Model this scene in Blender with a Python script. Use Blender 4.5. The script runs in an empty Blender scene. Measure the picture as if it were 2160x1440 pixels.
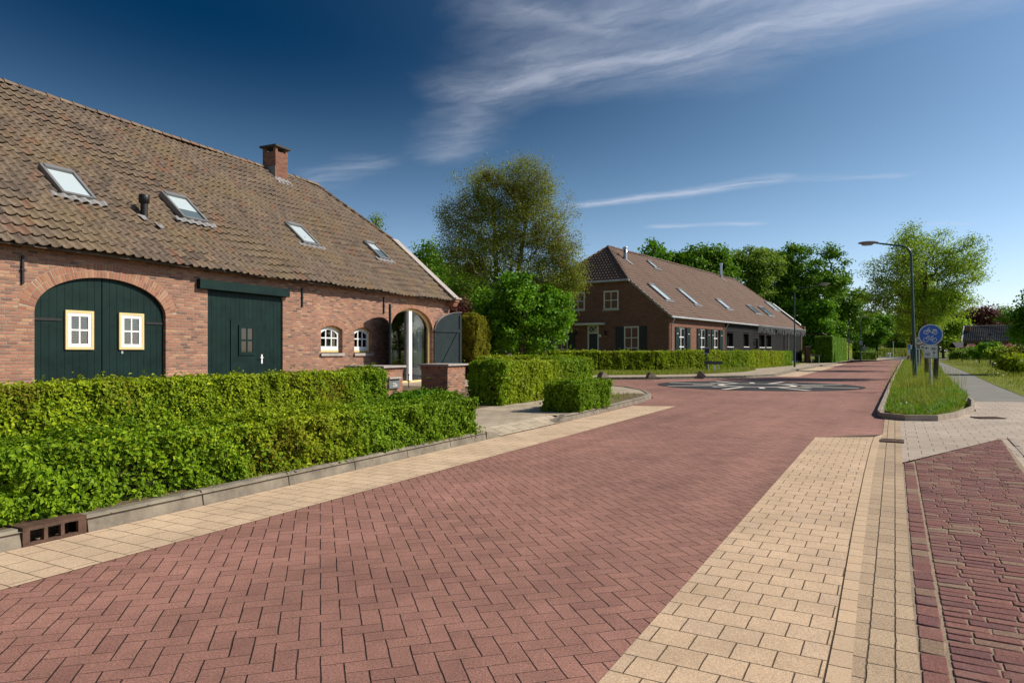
import bpy, bmesh, math, random
import numpy as np
from mathutils import Vector, Matrix

C = bpy.context.scene
COL = C.collection
R = math.radians
random.seed(7)
rng = np.random.default_rng(11)

# ------------------------------------------------------------------ camera
EYE = 1.32
F = 1440.0           # focal length in photo pixels (24 mm on a 36 mm sensor, 2160 px wide)
HOR = 740.0          # photo row of the horizon
cam_data = bpy.data.cameras.new('camera')
cam = bpy.data.objects.new('camera', cam_data)
COL.objects.link(cam)
cam.location = (0, 0, EYE)
cam.rotation_euler = (R(90), 0, 0)
cam_data.sensor_width = 36
cam_data.lens = 24
cam_data.shift_y = (HOR - 720) / 2160
cam_data.clip_end = 3000
C.camera = cam

# ------------------------------------------------------------------ sun, sky, exposure
SUN_EL = R(38)
SUN_H = (0.995, 0.08)                      # horizontal direction towards the sun
sun_data = bpy.data.lights.new('sun', 'SUN')
sun_data.energy = 4.6
sun_data.angle = R(0.5)
sun_data.color = (1.0, 0.93, 0.80)
sun = bpy.data.objects.new('sun', sun_data)
COL.objects.link(sun)
sv = Vector((SUN_H[0] * math.cos(SUN_EL), SUN_H[1] * math.cos(SUN_EL), math.sin(SUN_EL)))
sun.rotation_euler = sv.to_track_quat('Z', 'Y').to_euler()
sun.location = (40, 10, 60)

C.view_settings.view_transform = 'Standard'
C.view_settings.look = 'None'
C.view_settings.exposure = 0.32
C.view_settings.gamma = 1.0
C.view_settings.use_curve_mapping = False
C.render.engine = 'CYCLES'
C.cycles.max_bounces = 6
C.cycles.transparent_max_bounces = 12


class NT:
    """Small helper that writes node graphs."""
    def __init__(self, tree):
        self.t = tree
        self.l = tree.links

    def put(self, sock, v):
        if v is None:
            return
        if isinstance(v, bpy.types.NodeSocket):
            self.l.new(v, sock)
        else:
            if sock.type == 'RGBA' and len(v) == 3:
                v = (*v, 1)
            sock.default_value = v

    def node(self, typ, ins=None, **props):
        n = self.t.nodes.new(typ)
        for k, v in props.items():
            setattr(n, k, v)
        for k, v in (ins or {}).items():
            self.put(n.inputs[k], v)
        return n

    def m(self, op, a, b=None, c=None, clamp=False):
        n = self.t.nodes.new('ShaderNodeMath')
        n.operation = op
        n.use_clamp = clamp
        for i, v in enumerate((a, b, c)):
            self.put(n.inputs[i], v)
        return n.outputs[0]

    def step(self, v, lo, hi):
        n = self.node('ShaderNodeMapRange', {0: v, 1: lo, 2: hi, 3: 0.0, 4: 1.0}, interpolation_type='SMOOTHSTEP')
        return n.outputs[0]

    def mix(self, f, a, b, mode='MIX'):
        n = self.t.nodes.new('ShaderNodeMix')
        n.data_type = 'RGBA'
        n.blend_type = mode
        self.put(n.inputs[0], f)
        self.put(n.inputs[6], a)
        self.put(n.inputs[7], b)
        return n.outputs[2]

    def ramp(self, f, cols, interp='LINEAR'):
        n = self.t.nodes.new('ShaderNodeValToRGB')
        cr = n.color_ramp
        cr.interpolation = interp
        while len(cr.elements) < len(cols):
            cr.elements.new(0.5)
        for i, c in enumerate(cols):
            p = i / max(1, len(cols) - 1)
            if len(c) == 2:
                p, c = c
            cr.elements[i].position = p
            cr.elements[i].color = (*c, 1)
        self.put(n.inputs[0], f)
        return n.outputs[0]

    def noise(self, vec, scale, detail=4, rough=0.6, out=0):
        n = self.node('ShaderNodeTexNoise', {'Vector': vec, 'Scale': scale, 'Detail': detail, 'Roughness': rough})
        return n.outputs[out]

    def vec(self, x, y, z=0.0):
        return self.node('ShaderNodeCombineXYZ', {0: x, 1: y, 2: z}).outputs[0]

    def sep(self, v):
        n = self.node('ShaderNodeSeparateXYZ', {0: v})
        return n.outputs[0], n.outputs[1], n.outputs[2]


# --- world: physical sky, polarising-filter darkening at right angles to the sun, cirrus far above
world = bpy.data.worlds.new('World')
C.world = world
world.use_nodes = True
wt = world.node_tree
wt.nodes.clear()
W = NT(wt)
sky = W.node('ShaderNodeTexSky', sky_type='NISHITA')
sky.sun_disc = False
sky.sun_elevation = SUN_EL
sky.sun_rotation = math.atan2(SUN_H[0], SUN_H[1])
sky.altitude = 20
sky.air_density = 1.0
sky.dust_density = 0.6
sky.ozone_density = 3.0
wdir = W.node('ShaderNodeNewGeometry').outputs['Incoming']
wdir = W.node('ShaderNodeTexCoord').outputs['Generated']
wx, wy, wz = W.sep(wdir)
dotn = W.node('ShaderNodeVectorMath', {0: wdir, 1: tuple(sv)}, operation='DOT_PRODUCT').outputs['Value']
sin2 = W.m('SUBTRACT', 1.0, W.m('MULTIPLY', dotn, dotn))
pol = W.m('POWER', sin2, 1.8)
hz = W.step(wz, 0.02, 0.42)                                  # haze near the horizon is not polarised
pol = W.m('MULTIPLY', pol, hz)
skyc = W.node('ShaderNodeGamma', {0: sky.outputs[0], 1: 1.0}).outputs[0]
dark = W.mix(pol, (1, 1, 1), (0.012, 0.14, 0.24))
skyc = W.mix(1.0, skyc, dark, 'MULTIPLY')
low = W.step(wz, 0.30, -0.02)
skyc = W.mix(1.0, skyc, W.mix(low, (0.94, 1.02, 1.01), (1.12, 1.12, 1.26)), 'MULTIPLY')
SKY_NODES = dict(sky=sky, dark=dark)

zc = W.m('MAXIMUM', wz, 0.03)
qx = W.m('DIVIDE', wx, zc)
qy = W.m('DIVIDE', wy, zc)
q0 = W.vec(qx, qy, 0.0)
warp = W.node('ShaderNodeTexNoise', {'Vector': q0, 'Scale': 1.7, 'Detail': 5, 'Roughness': 0.6}).outputs['Color']
warp = W.node('ShaderNodeVectorMath', {0: warp, 1: (0.5, 0.5, 0.5)}, operation='SUBTRACT').outputs[0]
warp = W.node('ShaderNodeVectorMath', {0: warp, 'Scale': 0.36}, operation='SCALE').outputs[0]
qw = W.node('ShaderNodeVectorMath', {0: q0, 1: warp}, operation='ADD').outputs[0]
qwx, qwy, _ = W.sep(qw)


def capsule(a, b, width, amp, qx_=qwx, qy_=qwy, p=1.0):
    dx, dy = b[0] - a[0], b[1] - a[1]
    L2 = dx * dx + dy * dy
    rx = W.m('SUBTRACT', qx_, a[0])
    ry = W.m('SUBTRACT', qy_, a[1])
    t = W.m('DIVIDE', W.m('ADD', W.m('MULTIPLY', rx, dx), W.m('MULTIPLY', ry, dy)), L2, clamp=True)
    ex = W.m('SUBTRACT', rx, W.m('MULTIPLY', t, dx))
    ey = W.m('SUBTRACT', ry, W.m('MULTIPLY', t, dy))
    d = W.m('SQRT', W.m('ADD', W.m('MULTIPLY', ex, ex), W.m('MULTIPLY', ey, ey)))
    f = W.m('SUBTRACT', 1.0, W.m('DIVIDE', d, width), clamp=True)
    return W.m('MULTIPLY', W.m('POWER', f, 1.4 * p), amp)


def fibre(angle, sx, sy, off):
    ca, sa = math.cos(angle), math.sin(angle)
    u = W.m('ADD', W.m('MULTIPLY', qwx, ca), W.m('MULTIPLY', qwy, sa))
    v = W.m('ADD', W.m('MULTIPLY', qwx, -sa), W.m('MULTIPLY', qwy, ca))
    vec = W.vec(W.m('MULTIPLY', u, sx), W.m('MULTIPLY', v, sy), off)
    return W.noise(vec, 1.0, 7, 0.62)


Q = lambda px, py: ((px - 1080) / (740 - py), 1440 / (740 - py))     # point of the cloud layer over a photo pixel
shape_main = capsule(Q(2000, -40), Q(1480, 110), 0.36, 0.85)
for a_, b_, w_, k_ in ((Q(1480, 110), Q(1210, 130), 0.50, 0.85), (Q(1210, 130), Q(1030, 190), 0.34, 0.75), (Q(1030, 190), Q(935, 330), 0.24, 0.42),
                       (Q(1080, 10), Q(1300, 60), 0.24, 0.6), (Q(1280, 30), Q(1700, -20), 0.26, 0.7)):
    shape_main = W.m('MAXIMUM', shape_main, capsule(a_, b_, w_, k_))
fib = fibre(math.atan2(-0.85, 1.2), 1.6, 5.5, 3.0)
fib2 = fibre(math.atan2(-0.6, 1.2), 2.5, 6.0, 9.0)
fib = W.m('ADD', W.m('MULTIPLY', fib, 0.65), W.m('MULTIPLY', fib2, 0.35))
c_main = W.m('MULTIPLY', shape_main, W.m('ADD', W.m('MULTIPLY', W.step(fib, 0.30, 0.76), 0.85), 0.20))
c_main = W.m('MULTIPLY', c_main, 0.85)
# thin bars lower down
b1 = W.m('MAXIMUM', capsule(Q(1235, 432), Q(1640, 380), 0.17, 0.58), capsule(Q(1600, 384), Q(1890, 366), 0.13, 0.28))
b2 = capsule(Q(1385, 477), Q(1590, 472), 0.16, 0.45)
b3 = capsule(Q(655, 385), Q(785, 338), 0.20, 0.22)
b4 = capsule(Q(1950, 470), Q(2040, 474), 0.12, 0.25)
bars = W.m('ADD', W.m('ADD', b1, b2), W.m('ADD', b3, b4))
bars = W.m('MULTIPLY', bars, W.step(fibre(math.atan2(-0.85, 2.0), 0.8, 5.0, 5.0), 0.32, 0.62))
cl = W.m('ADD', c_main, bars, clamp=True)
CLOUD = (5.2, 5.5, 6.4)
skyc = W.mix(cl, skyc, CLOUD)
bg = W.node('ShaderNodeBackground', {'Color': skyc, 'Strength': 0.105})
wo = W.node('ShaderNodeOutputWorld', {'Surface': bg.outputs[0]})


# ------------------------------------------------------------------ photo pixel -> place
def G(px, py, z=0.0):
    """Ground point (height z) seen at a photo pixel."""
    d = F * (EYE - z) / (py - HOR)
    return ((px - 1080) / F * d, d)


def atd(px, py, dist):
    """Point at a given distance ahead."""
    return ((px - 1080) / F * dist, dist, EYE + (HOR - py) / F * dist)


# ------------------------------------------------------------------ objects
def tag(o, label=None, cat=None, group=None, kind=None):
    if label:
        o['label'] = label
    if cat:
        o['category'] = cat
    if group:
        o['group'] = group
    if kind:
        o['kind'] = kind
    return o


def empty(name, loc=(0, 0, 0), rz=0.0, label=None, cat=None, group=None):
    o = bpy.data.objects.new(name, None)
    COL.objects.link(o)
    o.location = loc
    o.rotation_euler = (0, 0, rz)
    o.empty_display_size = 0.3
    return tag(o, label, cat, group)


def link(name, me, parent=None, mats=()):
    o = bpy.data.objects.new(name, me)
    COL.objects.link(o)
    if parent:
        o.parent = parent
    for m in mats:
        if m and m.name not in [x.name for x in me.materials if x]:
            me.materials.append(m)
    return o


def copy_tree(o, parent=None):
    c = o.copy()
    COL.objects.link(c)
    if parent:
        c.parent = parent
    for ch in list(o.children):
        copy_tree(ch, c)
    return c


class MB:
    """Collects faces; build() links them as one mesh object."""
    def __init__(self):
        self.v, self.f, self.mi, self.r, self.sm = [], [], [], [], []
        self.M = None

    def add(self, verts, faces, mi=0, rnd=None, smooth=False):
        b = len(self.v)
        if self.M is not None:
            verts = [tuple(self.M @ Vector(p)) for p in verts]
        self.v += [tuple(p) for p in verts]
        r = random.random() if rnd is None else rnd
        for f in faces:
            self.f.append([b + i for i in f])
            self.mi.append(mi)
            self.r.append(r)
            self.sm.append(smooth)

    def box(self, x0, x1, y0, y1, z0, z1, mi=0, rnd=None, bevel=0.0):
        if bevel:
            b = bevel
            self.loft([[(x0 + b, y0 + b, z0), (x1 - b, y0 + b, z0), (x1 - b, y1 - b, z0), (x0 + b, y1 - b, z0)],
                       [(x0, y0, z0 + b), (x1, y0, z0 + b), (x1, y1, z0 + b), (x0, y1, z0 + b)],
                       [(x0, y0, z1 - b), (x1, y0, z1 - b), (x1, y1, z1 - b), (x0, y1, z1 - b)],
                       [(x0 + b, y0 + b, z1), (x1 - b, y0 + b, z1), (x1 - b, y1 - b, z1), (x0 + b, y1 - b, z1)]], mi, rnd)
            return
        v = [(x0, y0, z0), (x1, y0, z0), (x1, y1, z0), (x0, y1, z0), (x0, y0, z1), (x1, y0, z1), (x1, y1, z1), (x0, y1, z1)]
        self.add(v, [(0, 3, 2, 1), (4, 5, 6, 7), (0, 1, 5, 4), (1, 2, 6, 5), (2, 3, 7, 6), (3, 0, 4, 7)], mi, rnd)

    def loft(self, rings, mi=0, rnd=None, smooth=False, caps=True):
        n = len(rings[0])
        v = [p for r in rings for p in r]
        f = []
        for k in range(len(rings) - 1):
            for i in range(n):
                j = (i + 1) % n
                f.append((k * n + i, k * n + j, (k + 1) * n + j, (k + 1) * n + i))
        self.add(v, f, mi, rnd, smooth)
        if caps:
            self.add(rings[0], [tuple(range(n))[::-1]], mi, rnd)
            self.add(rings[-1], [tuple(range(n))], mi, rnd)

    def tube(self, pts, rad, n=8, mi=0, rnd=None, caps=True, smooth=True):
        pts = [Vector(p) for p in pts]
        rads = rad if isinstance(rad, (list, tuple)) else [rad] * len(pts)
        rings = []
        prev = None
        for i, p in enumerate(pts):
            t = (pts[min(i + 1, len(pts) - 1)] - pts[max(i - 1, 0)]).normalized()
            if prev is None:
                u = t.cross(Vector((0, 0, 1)))
                if u.length < 0.05:
                    u = t.cross(Vector((1, 0, 0)))
            else:
                u = prev - t * prev.dot(t)
            u.normalize()
            prev = u
            w = t.cross(u)
            rings.append([p + (u * math.cos(a) + w * math.sin(a)) * rads[i] for a in [2 * math.pi * k / n for k in range(n)]])
        self.loft(rings, mi, rnd, smooth, caps)

    def prism_y(self, poly, y0, y1, mi=0, rnd=None):
        """Polygon in x,z pulled from y0 to y1."""
        n = len(poly)
        a = [(x, y0, z) for x, z in poly]
        b = [(x, y1, z) for x, z in poly]
        f = [tuple(range(n)), tuple(range(2 * n - 1, n - 1, -1))]
        for i in range(n):
            j = (i + 1) % n
            f.append((i, i + n, j + n, j))
        self.add(a + b, f, mi, rnd)

    def prism_z(self, poly, z0, z1, mi=0, rnd=None):
        n = len(poly)
        a = [(x, y, z0) for x, y in poly]
        b = [(x, y, z1) for x, y in poly]
        f = [tuple(range(n))[::-1], tuple(range(n, 2 * n))]
        for i in range(n):
            j = (i + 1) % n
            f.append((i, j, j + n, i + n))
        self.add(a + b, f, mi, rnd)

    def mesh(self, name, mats, recalc=True):
        me = bpy.data.meshes.new(name)
        me.from_pydata(self.v, [], self.f)
        for m in mats:
            me.materials.append(m)
        me.polygons.foreach_set('material_index', self.mi)
        me.polygons.foreach_set('use_smooth', self.sm)
        a = me.attributes.new('rnd', 'FLOAT', 'FACE')
        a.data.foreach_set('value', self.r)
        if recalc:
            bm = bmesh.new()
            bm.from_mesh(me)
            bmesh.ops.recalc_face_normals(bm, faces=bm.faces)
            bm.to_mesh(me)
            bm.free()
        me.update()
        return me

    def build(self, name, mats, parent=None, recalc=True):
        if not isinstance(mats, (list, tuple)):
            mats = [mats]
        o = bpy.data.objects.new(name, self.mesh(name, mats, recalc))
        COL.objects.link(o)
        if parent:
            o.parent = parent
        return o


def np_mesh(name, blocks, mats):
    """blocks: list of (verts Nx3, faces MxK, material index, rnd M, smooth)."""
    me = bpy.data.meshes.new(name)
    V = np.concatenate([b[0] for b in blocks]).astype(np.float32)
    loops, starts, totals, mi, rn, sm = [], [], [], [], [], []
    vo = lo = 0
    for v, f, m, r, s in blocks:
        k = f.shape[1]
        loops.append((f + vo).ravel())
        starts.append(lo + np.arange(len(f)) * k)
        totals.append(np.full(len(f), k))
        mi.append(np.full(len(f), m))
        rn.append(r)
        sm.append(np.full(len(f), s))
        vo += len(v)
        lo += f.size
    loops = np.concatenate(loops).astype(np.int32)
    starts = np.concatenate(starts).astype(np.int32)
    me.vertices.add(len(V))
    me.vertices.foreach_set('co', V.ravel())
    me.loops.add(len(loops))
    me.loops.foreach_set('vertex_index', loops)
    me.polygons.add(len(starts))
    me.polygons.foreach_set('loop_start', starts)
    for m in mats:
        me.materials.append(m)
    me.polygons.foreach_set('material_index', np.concatenate(mi).astype(np.int32))
    me.polygons.foreach_set('use_smooth', np.concatenate(sm).astype(bool))
    a = me.attributes.new('rnd', 'FLOAT', 'FACE')
    a.data.foreach_set('value', np.concatenate(rn).astype(np.float32))
    me.update(calc_edges=True)
    me.validate()
    return me


def sheet(name, poly, z, mat, kind='structure', zs=None, skirt=False):
    bm = bmesh.new()
    vs = [bm.verts.new((p[0], p[1], z if zs is None else zs[i])) for i, p in enumerate(poly)]
    f = bm.faces.new(vs)
    bm.normal_update()
    if f.normal.z < 0:
        f.normal_flip()
    if skirt:
        lows = [bm.verts.new((p[0], p[1], -0.06)) for p in poly]
        for i in range(len(vs)):
            j = (i + 1) % len(vs)
            bm.faces.new((vs[i], lows[i], lows[j], vs[j]))
    bmesh.ops.triangulate(bm, faces=[f])
    me = bpy.data.meshes.new(name)
    bm.to_mesh(me)
    bm.free()
    me.materials.append(mat)
    o = bpy.data.objects.new(name, me)
    COL.objects.link(o)
    if kind:
        o['kind'] = kind
    return o


def cut(o, cutter):
    """Cut openings (a mesh builder of closed prisms) out of an object's mesh."""
    co = cutter.build('cutter', [], o.parent)
    md = o.modifiers.new('cut', 'BOOLEAN')
    md.operation = 'DIFFERENCE'
    md.solver = 'EXACT'
    md.use_self = True
    md.object = co
    dg = bpy.context.evaluated_depsgraph_get()
    dg.update()
    me = bpy.data.meshes.new_from_object(o.evaluated_get(dg))
    o.modifiers.clear()
    o.data = me
    bpy.data.objects.remove(co)


def text_mesh(body, size, extrude=0.002, bold=0.0):
    cu = bpy.data.curves.new('lettering', 'FONT')
    cu.body = body
    cu.size = size
    cu.align_x = 'CENTER'
    cu.align_y = 'CENTER'
    cu.extrude = extrude
    cu.offset = bold
    cu.resolution_u = 3
    o = bpy.data.objects.new('lettering', cu)
    COL.objects.link(o)
    dg = bpy.context.evaluated_depsgraph_get()
    me = bpy.data.meshes.new_from_object(o.evaluated_get(dg))
    bpy.data.objects.remove(o)
    return me


# ------------------------------------------------------------------ materials
def new_mat(name):
    m = bpy.data.materials.new(name)
    m.use_nodes = True
    t = m.node_tree
    t.nodes.clear()
    return m, NT(t)


def finish(n, shader):
    n.node('ShaderNodeOutputMaterial', {'Surface': shader})


def principled(n, color, rough=0.8, bump=None, bump_d=0.01, spec=0.3, metal=0.0, extra=None):
    ins = {'Base Color': color, 'Roughness': rough, 'Metallic': metal, 'Specular IOR Level': spec}
    ins.update(extra or {})
    if bump is not None:
        b = n.node('ShaderNodeBump', {'Height': bump, 'Distance': bump_d, 'Strength': 1.0})
        ins['Normal'] = b.outputs[0]
    return n.node('ShaderNodeBsdfPrincipled', ins).outputs[0]


def obj_coord(n):
    return n.node('ShaderNodeTexCoord').outputs['Object']


def attr(n, name='rnd'):
    return n.node('ShaderNodeAttribute', attribute_name=name).outputs['Fac']


def white(n, vec):
    return n.node('ShaderNodeTexWhiteNoise', {'Vector': vec}, noise_dimensions='3D')


def paint(name, col, rough=0.5, var=0.12, scale=6.0, spec=0.4, metal=0.0, bump=0.0):
    m, n = new_mat(name)
    oc = obj_coord(n)
    ns = n.noise(oc, scale, 5, 0.65)
    f = n.node('ShaderNodeMapRange', {0: ns, 1: 0.3, 2: 0.7, 3: 1 - var, 4: 1 + var}).outputs[0]
    c = n.node('ShaderNodeVectorMath', {0: col, 'Scale': f}, operation='SCALE').outputs[0]
    b = n.noise(oc, scale * 8, 4, 0.6) if bump else None
    finish(n, principled(n, c, n.m('ADD', n.m('MULTIPLY', ns, 0.2), rough - 0.1), b, bump, spec, metal))
    return m


def bricks(name, cols, mortar_col, bw, bh, joint, uv='wall', angle=0.0, bump=0.006, soft=0.0025, grain=900,
           grain_amt=0.12, offset=0.5, rowjit=0.25, rough=0.88, wob=0.003, blotch=0.25, blotch_scale=0.7, spec=0.2):
    """Running-bond brickwork or paving computed from object coordinates."""
    m, n = new_mat(name)
    oc = obj_coord(n)
    x, y, z = n.sep(oc)
    if uv == 'wall':
        u, v = n.m('ADD', x, y), z
    else:
        ca, sa = math.cos(angle), math.sin(angle)
        u = n.m('ADD', n.m('MULTIPLY', x, ca), n.m('MULTIPLY', y, sa))
        v = n.m('ADD', n.m('MULTIPLY', x, -sa), n.m('MULTIPLY', y, ca))
    wn = n.noise(oc, 14.0, 3, 0.5)
    wn = n.m('MULTIPLY', n.m('SUBTRACT', wn, 0.5), wob * 4)
    v2 = n.m('DIVIDE', n.m('ADD', v, wn), bh)
    row = n.m('FLOOR', v2)
    fv = n.m('FRACT', v2)
    rj = n.m('MULTIPLY', white(n, n.vec(row, 3.7, 1.3)).outputs['Value'], rowjit)
    u2 = n.m('ADD', n.m('DIVIDE', n.m('ADD', u, wn), bw), n.m('ADD', n.m('MULTIPLY', row, offset), rj))
    col = n.m('FLOOR', u2)
    fu = n.m('FRACT', u2)
    dx = n.m('MULTIPLY', n.m('MINIMUM', fu, n.m('SUBTRACT', 1.0, fu)), bw)
    dy = n.m('MULTIPLY', n.m('MINIMUM', fv, n.m('SUBTRACT', 1.0, fv)), bh)
    d = n.m('MINIMUM', dx, dy)
    d = n.m('ADD', d, n.m('MULTIPLY', n.m('SUBTRACT', n.noise(oc, 70.0, 3, 0.6), 0.5), wob))
    mask = n.step(d, joint / 2 - soft, joint / 2 + soft)
    rnd = white(n, n.vec(col, row, 0.5)).outputs['Value']
    c = n.ramp(rnd, cols)
    big = n.noise(oc, blotch_scale, 4, 0.6)
    fb = n.node('ShaderNodeMapRange', {0: big, 1: 0.3, 2: 0.7, 3: 1 - blotch, 4: 1 + blotch}).outputs[0]
    gr = n.noise(oc, grain, 2, 0.7)
    fg = n.node('ShaderNodeMapRange', {0: gr, 1: 0.3, 2: 0.7, 3: 1 - grain_amt, 4: 1 + grain_amt}).outputs[0]
    c = n.node('ShaderNodeVectorMath', {0: c, 'Scale': n.m('MULTIPLY', fb, fg)}, operation='SCALE').outputs[0]
    mc = n.node('ShaderNodeVectorMath', {0: mortar_col, 'Scale': n.m('ADD', n.m('MULTIPLY', n.noise(oc, 3.0, 3), 0.6), 0.7)}, operation='SCALE').outputs[0]
    c = n.mix(mask, mc, c)
    tilt = n.m('MULTIPLY', n.m('SUBTRACT', rnd, 0.5), 0.3)
    h = n.m('ADD', n.m('MULTIPLY', mask, n.m('ADD', 1.0, tilt)), n.m('MULTIPLY', gr, 0.12))
    h = n.m('ADD', h, n.m('MULTIPLY', n.noise(oc, 60.0, 4), 0.25))
    finish(n, principled(n, c, rough, h, bump, spec))
    return m


RA_ = math.atan2(0.489, 0.872)


def herringbone(name, cols, joint_col, w, angle, joint=0.007):
    """2:1 herringbone paving: cells of a square grid grouped two by two along staggered diagonals."""
    m, n = new_mat(name)
    oc = obj_coord(n)
    x, y, z = n.sep(oc)
    ca, sa = math.cos(angle), math.sin(angle)
    wn = n.m('MULTIPLY', n.m('SUBTRACT', n.noise(oc, 6.0, 2), 0.5), 0.010)
    u = n.m('DIVIDE', n.m('ADD', n.m('ADD', n.m('MULTIPLY', x, ca), n.m('MULTIPLY', y, sa)), wn), w)
    v = n.m('DIVIDE', n.m('ADD', n.m('ADD', n.m('MULTIPLY', x, sa), n.m('MULTIPLY', y, -ca)), wn), w)
    i, j = n.m('FLOOR', u), n.m('FLOOR', v)
    fu, fv = n.m('FRACT', u), n.m('FRACT', v)
    k = n.m('FLOORED_MODULO', n.m('SUBTRACT', i, j), 4.0)
    e1 = n.m('COMPARE', k, 1.0, 0.1)
    e2 = n.m('COMPARE', k, 2.0, 0.1)
    vert = n.m('GREATER_THAN', k, 1.5)
    lx = n.m('ADD', fu, e1)
    ly = n.m('ADD', fv, e2)
    wx_ = n.m('SUBTRACT', 2.0, vert)
    wy_ = n.m('ADD', 1.0, vert)
    dx = n.m('MINIMUM', lx, n.m('SUBTRACT', wx_, lx))
    dy = n.m('MINIMUM', ly, n.m('SUBTRACT', wy_, ly))
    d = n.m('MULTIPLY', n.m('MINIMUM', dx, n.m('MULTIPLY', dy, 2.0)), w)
    d = n.m('ADD', d, n.m('MULTIPLY', n.m('SUBTRACT', n.noise(oc, 55.0, 3, 0.6), 0.5), 0.004))
    # joints across the sun drawn wider: the shade in them put into the colour
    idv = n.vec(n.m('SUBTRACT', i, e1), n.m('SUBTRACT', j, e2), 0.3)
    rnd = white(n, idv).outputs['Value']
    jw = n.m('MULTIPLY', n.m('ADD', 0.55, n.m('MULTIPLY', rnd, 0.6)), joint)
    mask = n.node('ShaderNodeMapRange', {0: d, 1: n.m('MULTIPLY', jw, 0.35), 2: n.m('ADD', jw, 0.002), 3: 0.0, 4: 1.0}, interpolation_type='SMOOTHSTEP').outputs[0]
    c = n.ramp(rnd, cols)
    big = n.noise(oc, 0.28, 4, 0.6)
    fb = n.node('ShaderNodeMapRange', {0: big, 1: 0.3, 2: 0.7, 3: 0.78, 4: 1.2}).outputs[0]
    gr = n.m('ADD', n.m('MULTIPLY', n.noise(oc, 260.0, 2, 0.8), 0.5), n.m('MULTIPLY', n.noise(oc, 95.0, 2, 0.8), 0.5))
    fg = n.node('ShaderNodeMapRange', {0: gr, 1: 0.36, 2: 0.64, 3: 0.40, 4: 1.65}).outputs[0]
    c = n.node('ShaderNodeVectorMath', {0: c, 'Scale': n.m('MULTIPLY', fb, fg)}, operation='SCALE').outputs[0]
    speck = n.step(n.noise(oc, 180.0, 1), 0.74, 0.80)
    c = n.mix(n.m('MULTIPLY', speck, 0.5), c, (0.55, 0.42, 0.38))
    st = n.step(n.noise(oc, 1.3, 5, 0.7), 0.62, 0.74)
    c = n.mix(n.m('MULTIPLY', st, 0.25), c, (0.13, 0.075, 0.06))
    # wheel tracks and dust drawn out along the road
    ra, rb = math.cos(RA_), math.sin(RA_)
    ac = n.m('ADD', n.m('MULTIPLY', x, ra), n.m('MULTIPLY', y, -rb))
    al = n.m('ADD', n.m('MULTIPLY', x, rb), n.m('MULTIPLY', y, ra))
    tr = n.noise(n.vec(n.m('MULTIPLY', ac, 1.5), n.m('MULTIPLY', al, 0.10), 2.0), 1.0, 4, 0.6)
    ftr = n.node('ShaderNodeMapRange', {0: tr, 1: 0.3, 2: 0.7, 3: 0.86, 4: 1.14}).outputs[0]
    mid = n.node('ShaderNodeMapRange', {0: n.noise(oc, 4.0, 5, 0.75), 1: 0.3, 2: 0.7, 3: 0.84, 4: 1.16}).outputs[0]
    c = n.node('ShaderNodeVectorMath', {0: c, 'Scale': n.m('MULTIPLY', ftr, mid)}, operation='SCALE').outputs[0]
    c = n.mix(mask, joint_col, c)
    h = n.m('ADD', n.m('MULTIPLY', mask, n.m('ADD', 1.0, n.m('MULTIPLY', n.m('SUBTRACT', rnd, 0.5), 0.4))), n.m('MULTIPLY', gr, 0.1))
    finish(n, principled(n, c, 0.85, h, 0.008, 0.25))
    return m


def leaf_mat(name, cols, trans=(0.25, 0.4, 0.03), amount=0.35, rough=0.5, patch=None, scale=0.8):
    m, n = new_mat(name)
    r = attr(n)
    c = n.ramp(r, cols)
    oc = obj_coord(n)
    big = n.noise(oc, scale, 3, 0.6)
    if patch:
        f = n.step(big, 0.52, 0.66)
        c = n.mix(n.m('MULTIPLY', f, n.m('ADD', 0.25, n.m('MULTIPLY', r, 0.7))), c, patch)
    fb = n.node('ShaderNodeMapRange', {0: n.noise(oc, scale * 2.3, 2), 1: 0.3, 2: 0.7, 3: 0.75, 4: 1.25}).outputs[0]
    c = n.node('ShaderNodeVectorMath', {0: c, 'Scale': fb}, operation='SCALE').outputs[0]
    p = principled(n, c, rough + 0.1, None, 0, 0.18)
    tc = n.mix(0.7, c, trans)
    tr = n.node('ShaderNodeBsdfTranslucent', {'Color': tc}).outputs[0]
    mx = n.node('ShaderNodeMixShader', {0: amount, 1: p, 2: tr}).outputs[0]
    finish(n, mx)
    return m


def bark_mat(name, c1, c2, scale=9.0, stripes=False):
    m, n = new_mat(name)
    oc = obj_coord(n)
    x, y, z = n.sep(oc)
    v = n.vec(n.m('MULTIPLY', x, 1.0), n.m('MULTIPLY', y, 1.0), n.m('MULTIPLY', z, 2.5 if stripes else 0.25))
    f = n.noise(v, scale, 5, 0.65)
    c = n.mix(n.step(f, 0.42, 0.62), c1, c2)
    finish(n, principled(n, c, 0.9, f, 0.02, 0.15))
    return m


def plain(name, c, rough=0.9, spec=0.2):
    m, n = new_mat(name)
    finish(n, principled(n, c, rough, None, 0, spec))
    return m


RA = R(90) - math.atan2(0.872, 0.489)          # road bearing, east of straight ahead
ROADD = Vector((math.sin(RA), math.cos(RA)))
ROADN = Vector((math.cos(RA), -math.sin(RA)))  # to the right of the road

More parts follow.
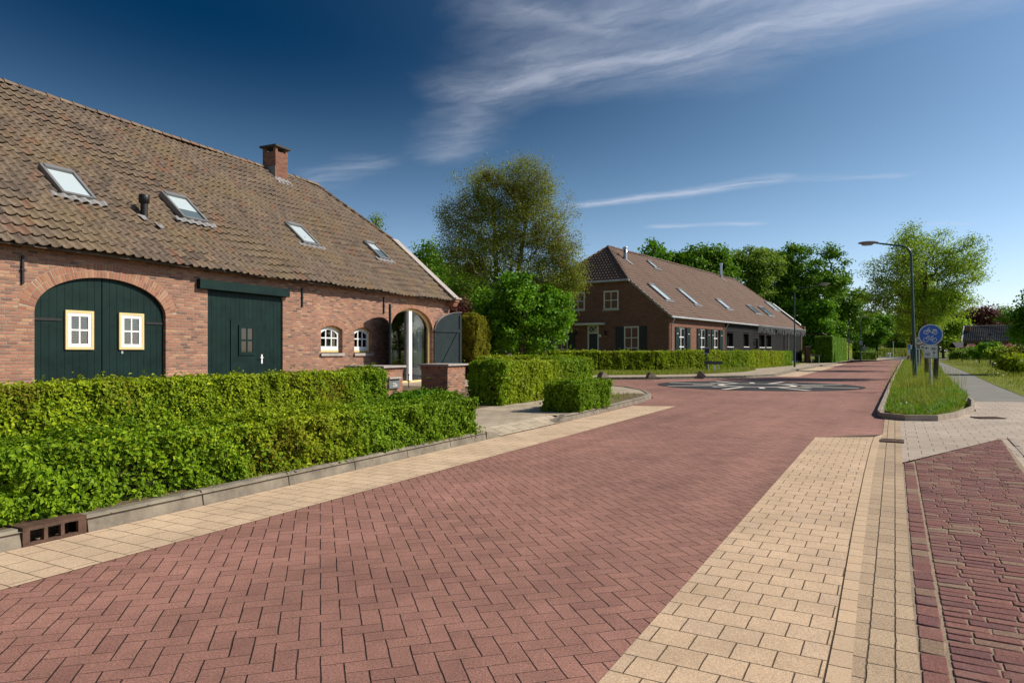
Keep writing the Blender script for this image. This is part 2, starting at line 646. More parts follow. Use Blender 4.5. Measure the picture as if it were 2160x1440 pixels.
M = {}
M['brick_near'] = bricks('red_brick_old', [(0.31, 0.138, 0.090), (0.375, 0.172, 0.112), (0.235, 0.112, 0.083), (0.42, 0.21, 0.132), (0.15, 0.088, 0.072), (0.385, 0.178, 0.117), (0.46, 0.265, 0.158)],
                         (0.34, 0.275, 0.215), 0.208, 0.0655, 0.014, bump=0.016, wob=0.008, grain=160, blotch=0.15)
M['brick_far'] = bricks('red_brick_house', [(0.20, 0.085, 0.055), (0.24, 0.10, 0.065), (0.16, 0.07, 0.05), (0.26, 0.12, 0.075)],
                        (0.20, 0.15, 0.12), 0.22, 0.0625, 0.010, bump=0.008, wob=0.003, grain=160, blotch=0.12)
M['voussoir'] = None
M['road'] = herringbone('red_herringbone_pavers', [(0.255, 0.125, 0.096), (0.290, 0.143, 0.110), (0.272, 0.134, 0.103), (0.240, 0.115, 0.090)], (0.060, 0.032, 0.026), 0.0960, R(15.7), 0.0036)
M['beige'] = bricks('sand_pavers', [(0.485, 0.34, 0.222), (0.53, 0.375, 0.247), (0.505, 0.355, 0.233), (0.495, 0.355, 0.245)], (0.13, 0.085, 0.05), 0.176, 0.177, 0.006,
                    uv='flat', angle=-RA, bump=0.006, soft=0.0015, grain=150, grain_amt=0.34, rowjit=0.06, wob=0.0015, blotch=0.16, blotch_scale=1.6)
M['gutter'] = bricks('sand_slabs', [(0.49, 0.35, 0.235), (0.55, 0.40, 0.27), (0.52, 0.375, 0.25)], (0.14, 0.095, 0.06), 0.27, 0.169, 0.006,
                     uv='flat', angle=-RA + R(1.0), bump=0.006, soft=0.0015, grain=150, grain_amt=0.3, rowjit=0.0, offset=0.5, wob=0.0015, blotch=0.16, blotch_scale=1.6)
M['edge_pavers'] = bricks('gritty_edge_pavers', [(0.37, 0.265, 0.175), (0.42, 0.305, 0.20), (0.39, 0.28, 0.185), (0.35, 0.25, 0.165)], (0.12, 0.085, 0.055), 0.21, 0.105, 0.007,
                          uv='flat', angle=R(90) - RA, bump=0.008, soft=0.002, grain=150, grain_amt=0.42, rowjit=1.0, wob=0.003, blotch=0.16)
M['grey_tiles'] = bricks('grey_pavement_tiles', [(0.36, 0.29, 0.235), (0.41, 0.33, 0.265), (0.385, 0.31, 0.25)], (0.14, 0.11, 0.085), 0.30, 0.30, 0.008,
                         uv='flat', angle=-RA, bump=0.005, grain=200, grain_amt=0.16, rowjit=0.0, wob=0.004, blotch=0.16)
M['pave_tiles'] = bricks('sandy_pavement_tiles', [(0.33, 0.265, 0.19), (0.39, 0.32, 0.235), (0.36, 0.29, 0.21)], (0.12, 0.09, 0.06), 0.30, 0.30, 0.010,
                         uv='flat', angle=-RA, bump=0.006, grain=200, grain_amt=0.2, rowjit=0.0, wob=0.006, blotch=0.22, blotch_scale=1.1)
M['kerb'] = paint('kerb_concrete', (0.195, 0.165, 0.128), 0.9, 0.35, 5.0, 0.2, 0, 0.004)
M['kerb_pale'] = paint('pale_kerb_concrete', (0.32, 0.26, 0.205), 0.9, 0.25, 5.0, 0.2, 0, 0.004)
M['asphalt'] = paint('asphalt', (0.105, 0.105, 0.115), 0.9, 0.18, 1.2, 0.25, 0, 0.002)
M['path'] = paint('path_asphalt', (0.20, 0.185, 0.165), 0.92, 0.14, 0.9, 0.2, 0, 0.003)
M['black_pave'] = bricks('black_pavers', [(0.030, 0.030, 0.033), (0.040, 0.040, 0.044), (0.034, 0.034, 0.037)], (0.012, 0.011, 0.011), 0.20, 0.10, 0.006, uv='flat', angle=0.4, bump=0.006, grain=150, grain_amt=0.4, rowjit=0.05, wob=0.002, blotch=0.3)
M['line'] = paint('white_line_stones', (0.62, 0.55, 0.47), 0.85, 0.15, 3.0)
M['soil'] = paint('soil', (0.16, 0.115, 0.075), 0.95, 0.4, 7.0, 0.1, 0, 0.02)
M['white'] = paint('white_paint', (0.80, 0.79, 0.78), 0.4, 0.03)
M['cream'] = paint('cream_paint', (0.62, 0.56, 0.46), 0.45, 0.05)
M['yellow'] = paint('ochre_yellow_paint', (0.74, 0.53, 0.24), 0.5, 0.08)
M['green'] = paint('dark_green_paint', (0.005, 0.019, 0.016), 0.5, 0.3, 2.5, 0.16)
M['green_sky'] = paint('green_paint_sky_tint', (0.018, 0.028, 0.031), 0.5, 0.2, 2.5, 0.2)  # door green with the sky's bluish reflection put into the colour
M['black'] = paint('black_iron', (0.012, 0.011, 0.011), 0.5, 0.2)
M['boards'] = paint('black_stained_boards', (0.017, 0.015, 0.016), 0.75, 0.25, 3.0, 0.08)
M['zinc'] = paint('zinc', (0.36, 0.36, 0.37), 0.5, 0.2, 4.0, 0.5, 0.3)
M['lead'] = paint('lead_flashing', (0.22, 0.21, 0.21), 0.7, 0.3, 9.0)
M['steel'] = paint('galvanised_steel', (0.42, 0.43, 0.44), 0.45, 0.12, 4.0, 0.5, 0.6)
M['shiny'] = paint('stainless_flue', (0.40, 0.40, 0.41), 0.35, 0.1, 4.0, 0.5, 0.9)
M['stone'] = paint('coping_stone', (0.36, 0.31, 0.28), 0.85, 0.18, 4.0)
M['skyframe'] = paint('grey_aluminium', (0.19, 0.185, 0.185), 0.45, 0.1, 3.0, 0.5, 0.2)
M['rust'] = paint('rusted_iron', (0.105, 0.058, 0.040), 0.8, 0.4, 12.0, 0.3, 0.2, 0.004)
M['pole_green'] = paint('dark_green_lamp_paint', (0.008, 0.050, 0.040), 0.35, 0.15, 2.0, 0.5)
M['lamp_head'] = paint('lamp_head_grey', (0.21, 0.19, 0.17), 0.45, 0.1)
M['wood'] = bark_mat('weathered_wood', (0.075, 0.055, 0.042), (0.13, 0.10, 0.078), 6.0)
M['wood_light'] = bark_mat('raw_timber', (0.36, 0.20, 0.10), (0.45, 0.26, 0.13), 4.0)
M['fence_ochre'] = paint('ochre_boards', (0.40, 0.24, 0.03), 0.7, 0.2, 2.0)
M['sign_blue'] = plain('sign_blue', (0.010, 0.110, 0.52), 0.35, 0.5)
M['sign_white'] = plain('sign_white', (0.72, 0.72, 0.70), 0.4, 0.5)
M['sign_red'] = plain('sign_red', (0.42, 0.012, 0.02), 0.4, 0.5)
M['sign_black'] = plain('sign_black', (0.012, 0.012, 0.012), 0.5, 0.4)
M['sign_grey'] = plain('sign_grey', (0.30, 0.30, 0.31), 0.5, 0.4)
M['sign_back'] = plain('sign_back_grey', (0.20, 0.21, 0.23), 0.5, 0.4)
M['sign_yellow'] = plain('sign_yellow', (0.75, 0.45, 0.01), 0.45, 0.4)
M['sign_cyan'] = plain('sign_light_blue', (0.05, 0.26, 0.62), 0.45, 0.4)
M['lattice'] = M['cream']
M['dark_core'] = paint('dark_filler', (0.020, 0.020, 0.008), 0.95, 0.5, 12.0, 0.1)  # near-black filler: blocks light in hedges, room shade put into colour indoors

m, n = new_mat('window_glass')
fr = n.node('ShaderNodeFresnel', {'IOR': 1.52})
gl = n.node('ShaderNodeBsdfGlossy', {'Color': (1, 1, 1, 1), 'Roughness': 0.01})
tp = n.node('ShaderNodeBsdfTransparent', {'Color': (0.80, 0.84, 0.82, 1)})
finish(n, n.node('ShaderNodeMixShader', {0: n.m('ADD', n.m('MULTIPLY', fr.outputs[0], 1.6), 0.02, clamp=True), 1: tp.outputs[0], 2: gl.outputs[0]}).outputs[0])
M['glass'] = m
m, n = new_mat('dark_pane')
finish(n, principled(n, (0.012, 0.014, 0.014), 0.04, None, 0, 0.8))
M['dark_pane'] = m
m, n = new_mat('roof_window_pane')
finish(n, principled(n, (0.46, 0.52, 0.54), 0.06, None, 0, 0.9))
M['blind_pane'] = m
m, n = new_mat('roof_window_dark_pane')
finish(n, principled(n, (0.10, 0.13, 0.14), 0.04, None, 0, 0.9))
M['roof_pane'] = m
m, n = new_mat('white_fabric')
finish(n, principled(n, (0.74, 0.74, 0.72), 0.9, None, 0, 0.1))
M['fabric'] = m

m, n = new_mat('voussoir_brick')
c = n.ramp(attr(n), [(0.30, 0.132, 0.086), (0.36, 0.162, 0.102), (0.24, 0.11, 0.077), (0.40, 0.21, 0.128), (0.32, 0.142, 0.09)])
g = n.noise(obj_coord(n), 60.0, 4)
c = n.node('ShaderNodeVectorMath', {0: c, 'Scale': n.m('ADD', 0.7, n.m('MULTIPLY', g, 0.6))}, operation='SCALE').outputs[0]
finish(n, principled(n, c, 0.9, g, 0.008, 0.2))
M['voussoir'] = m
M['mortar'] = paint('mortar', (0.36, 0.28, 0.21), 0.95, 0.2, 9.0)


def tile_mat(name, cols, lichen, amount=0.5, band=None):
    m, n = new_mat(name)
    oc = obj_coord(n)
    c = n.ramp(attr(n), cols)
    big = n.noise(oc, 0.55, 4, 0.62)
    f = n.m('MULTIPLY', n.step(big, 0.42, 0.68), amount)
    c = n.mix(f, c, lichen)
    fine = n.noise(oc, 24.0, 5, 0.7)
    fs = n.node('ShaderNodeMapRange', {0: fine, 1: 0.3, 2: 0.7, 3: 0.68, 4: 1.3}).outputs[0]
    c = n.node('ShaderNodeVectorMath', {0: c, 'Scale': fs}, operation='SCALE').outputs[0]
    sp = n.step(n.noise(oc, 19.0, 2), 0.72, 0.77)
    c = n.mix(n.m('MULTIPLY', sp, 0.55), c, (0.45, 0.42, 0.33))
    finish(n, principled(n, c, 0.82, fine, 0.006, 0.25))
    return m


M['pantile'] = tile_mat('old_clay_pantiles', [(0.120, 0.087, 0.064), (0.172, 0.124, 0.089), (0.142, 0.106, 0.082), (0.205, 0.146, 0.100), (0.098, 0.073, 0.058), (0.160, 0.115, 0.086), (0.185, 0.098, 0.062)], (0.205, 0.145, 0.074), 0.5)
M['pantile_far'] = tile_mat('brown_pantiles', [(0.135, 0.082, 0.062), (0.160, 0.098, 0.072), (0.118, 0.072, 0.056), (0.150, 0.094, 0.072)], (0.165, 0.115, 0.09), 0.4)
M['pantile_dark'] = tile_mat('dark_pantiles', [(0.055, 0.052, 0.056), (0.070, 0.066, 0.070), (0.062, 0.058, 0.060)], (0.10, 0.085, 0.06), 0.2)

# leaves
M['hedge_leaf'] = leaf_mat('hornbeam_leaf', [(0.0715, 0.1495, 0.0065), (0.1495, 0.26, 0.0091), (0.2405, 0.364, 0.013), (0.1105, 0.2015, 0.0078), (0.377, 0.494, 0.0234)], (0.20, 0.34, 0.01), 0.30, 0.42)
M['hedge_leaf_yellow'] = leaf_mat('beech_leaf', [(0.14, 0.203, 0.007), (0.266, 0.35, 0.0112), (0.378, 0.462, 0.0196), (0.196, 0.28, 0.0098), (0.532, 0.574, 0.042)], (0.32, 0.38, 0.01), 0.32, 0.42, (0.19, 0.13, 0.018), 0.9)
M['conifer_leaf'] = leaf_mat('conifer_leaf', [(0.084, 0.189, 0.0084), (0.133, 0.266, 0.0098), (0.182, 0.329, 0.014)], (0.12, 0.26, 0.01), 0.25, 0.6)
M['thuja_leaf'] = leaf_mat('olive_thuja_leaf', [(0.208, 0.2145, 0.013), (0.286, 0.273, 0.0156), (0.156, 0.1625, 0.0104), (0.312, 0.221, 0.026)], (0.2, 0.2, 0.01), 0.25, 0.6)
M['oak_leaf'] = leaf_mat('oak_leaf', [(0.0696, 0.1668, 0.0087), (0.1232, 0.261, 0.0116), (0.1885, 0.3407, 0.0145), (0.0943, 0.2102, 0.0101)], (0.13, 0.24, 0.01), 0.30, 0.45, None, 0.3)
M['bright_leaf'] = leaf_mat('bright_leaf', [(0.054, 0.15, 0.006), (0.09, 0.222, 0.0072), (0.138, 0.294, 0.0096), (0.198, 0.36, 0.0144)], (0.16, 0.34, 0.01), 0.32, 0.42, None, 0.5)
M['birch_leaf'] = leaf_mat('birch_leaf', [(0.165, 0.2265, 0.015), (0.2326, 0.3047, 0.02), (0.2476, 0.2422, 0.03), (0.21, 0.3359, 0.0175), (0.33, 0.4219, 0.03)], (0.26, 0.22, 0.02), 0.32, 0.45, (0.09, 0.058, 0.018), 0.35)
M['ash_leaf'] = leaf_mat('ash_leaf', [(0.1265, 0.2185, 0.0138), (0.184, 0.299, 0.0184), (0.2415, 0.3565, 0.0253), (0.1495, 0.253, 0.0161)], (0.34, 0.48, 0.03), 0.48, 0.45, None, 0.4)
M['copper_leaf'] = leaf_mat('copper_beech_leaf', [(0.091, 0.0336, 0.0308), (0.14, 0.0504, 0.0392), (0.182, 0.07, 0.0476)], (0.2, 0.05, 0.04), 0.25, 0.45)
M['pale_leaf'] = leaf_mat('pale_leaf', [(0.119, 0.21, 0.0224), (0.168, 0.273, 0.028), (0.091, 0.168, 0.0168)], (0.26, 0.38, 0.04), 0.38, 0.5, None, 0.2)
M['grass'] = leaf_mat('grass_blade', [(0.1437, 0.1898, 0.0115), (0.207, 0.2472, 0.0184), (0.2875, 0.2875, 0.0403), (0.1667, 0.23, 0.0115), (0.368, 0.299, 0.115)], (0.30, 0.36, 0.03), 0.35, 0.5, (0.22, 0.17, 0.06), 0.5)
M['flower_yellow'] = plain('yellow_flower', (0.75, 0.55, 0.01))
M['flower_white'] = plain('white_flower', (0.75, 0.75, 0.70))
M['flower_pink'] = leaf_mat('pink_blossom', [(0.42, 0.16, 0.14), (0.55, 0.30, 0.25), (0.30, 0.05, 0.06)], (0.5, 0.2, 0.2), 0.3, 0.5)
M['bark'] = bark_mat('bark', (0.055, 0.042, 0.032), (0.12, 0.095, 0.07))
M['bark_birch'] = bark_mat('birch_bark', (0.10, 0.085, 0.07), (0.52, 0.47, 0.42), 7.0, True)
M['bark_ash'] = bark_mat('lichened_bark', (0.075, 0.062, 0.045), (0.19, 0.145, 0.05), 9.0)
m, n = new_mat('meadow_ground')
oc = obj_coord(n)
c = n.ramp(n.noise(oc, 0.5, 6, 0.7), [(0.3, (0.085, 0.12, 0.012)), (0.5, (0.14, 0.165, 0.022)), (0.7, (0.22, 0.20, 0.06))])
finish(n, principled(n, c, 0.95, n.noise(oc, 8.0, 5), 0.05, 0.1))
M['meadow'] = m

# ================================================================== the ground
def along(p, t, side=0.0):
    return (p[0] + ROADD.x * t + ROADN.x * side, p[1] + ROADD.y * t + ROADN.y * side)


sheet('ground', [(-700, -60), (900, -60), (900, 1500), (-700, 1500)], -0.04, M['meadow'])

# kerb lines on the left, the corner of the side street, the kerb across the junction, the right kerb
KA = [along((-3.263, 4.625), -9), (-3.263, 4.625), (-0.374, 10.165)]
KB = [(1.0, 12.75), (1.265, 13.2), (3.50, 17.9), (3.95, 19.3), (4.12, 21.2), (3.9, 23.2), (3.4, 24.4), (2.3, 25.8), (0.2, 27.6), (-4.5, 31.0)]
KC = [(-6.0, 34.5), (1.5, 31.3), (3.46, 31.1), (6.87, 31.7), (11.4, 33.3), (13.7, 35.5), (16.2, 40.2), (19.0, 45.3), (25.0, 55.9), (43.9, 88.0), (60.0, 115.0)]
KR = [(58.0, 101.0), (52.3, 91.4), (29.15, 51.4), (14.1, 25.3), (7.62, 14.0), (7.34, 13.35), (7.48, 12.98), (7.95, 12.92), (8.73, 13.55), (10.1, 15.1), (11.35, 16.95), (11.85, 17.8)]

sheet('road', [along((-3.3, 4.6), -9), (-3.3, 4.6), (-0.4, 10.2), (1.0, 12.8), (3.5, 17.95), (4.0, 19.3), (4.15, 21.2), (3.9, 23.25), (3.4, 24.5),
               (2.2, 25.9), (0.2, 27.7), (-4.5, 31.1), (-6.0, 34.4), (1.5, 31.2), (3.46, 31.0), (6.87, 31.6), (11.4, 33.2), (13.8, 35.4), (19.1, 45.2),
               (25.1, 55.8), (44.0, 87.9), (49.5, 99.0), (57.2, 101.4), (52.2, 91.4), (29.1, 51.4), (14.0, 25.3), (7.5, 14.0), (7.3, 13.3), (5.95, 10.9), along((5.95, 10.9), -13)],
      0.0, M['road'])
sheet('far_road', [(46.5, 94.0), (56.0, 98.0), (58.5, 101.0), (120, 200), (160, 290), (150, 300), (108, 210), (49.0, 99.5)], 0.004, M['asphalt'])
# gutter strips of pale slabs
sheet('gutter', [along((-3.25, 4.62), -8), (-3.25, 4.62), (-0.37, 10.16), (1.02, 12.72), (2.9, 16.4), (3.9, 16.25), (-2.82, 3.764), along((-2.82, 3.764), -8)], 0.004, M['gutter'])
sheet('far_gutter', [(13.7, 35.4), (19.0, 45.2), (25.0, 55.8), (37.5, 76.5), (36.6, 74.5), (23.9, 51.4), (14.6, 34.9)], 0.004, M['gutter'])
# right-hand parking strip, its soldier course and gritty edging
PL = [along((0.343, 2.715), -7), (0.343, 2.715), (4.64, 10.44)]
j1 = [G(1760, 1323), G(1779, 1215), G(1797.5, 1111), G(1822.5, 994), G(1836, 940), G(1843, 922)]
j2 = [G(1795, 1440), G(1812, 1236), G(1827, 1111), G(1839, 1019), G(1849.6, 957), G(1862, 916)]
j5 = [G(1943, 1440), G(1922.5, 1257), G(1912, 1090), G(1904, 977.5), G(1902, 925), G(1898, 884.5)]
j5b = [G(1944, 1440), G(1923.5, 1257), G(1913, 1090), G(1905, 977.5)]
j2b = [G(1795, 1440), G(1812, 1236), G(1827, 1111), G(1839, 1019), G(1849.6, 957), G(1862, 916), G(1866, 884.5)]
sheet('parking_strip', PL + j1[::-1] + [along(j1[0], -6)], 0.004, M['beige'])
M['joint_dark'] = paint('dark_joint_sand', (0.09, 0.065, 0.045), 0.95, 0.3, 20.0, 0.1)
M['soldier'] = bricks('sand_soldier_course', [(0.49, 0.345, 0.225), (0.54, 0.385, 0.25), (0.47, 0.335, 0.225)], (0.13, 0.085, 0.05), 40.0, 0.175, 0.006, uv='flat', angle=-RA, bump=0.006, soft=0.0015, grain=240, grain_amt=0.22, rowjit=0.0, offset=0.0, wob=0.0015, blotch=0.1)
sheet('strip_joints', PL + j2[::-1] + [along(j2[0], -6)], 0.002, M['joint_dark'])
sheet('strip_border', [along(p_, 0, 0.009) for p_ in [along(j1[0], -6)] + j1] + j2[::-1] + [along(j2[0], -7)], 0.006, M['soldier'])
sheet('strip_edging', [along(j2[0], -7)] + j2b + j5[::-1] + [along(j5[0], -7)], 0.005, M['edge_pavers'])
sheet('crossing_pavement', [G(1903, 979), G(1898, 884), (7.4, 12.9), (8.1, 12.9), (8.8, 13.5), (10.2, 15.0), (12.0, 17.9), (14.2, 17.6), (16.5, 16.5), (13.0, 11.0), (7.36, 10.27)], 0.003, M['grey_tiles'])
sheet('side_pavement', [(7.28, 10.28), (13.0, 11.0), (12.0, 3.0), (3.2, -1.0), (1.0, -1.0), (2.60, 2.6)], 0.002, M['grey_tiles'])
# cycle path
sheet('cycle_path', [(11.75, 17.9), (15.3, 23.8), (23.5, 37.6), (51.3, 82.6), (75, 121), (78, 120), (56.7, 90.5), (29.5, 44.2), (22.7, 32.8), (18.45, 25.7), (14.2, 18.0), (13.6, 17.7)], 0.006, M['path'])
# verge and meadow
VERGE = [(7.62, 13.8), (7.5, 13.3), (7.6, 13.1), (7.95, 13.05), (8.62, 13.65), (9.98, 15.2), (11.22, 17.05), (11.85, 17.95), (15.35, 23.8), (23.55, 37.6), (51.35, 82.6), (62, 102), (58.2, 101), (52.4, 91.4), (29.25, 51.4), (14.2, 25.3)]
sheet('verge', VERGE, 0.10, M['meadow'], skirt=True)
FIELD = [(13.75, 17.95), (18.3, 25.8), (22.55, 32.9), (29.35, 44.3), (56.5, 90.6), (85, 128), (140, 128), (110, 60), (40, 12), (17, 14)]
sheet('field', FIELD, 0.015, M['meadow'])
# raised ground left of the road: pavement, planting beds and garden
sheet('pavement', KA + [(-0.62, 10.4), (0.72, 12.95)] + KB + [(-30, 50), (-40, -10), (-9, -6)], 0.105, M['pave_tiles'])
sheet('garden', [along((-3.39, 4.69), -9), (-3.39, 4.69), (-0.62, 10.05), (-0.62, 10.6), (-0.85, 14.2), (2.0, 20.2), (-1.0, 22.6), (-9, 26), (-30, 50), (-40, -10), (-9, -6)], 0.115, M['soil'])
sheet('planting_bed', [(1.2, 13.35), (3.35, 17.9), (3.75, 19.2), (3.3, 19.5), (2.4, 18.2), (0.55, 13.9)], 0.115, M['soil'])
# the driveway ramp between the two kerbs
sheet('driveway_ramp', [(-0.374, 10.165), (1.0, 12.75), (0.72, 12.95), (-0.62, 10.4)], 0, M['pave_tiles'], zs=[0.012, 0.012, 0.109, 0.109])
# pavement and lawn strip in front of the second house
sheet('corner_pavement', KC + [(66, 116), (47.0, 88.0), (42.0, 87.5), (33.0, 70.5), (28.0, 66.0), (23.5, 57.0), (12.0, 40.0), (-8.0, 39.0)], 0.105, M['pave_tiles'])
LAWN = [(-2.0, 36.9), (1.0, 35.3), (4.0, 34.3), (7.5, 34.9), (10.6, 36.5), (13.6, 39.9), (15.6, 43.6), (15.9, 45.6), (11.8, 41.2), (8.1, 39.4), (4.8, 38.6), (0.0, 38.2)]
sheet('lawn', LAWN, 0.112, M['meadow'])
sheet('yard', [(-12, 39.2), (16.3, 45.9), (23.6, 57.4), (33, 75), (43, 92), (60, 120), (20, 140), (-60, 110), (-60, 50)], 0.09, M['meadow'])


def kerb(name, line, mat, width=0.13, height=0.125, top=None, seg=1.0, side=-1, z0=-0.03):
    """A row of kerb stones; line is the foot of the face, side -1 puts the stone to the left of the line's direction."""
    mb = MB()
    pts = [Vector((p[0], p[1])) for p in line]
    dense = []
    for a, b in zip(pts[:-1], pts[1:]):
        L = (b - a).length
        k = max(1, round(L / seg))
        for i in range(k):
            dense.append(a + (b - a) * (i / k))
    dense.append(pts[-1])
    nrm = []
    for i in range(len(dense)):
        t = (dense[min(i + 1, len(dense) - 1)] - dense[max(i - 1, 0)]).normalized()
        nrm.append(Vector((t.y, -t.x)) * side)
    for i in range(len(dense) - 1):
        a, b = dense[i], dense[i + 1]
        t = (b - a).normalized() * 0.006
        a2, b2 = a + t, b - t
        na, nb = nrm[i], nrm[i + 1]
        h = height + random.uniform(-0.006, 0.004)
        bev = 0.025

        def ring(p, q):
            f = p + q * 0.022
            return [(p.x, p.y, z0), (f.x, f.y, h - bev), (f.x + q.x * bev, f.y + q.y * bev, h), (p.x + q.x * width, p.y + q.y * width, h), (p.x + q.x * width, p.y + q.y * width, z0)]
        mb.loft([ring(a2, na), ring(b2, nb)], 0)
    o = mb.build(name, mat)
    tag(o, kind='structure')
    return o


kerb('kerb', [KA[0], (-4.02, 3.17)], M['kerb'], side=-1)
kerb('kerb', [(-3.085, 4.97), KA[2]], M['kerb'], side=-1)
kerb('kerb', KB, M['kerb'], side=-1)
kerb('kerb', KC[1:], M['kerb'], side=-1)
kerb('kerb', KR[::-1], M['kerb_pale'], side=-1, width=0.11, height=0.11)
# end stones sloping down to the driveway
mb = MB()
for p, s in ((KA[2], 1), (KB[0], -1)):
    q = along(p, 0.42 * s)
    nx, ny = -ROADN.x * 0.13, -ROADN.y * 0.13
    a = [(p[0], p[1], -0.02), (p[0], p[1], 0.118), (p[0] + nx, p[1] + ny, 0.118), (p[0] + nx, p[1] + ny, -0.02)]
    b = [(q[0], q[1], -0.02), (q[0], q[1], 0.02), (q[0] + nx, q[1] + ny, 0.06), (q[0] + nx, q[1] + ny, -0.02)]
    mb.loft([a, b] if s > 0 else [b, a])
tag(mb.build('kerb_end', M['kerb']), kind='structure')
kerb('kerb', [(7.42, 10.3), (5.86, 7.73), (2.75, 2.66), (1.2, 0.1)], M['kerb_pale'], side=-1, height=0.012, width=0.10)

# --- hand-laid clinker bricks at the right: real bricks, each a little tilted
mcob, n = new_mat('old_clinker_bricks')
r = attr(n)
c = n.ramp(r, [(0.185, 0.084, 0.074), (0.215, 0.098, 0.082), (0.160, 0.078, 0.074), (0.235, 0.112, 0.09), (0.195, 0.088, 0.078), (0.25, 0.175, 0.12), (0.205, 0.092, 0.080), (0.170, 0.080, 0.077)])
oc = obj_coord(n)
ns = n.noise(oc, 80.0, 4, 0.7)
sc = n.node('ShaderNodeMapRange', {0: ns, 1: 0.3, 2: 0.7, 3: 0.7, 4: 1.3}).outputs[0]
c = n.node('ShaderNodeVectorMath', {0: c, 'Scale': sc}, operation='SCALE').outputs[0]
dust = n.step(n.noise(oc, 3.5, 5, 0.7), 0.5, 0.72)
c = n.mix(n.m('MULTIPLY', dust, 0.22), c, (0.34, 0.25, 0.20))
finish(n, principled(n, c, 0.9, ns, 0.006, 0.12))
M['clinker'] = mcob
CP = [(-0.2, -0.6), (1.627, 2.715), (4.58, 8.0), (7.36, 10.27), (5.75, 7.73), (2.7, 2.7), (0.95, -0.6)]


def inside(poly, x, y):
    x = np.asarray(x, float)
    y = np.asarray(y, float)
    c_ = np.zeros(x.shape, bool)
    n_ = len(poly)
    for i in range(n_):
        x1, y1 = poly[i]
        x2, y2 = poly[(i + 1) % n_]
        cond = ((y1 > y) != (y2 > y)) & (x < (x2 - x1) * (y - y1) / (y2 - y1 + 1e-12) + x1)
        c_ ^= cond
    return c_


mb = MB()


def cobble(cx, cy, lu, lv, rnd):
    """One worn brick: lu across the road, lv along it."""
    z = random.uniform(0.0070, 0.0100)
    tu, tv = random.gauss(0, 0.010), random.gauss(0, 0.025)
    ang = random.gauss(0, 0.018)
    ux = Vector((ROADN.x, ROADN.y)) * math.cos(ang) + Vector((ROADD.x, ROADD.y)) * math.sin(ang)
    vx = Vector((-ux.y, ux.x))
    rings = []
    for ins, dz in ((0.0, -0.030), (0.0, -0.007), (0.0018, -0.0022), (0.0055, 0.0)):
        a, b = lu / 2 - ins, lv / 2 - ins
        ch = 0.004
        ring = []
        for su, s_v in ((-a, -b + ch), (-a + ch, -b), (a - ch, -b), (a, -b + ch), (a, b - ch), (a - ch, b), (-a + ch, b), (-a, b - ch)):
            p = ux * (su + random.gauss(0, 0.0012)) + vx * (s_v + random.gauss(0, 0.0012))
            ring.append((cx + p.x, cy + p.y, z + dz + su * tu + s_v * tv))
        rings.append(ring)
    mb.loft(rings, 0, rnd, True, False)
    mb.add(rings[-1], [tuple(range(8))], 0, rnd, False)


org = Vector((1.627, 2.715))
t = -4.0
row = 0
while t < 11.5:
    off = random.uniform(0, 0.2)
    s = 0.125 + off * 0.5 - 0.1
    first = True
    ss_ = np.arange(0.115, 4.6, 0.01)
    ok_ = inside(CP, org.x + ROADD.x * t + ROADN.x * ss_, org.y + ROADD.y * t + ROADN.y * ss_)
    if ok_.any():
        s_end = ss_[ok_].max()
        s = max(0.115, ss_[ok_].min())
        while s < s_end - 0.04:
            L = 0.192 + random.gauss(0, 0.006)
            if first:
                L = random.uniform(0.09, 0.19)
                first = False
            L = min(L, s_end - s)
            if s_end - s - L < 0.05:
                L = s_end - s
            cobble(org.x + ROADD.x * t + ROADN.x * (s + L / 2), org.y + ROADD.y * t + ROADN.y * (s + L / 2), L - 0.007, 0.0755 + random.gauss(0, 0.002), random.random())
            s += L
    t += 0.0815
    row += 1
t = -4.0
while t < 6.05:
    L = 0.160 + random.gauss(0, 0.012)
    c_ = org + Vector((ROADD.x, ROADD.y)) * (t + L / 2) + Vector((ROADN.x, ROADN.y)) * 0.054
    cobble(c_.x, c_.y, 0.100, L - 0.009, random.random())
    t += L
t = 0.0
e0, e1 = Vector((4.62, 8.06)), Vector((7.30, 10.25))
ed = (e1 - e0).normalized()
tag(mb.build('brick_paving', M['clinker'], recalc=False), kind='structure')
M['joint_sand'] = paint('joint_sand', (0.29, 0.22, 0.155), 0.95, 0.3, 20.0, 0.1, 0, 0.004)
sheet('paving_bed', [(-0.26, -0.6), (1.55, 2.75), (4.50, 8.03), (4.60, 8.06), (7.36, 10.27), (5.80, 7.73), (2.75, 2.7), (1.0, -0.6)], 0.0030, M['joint_sand'])

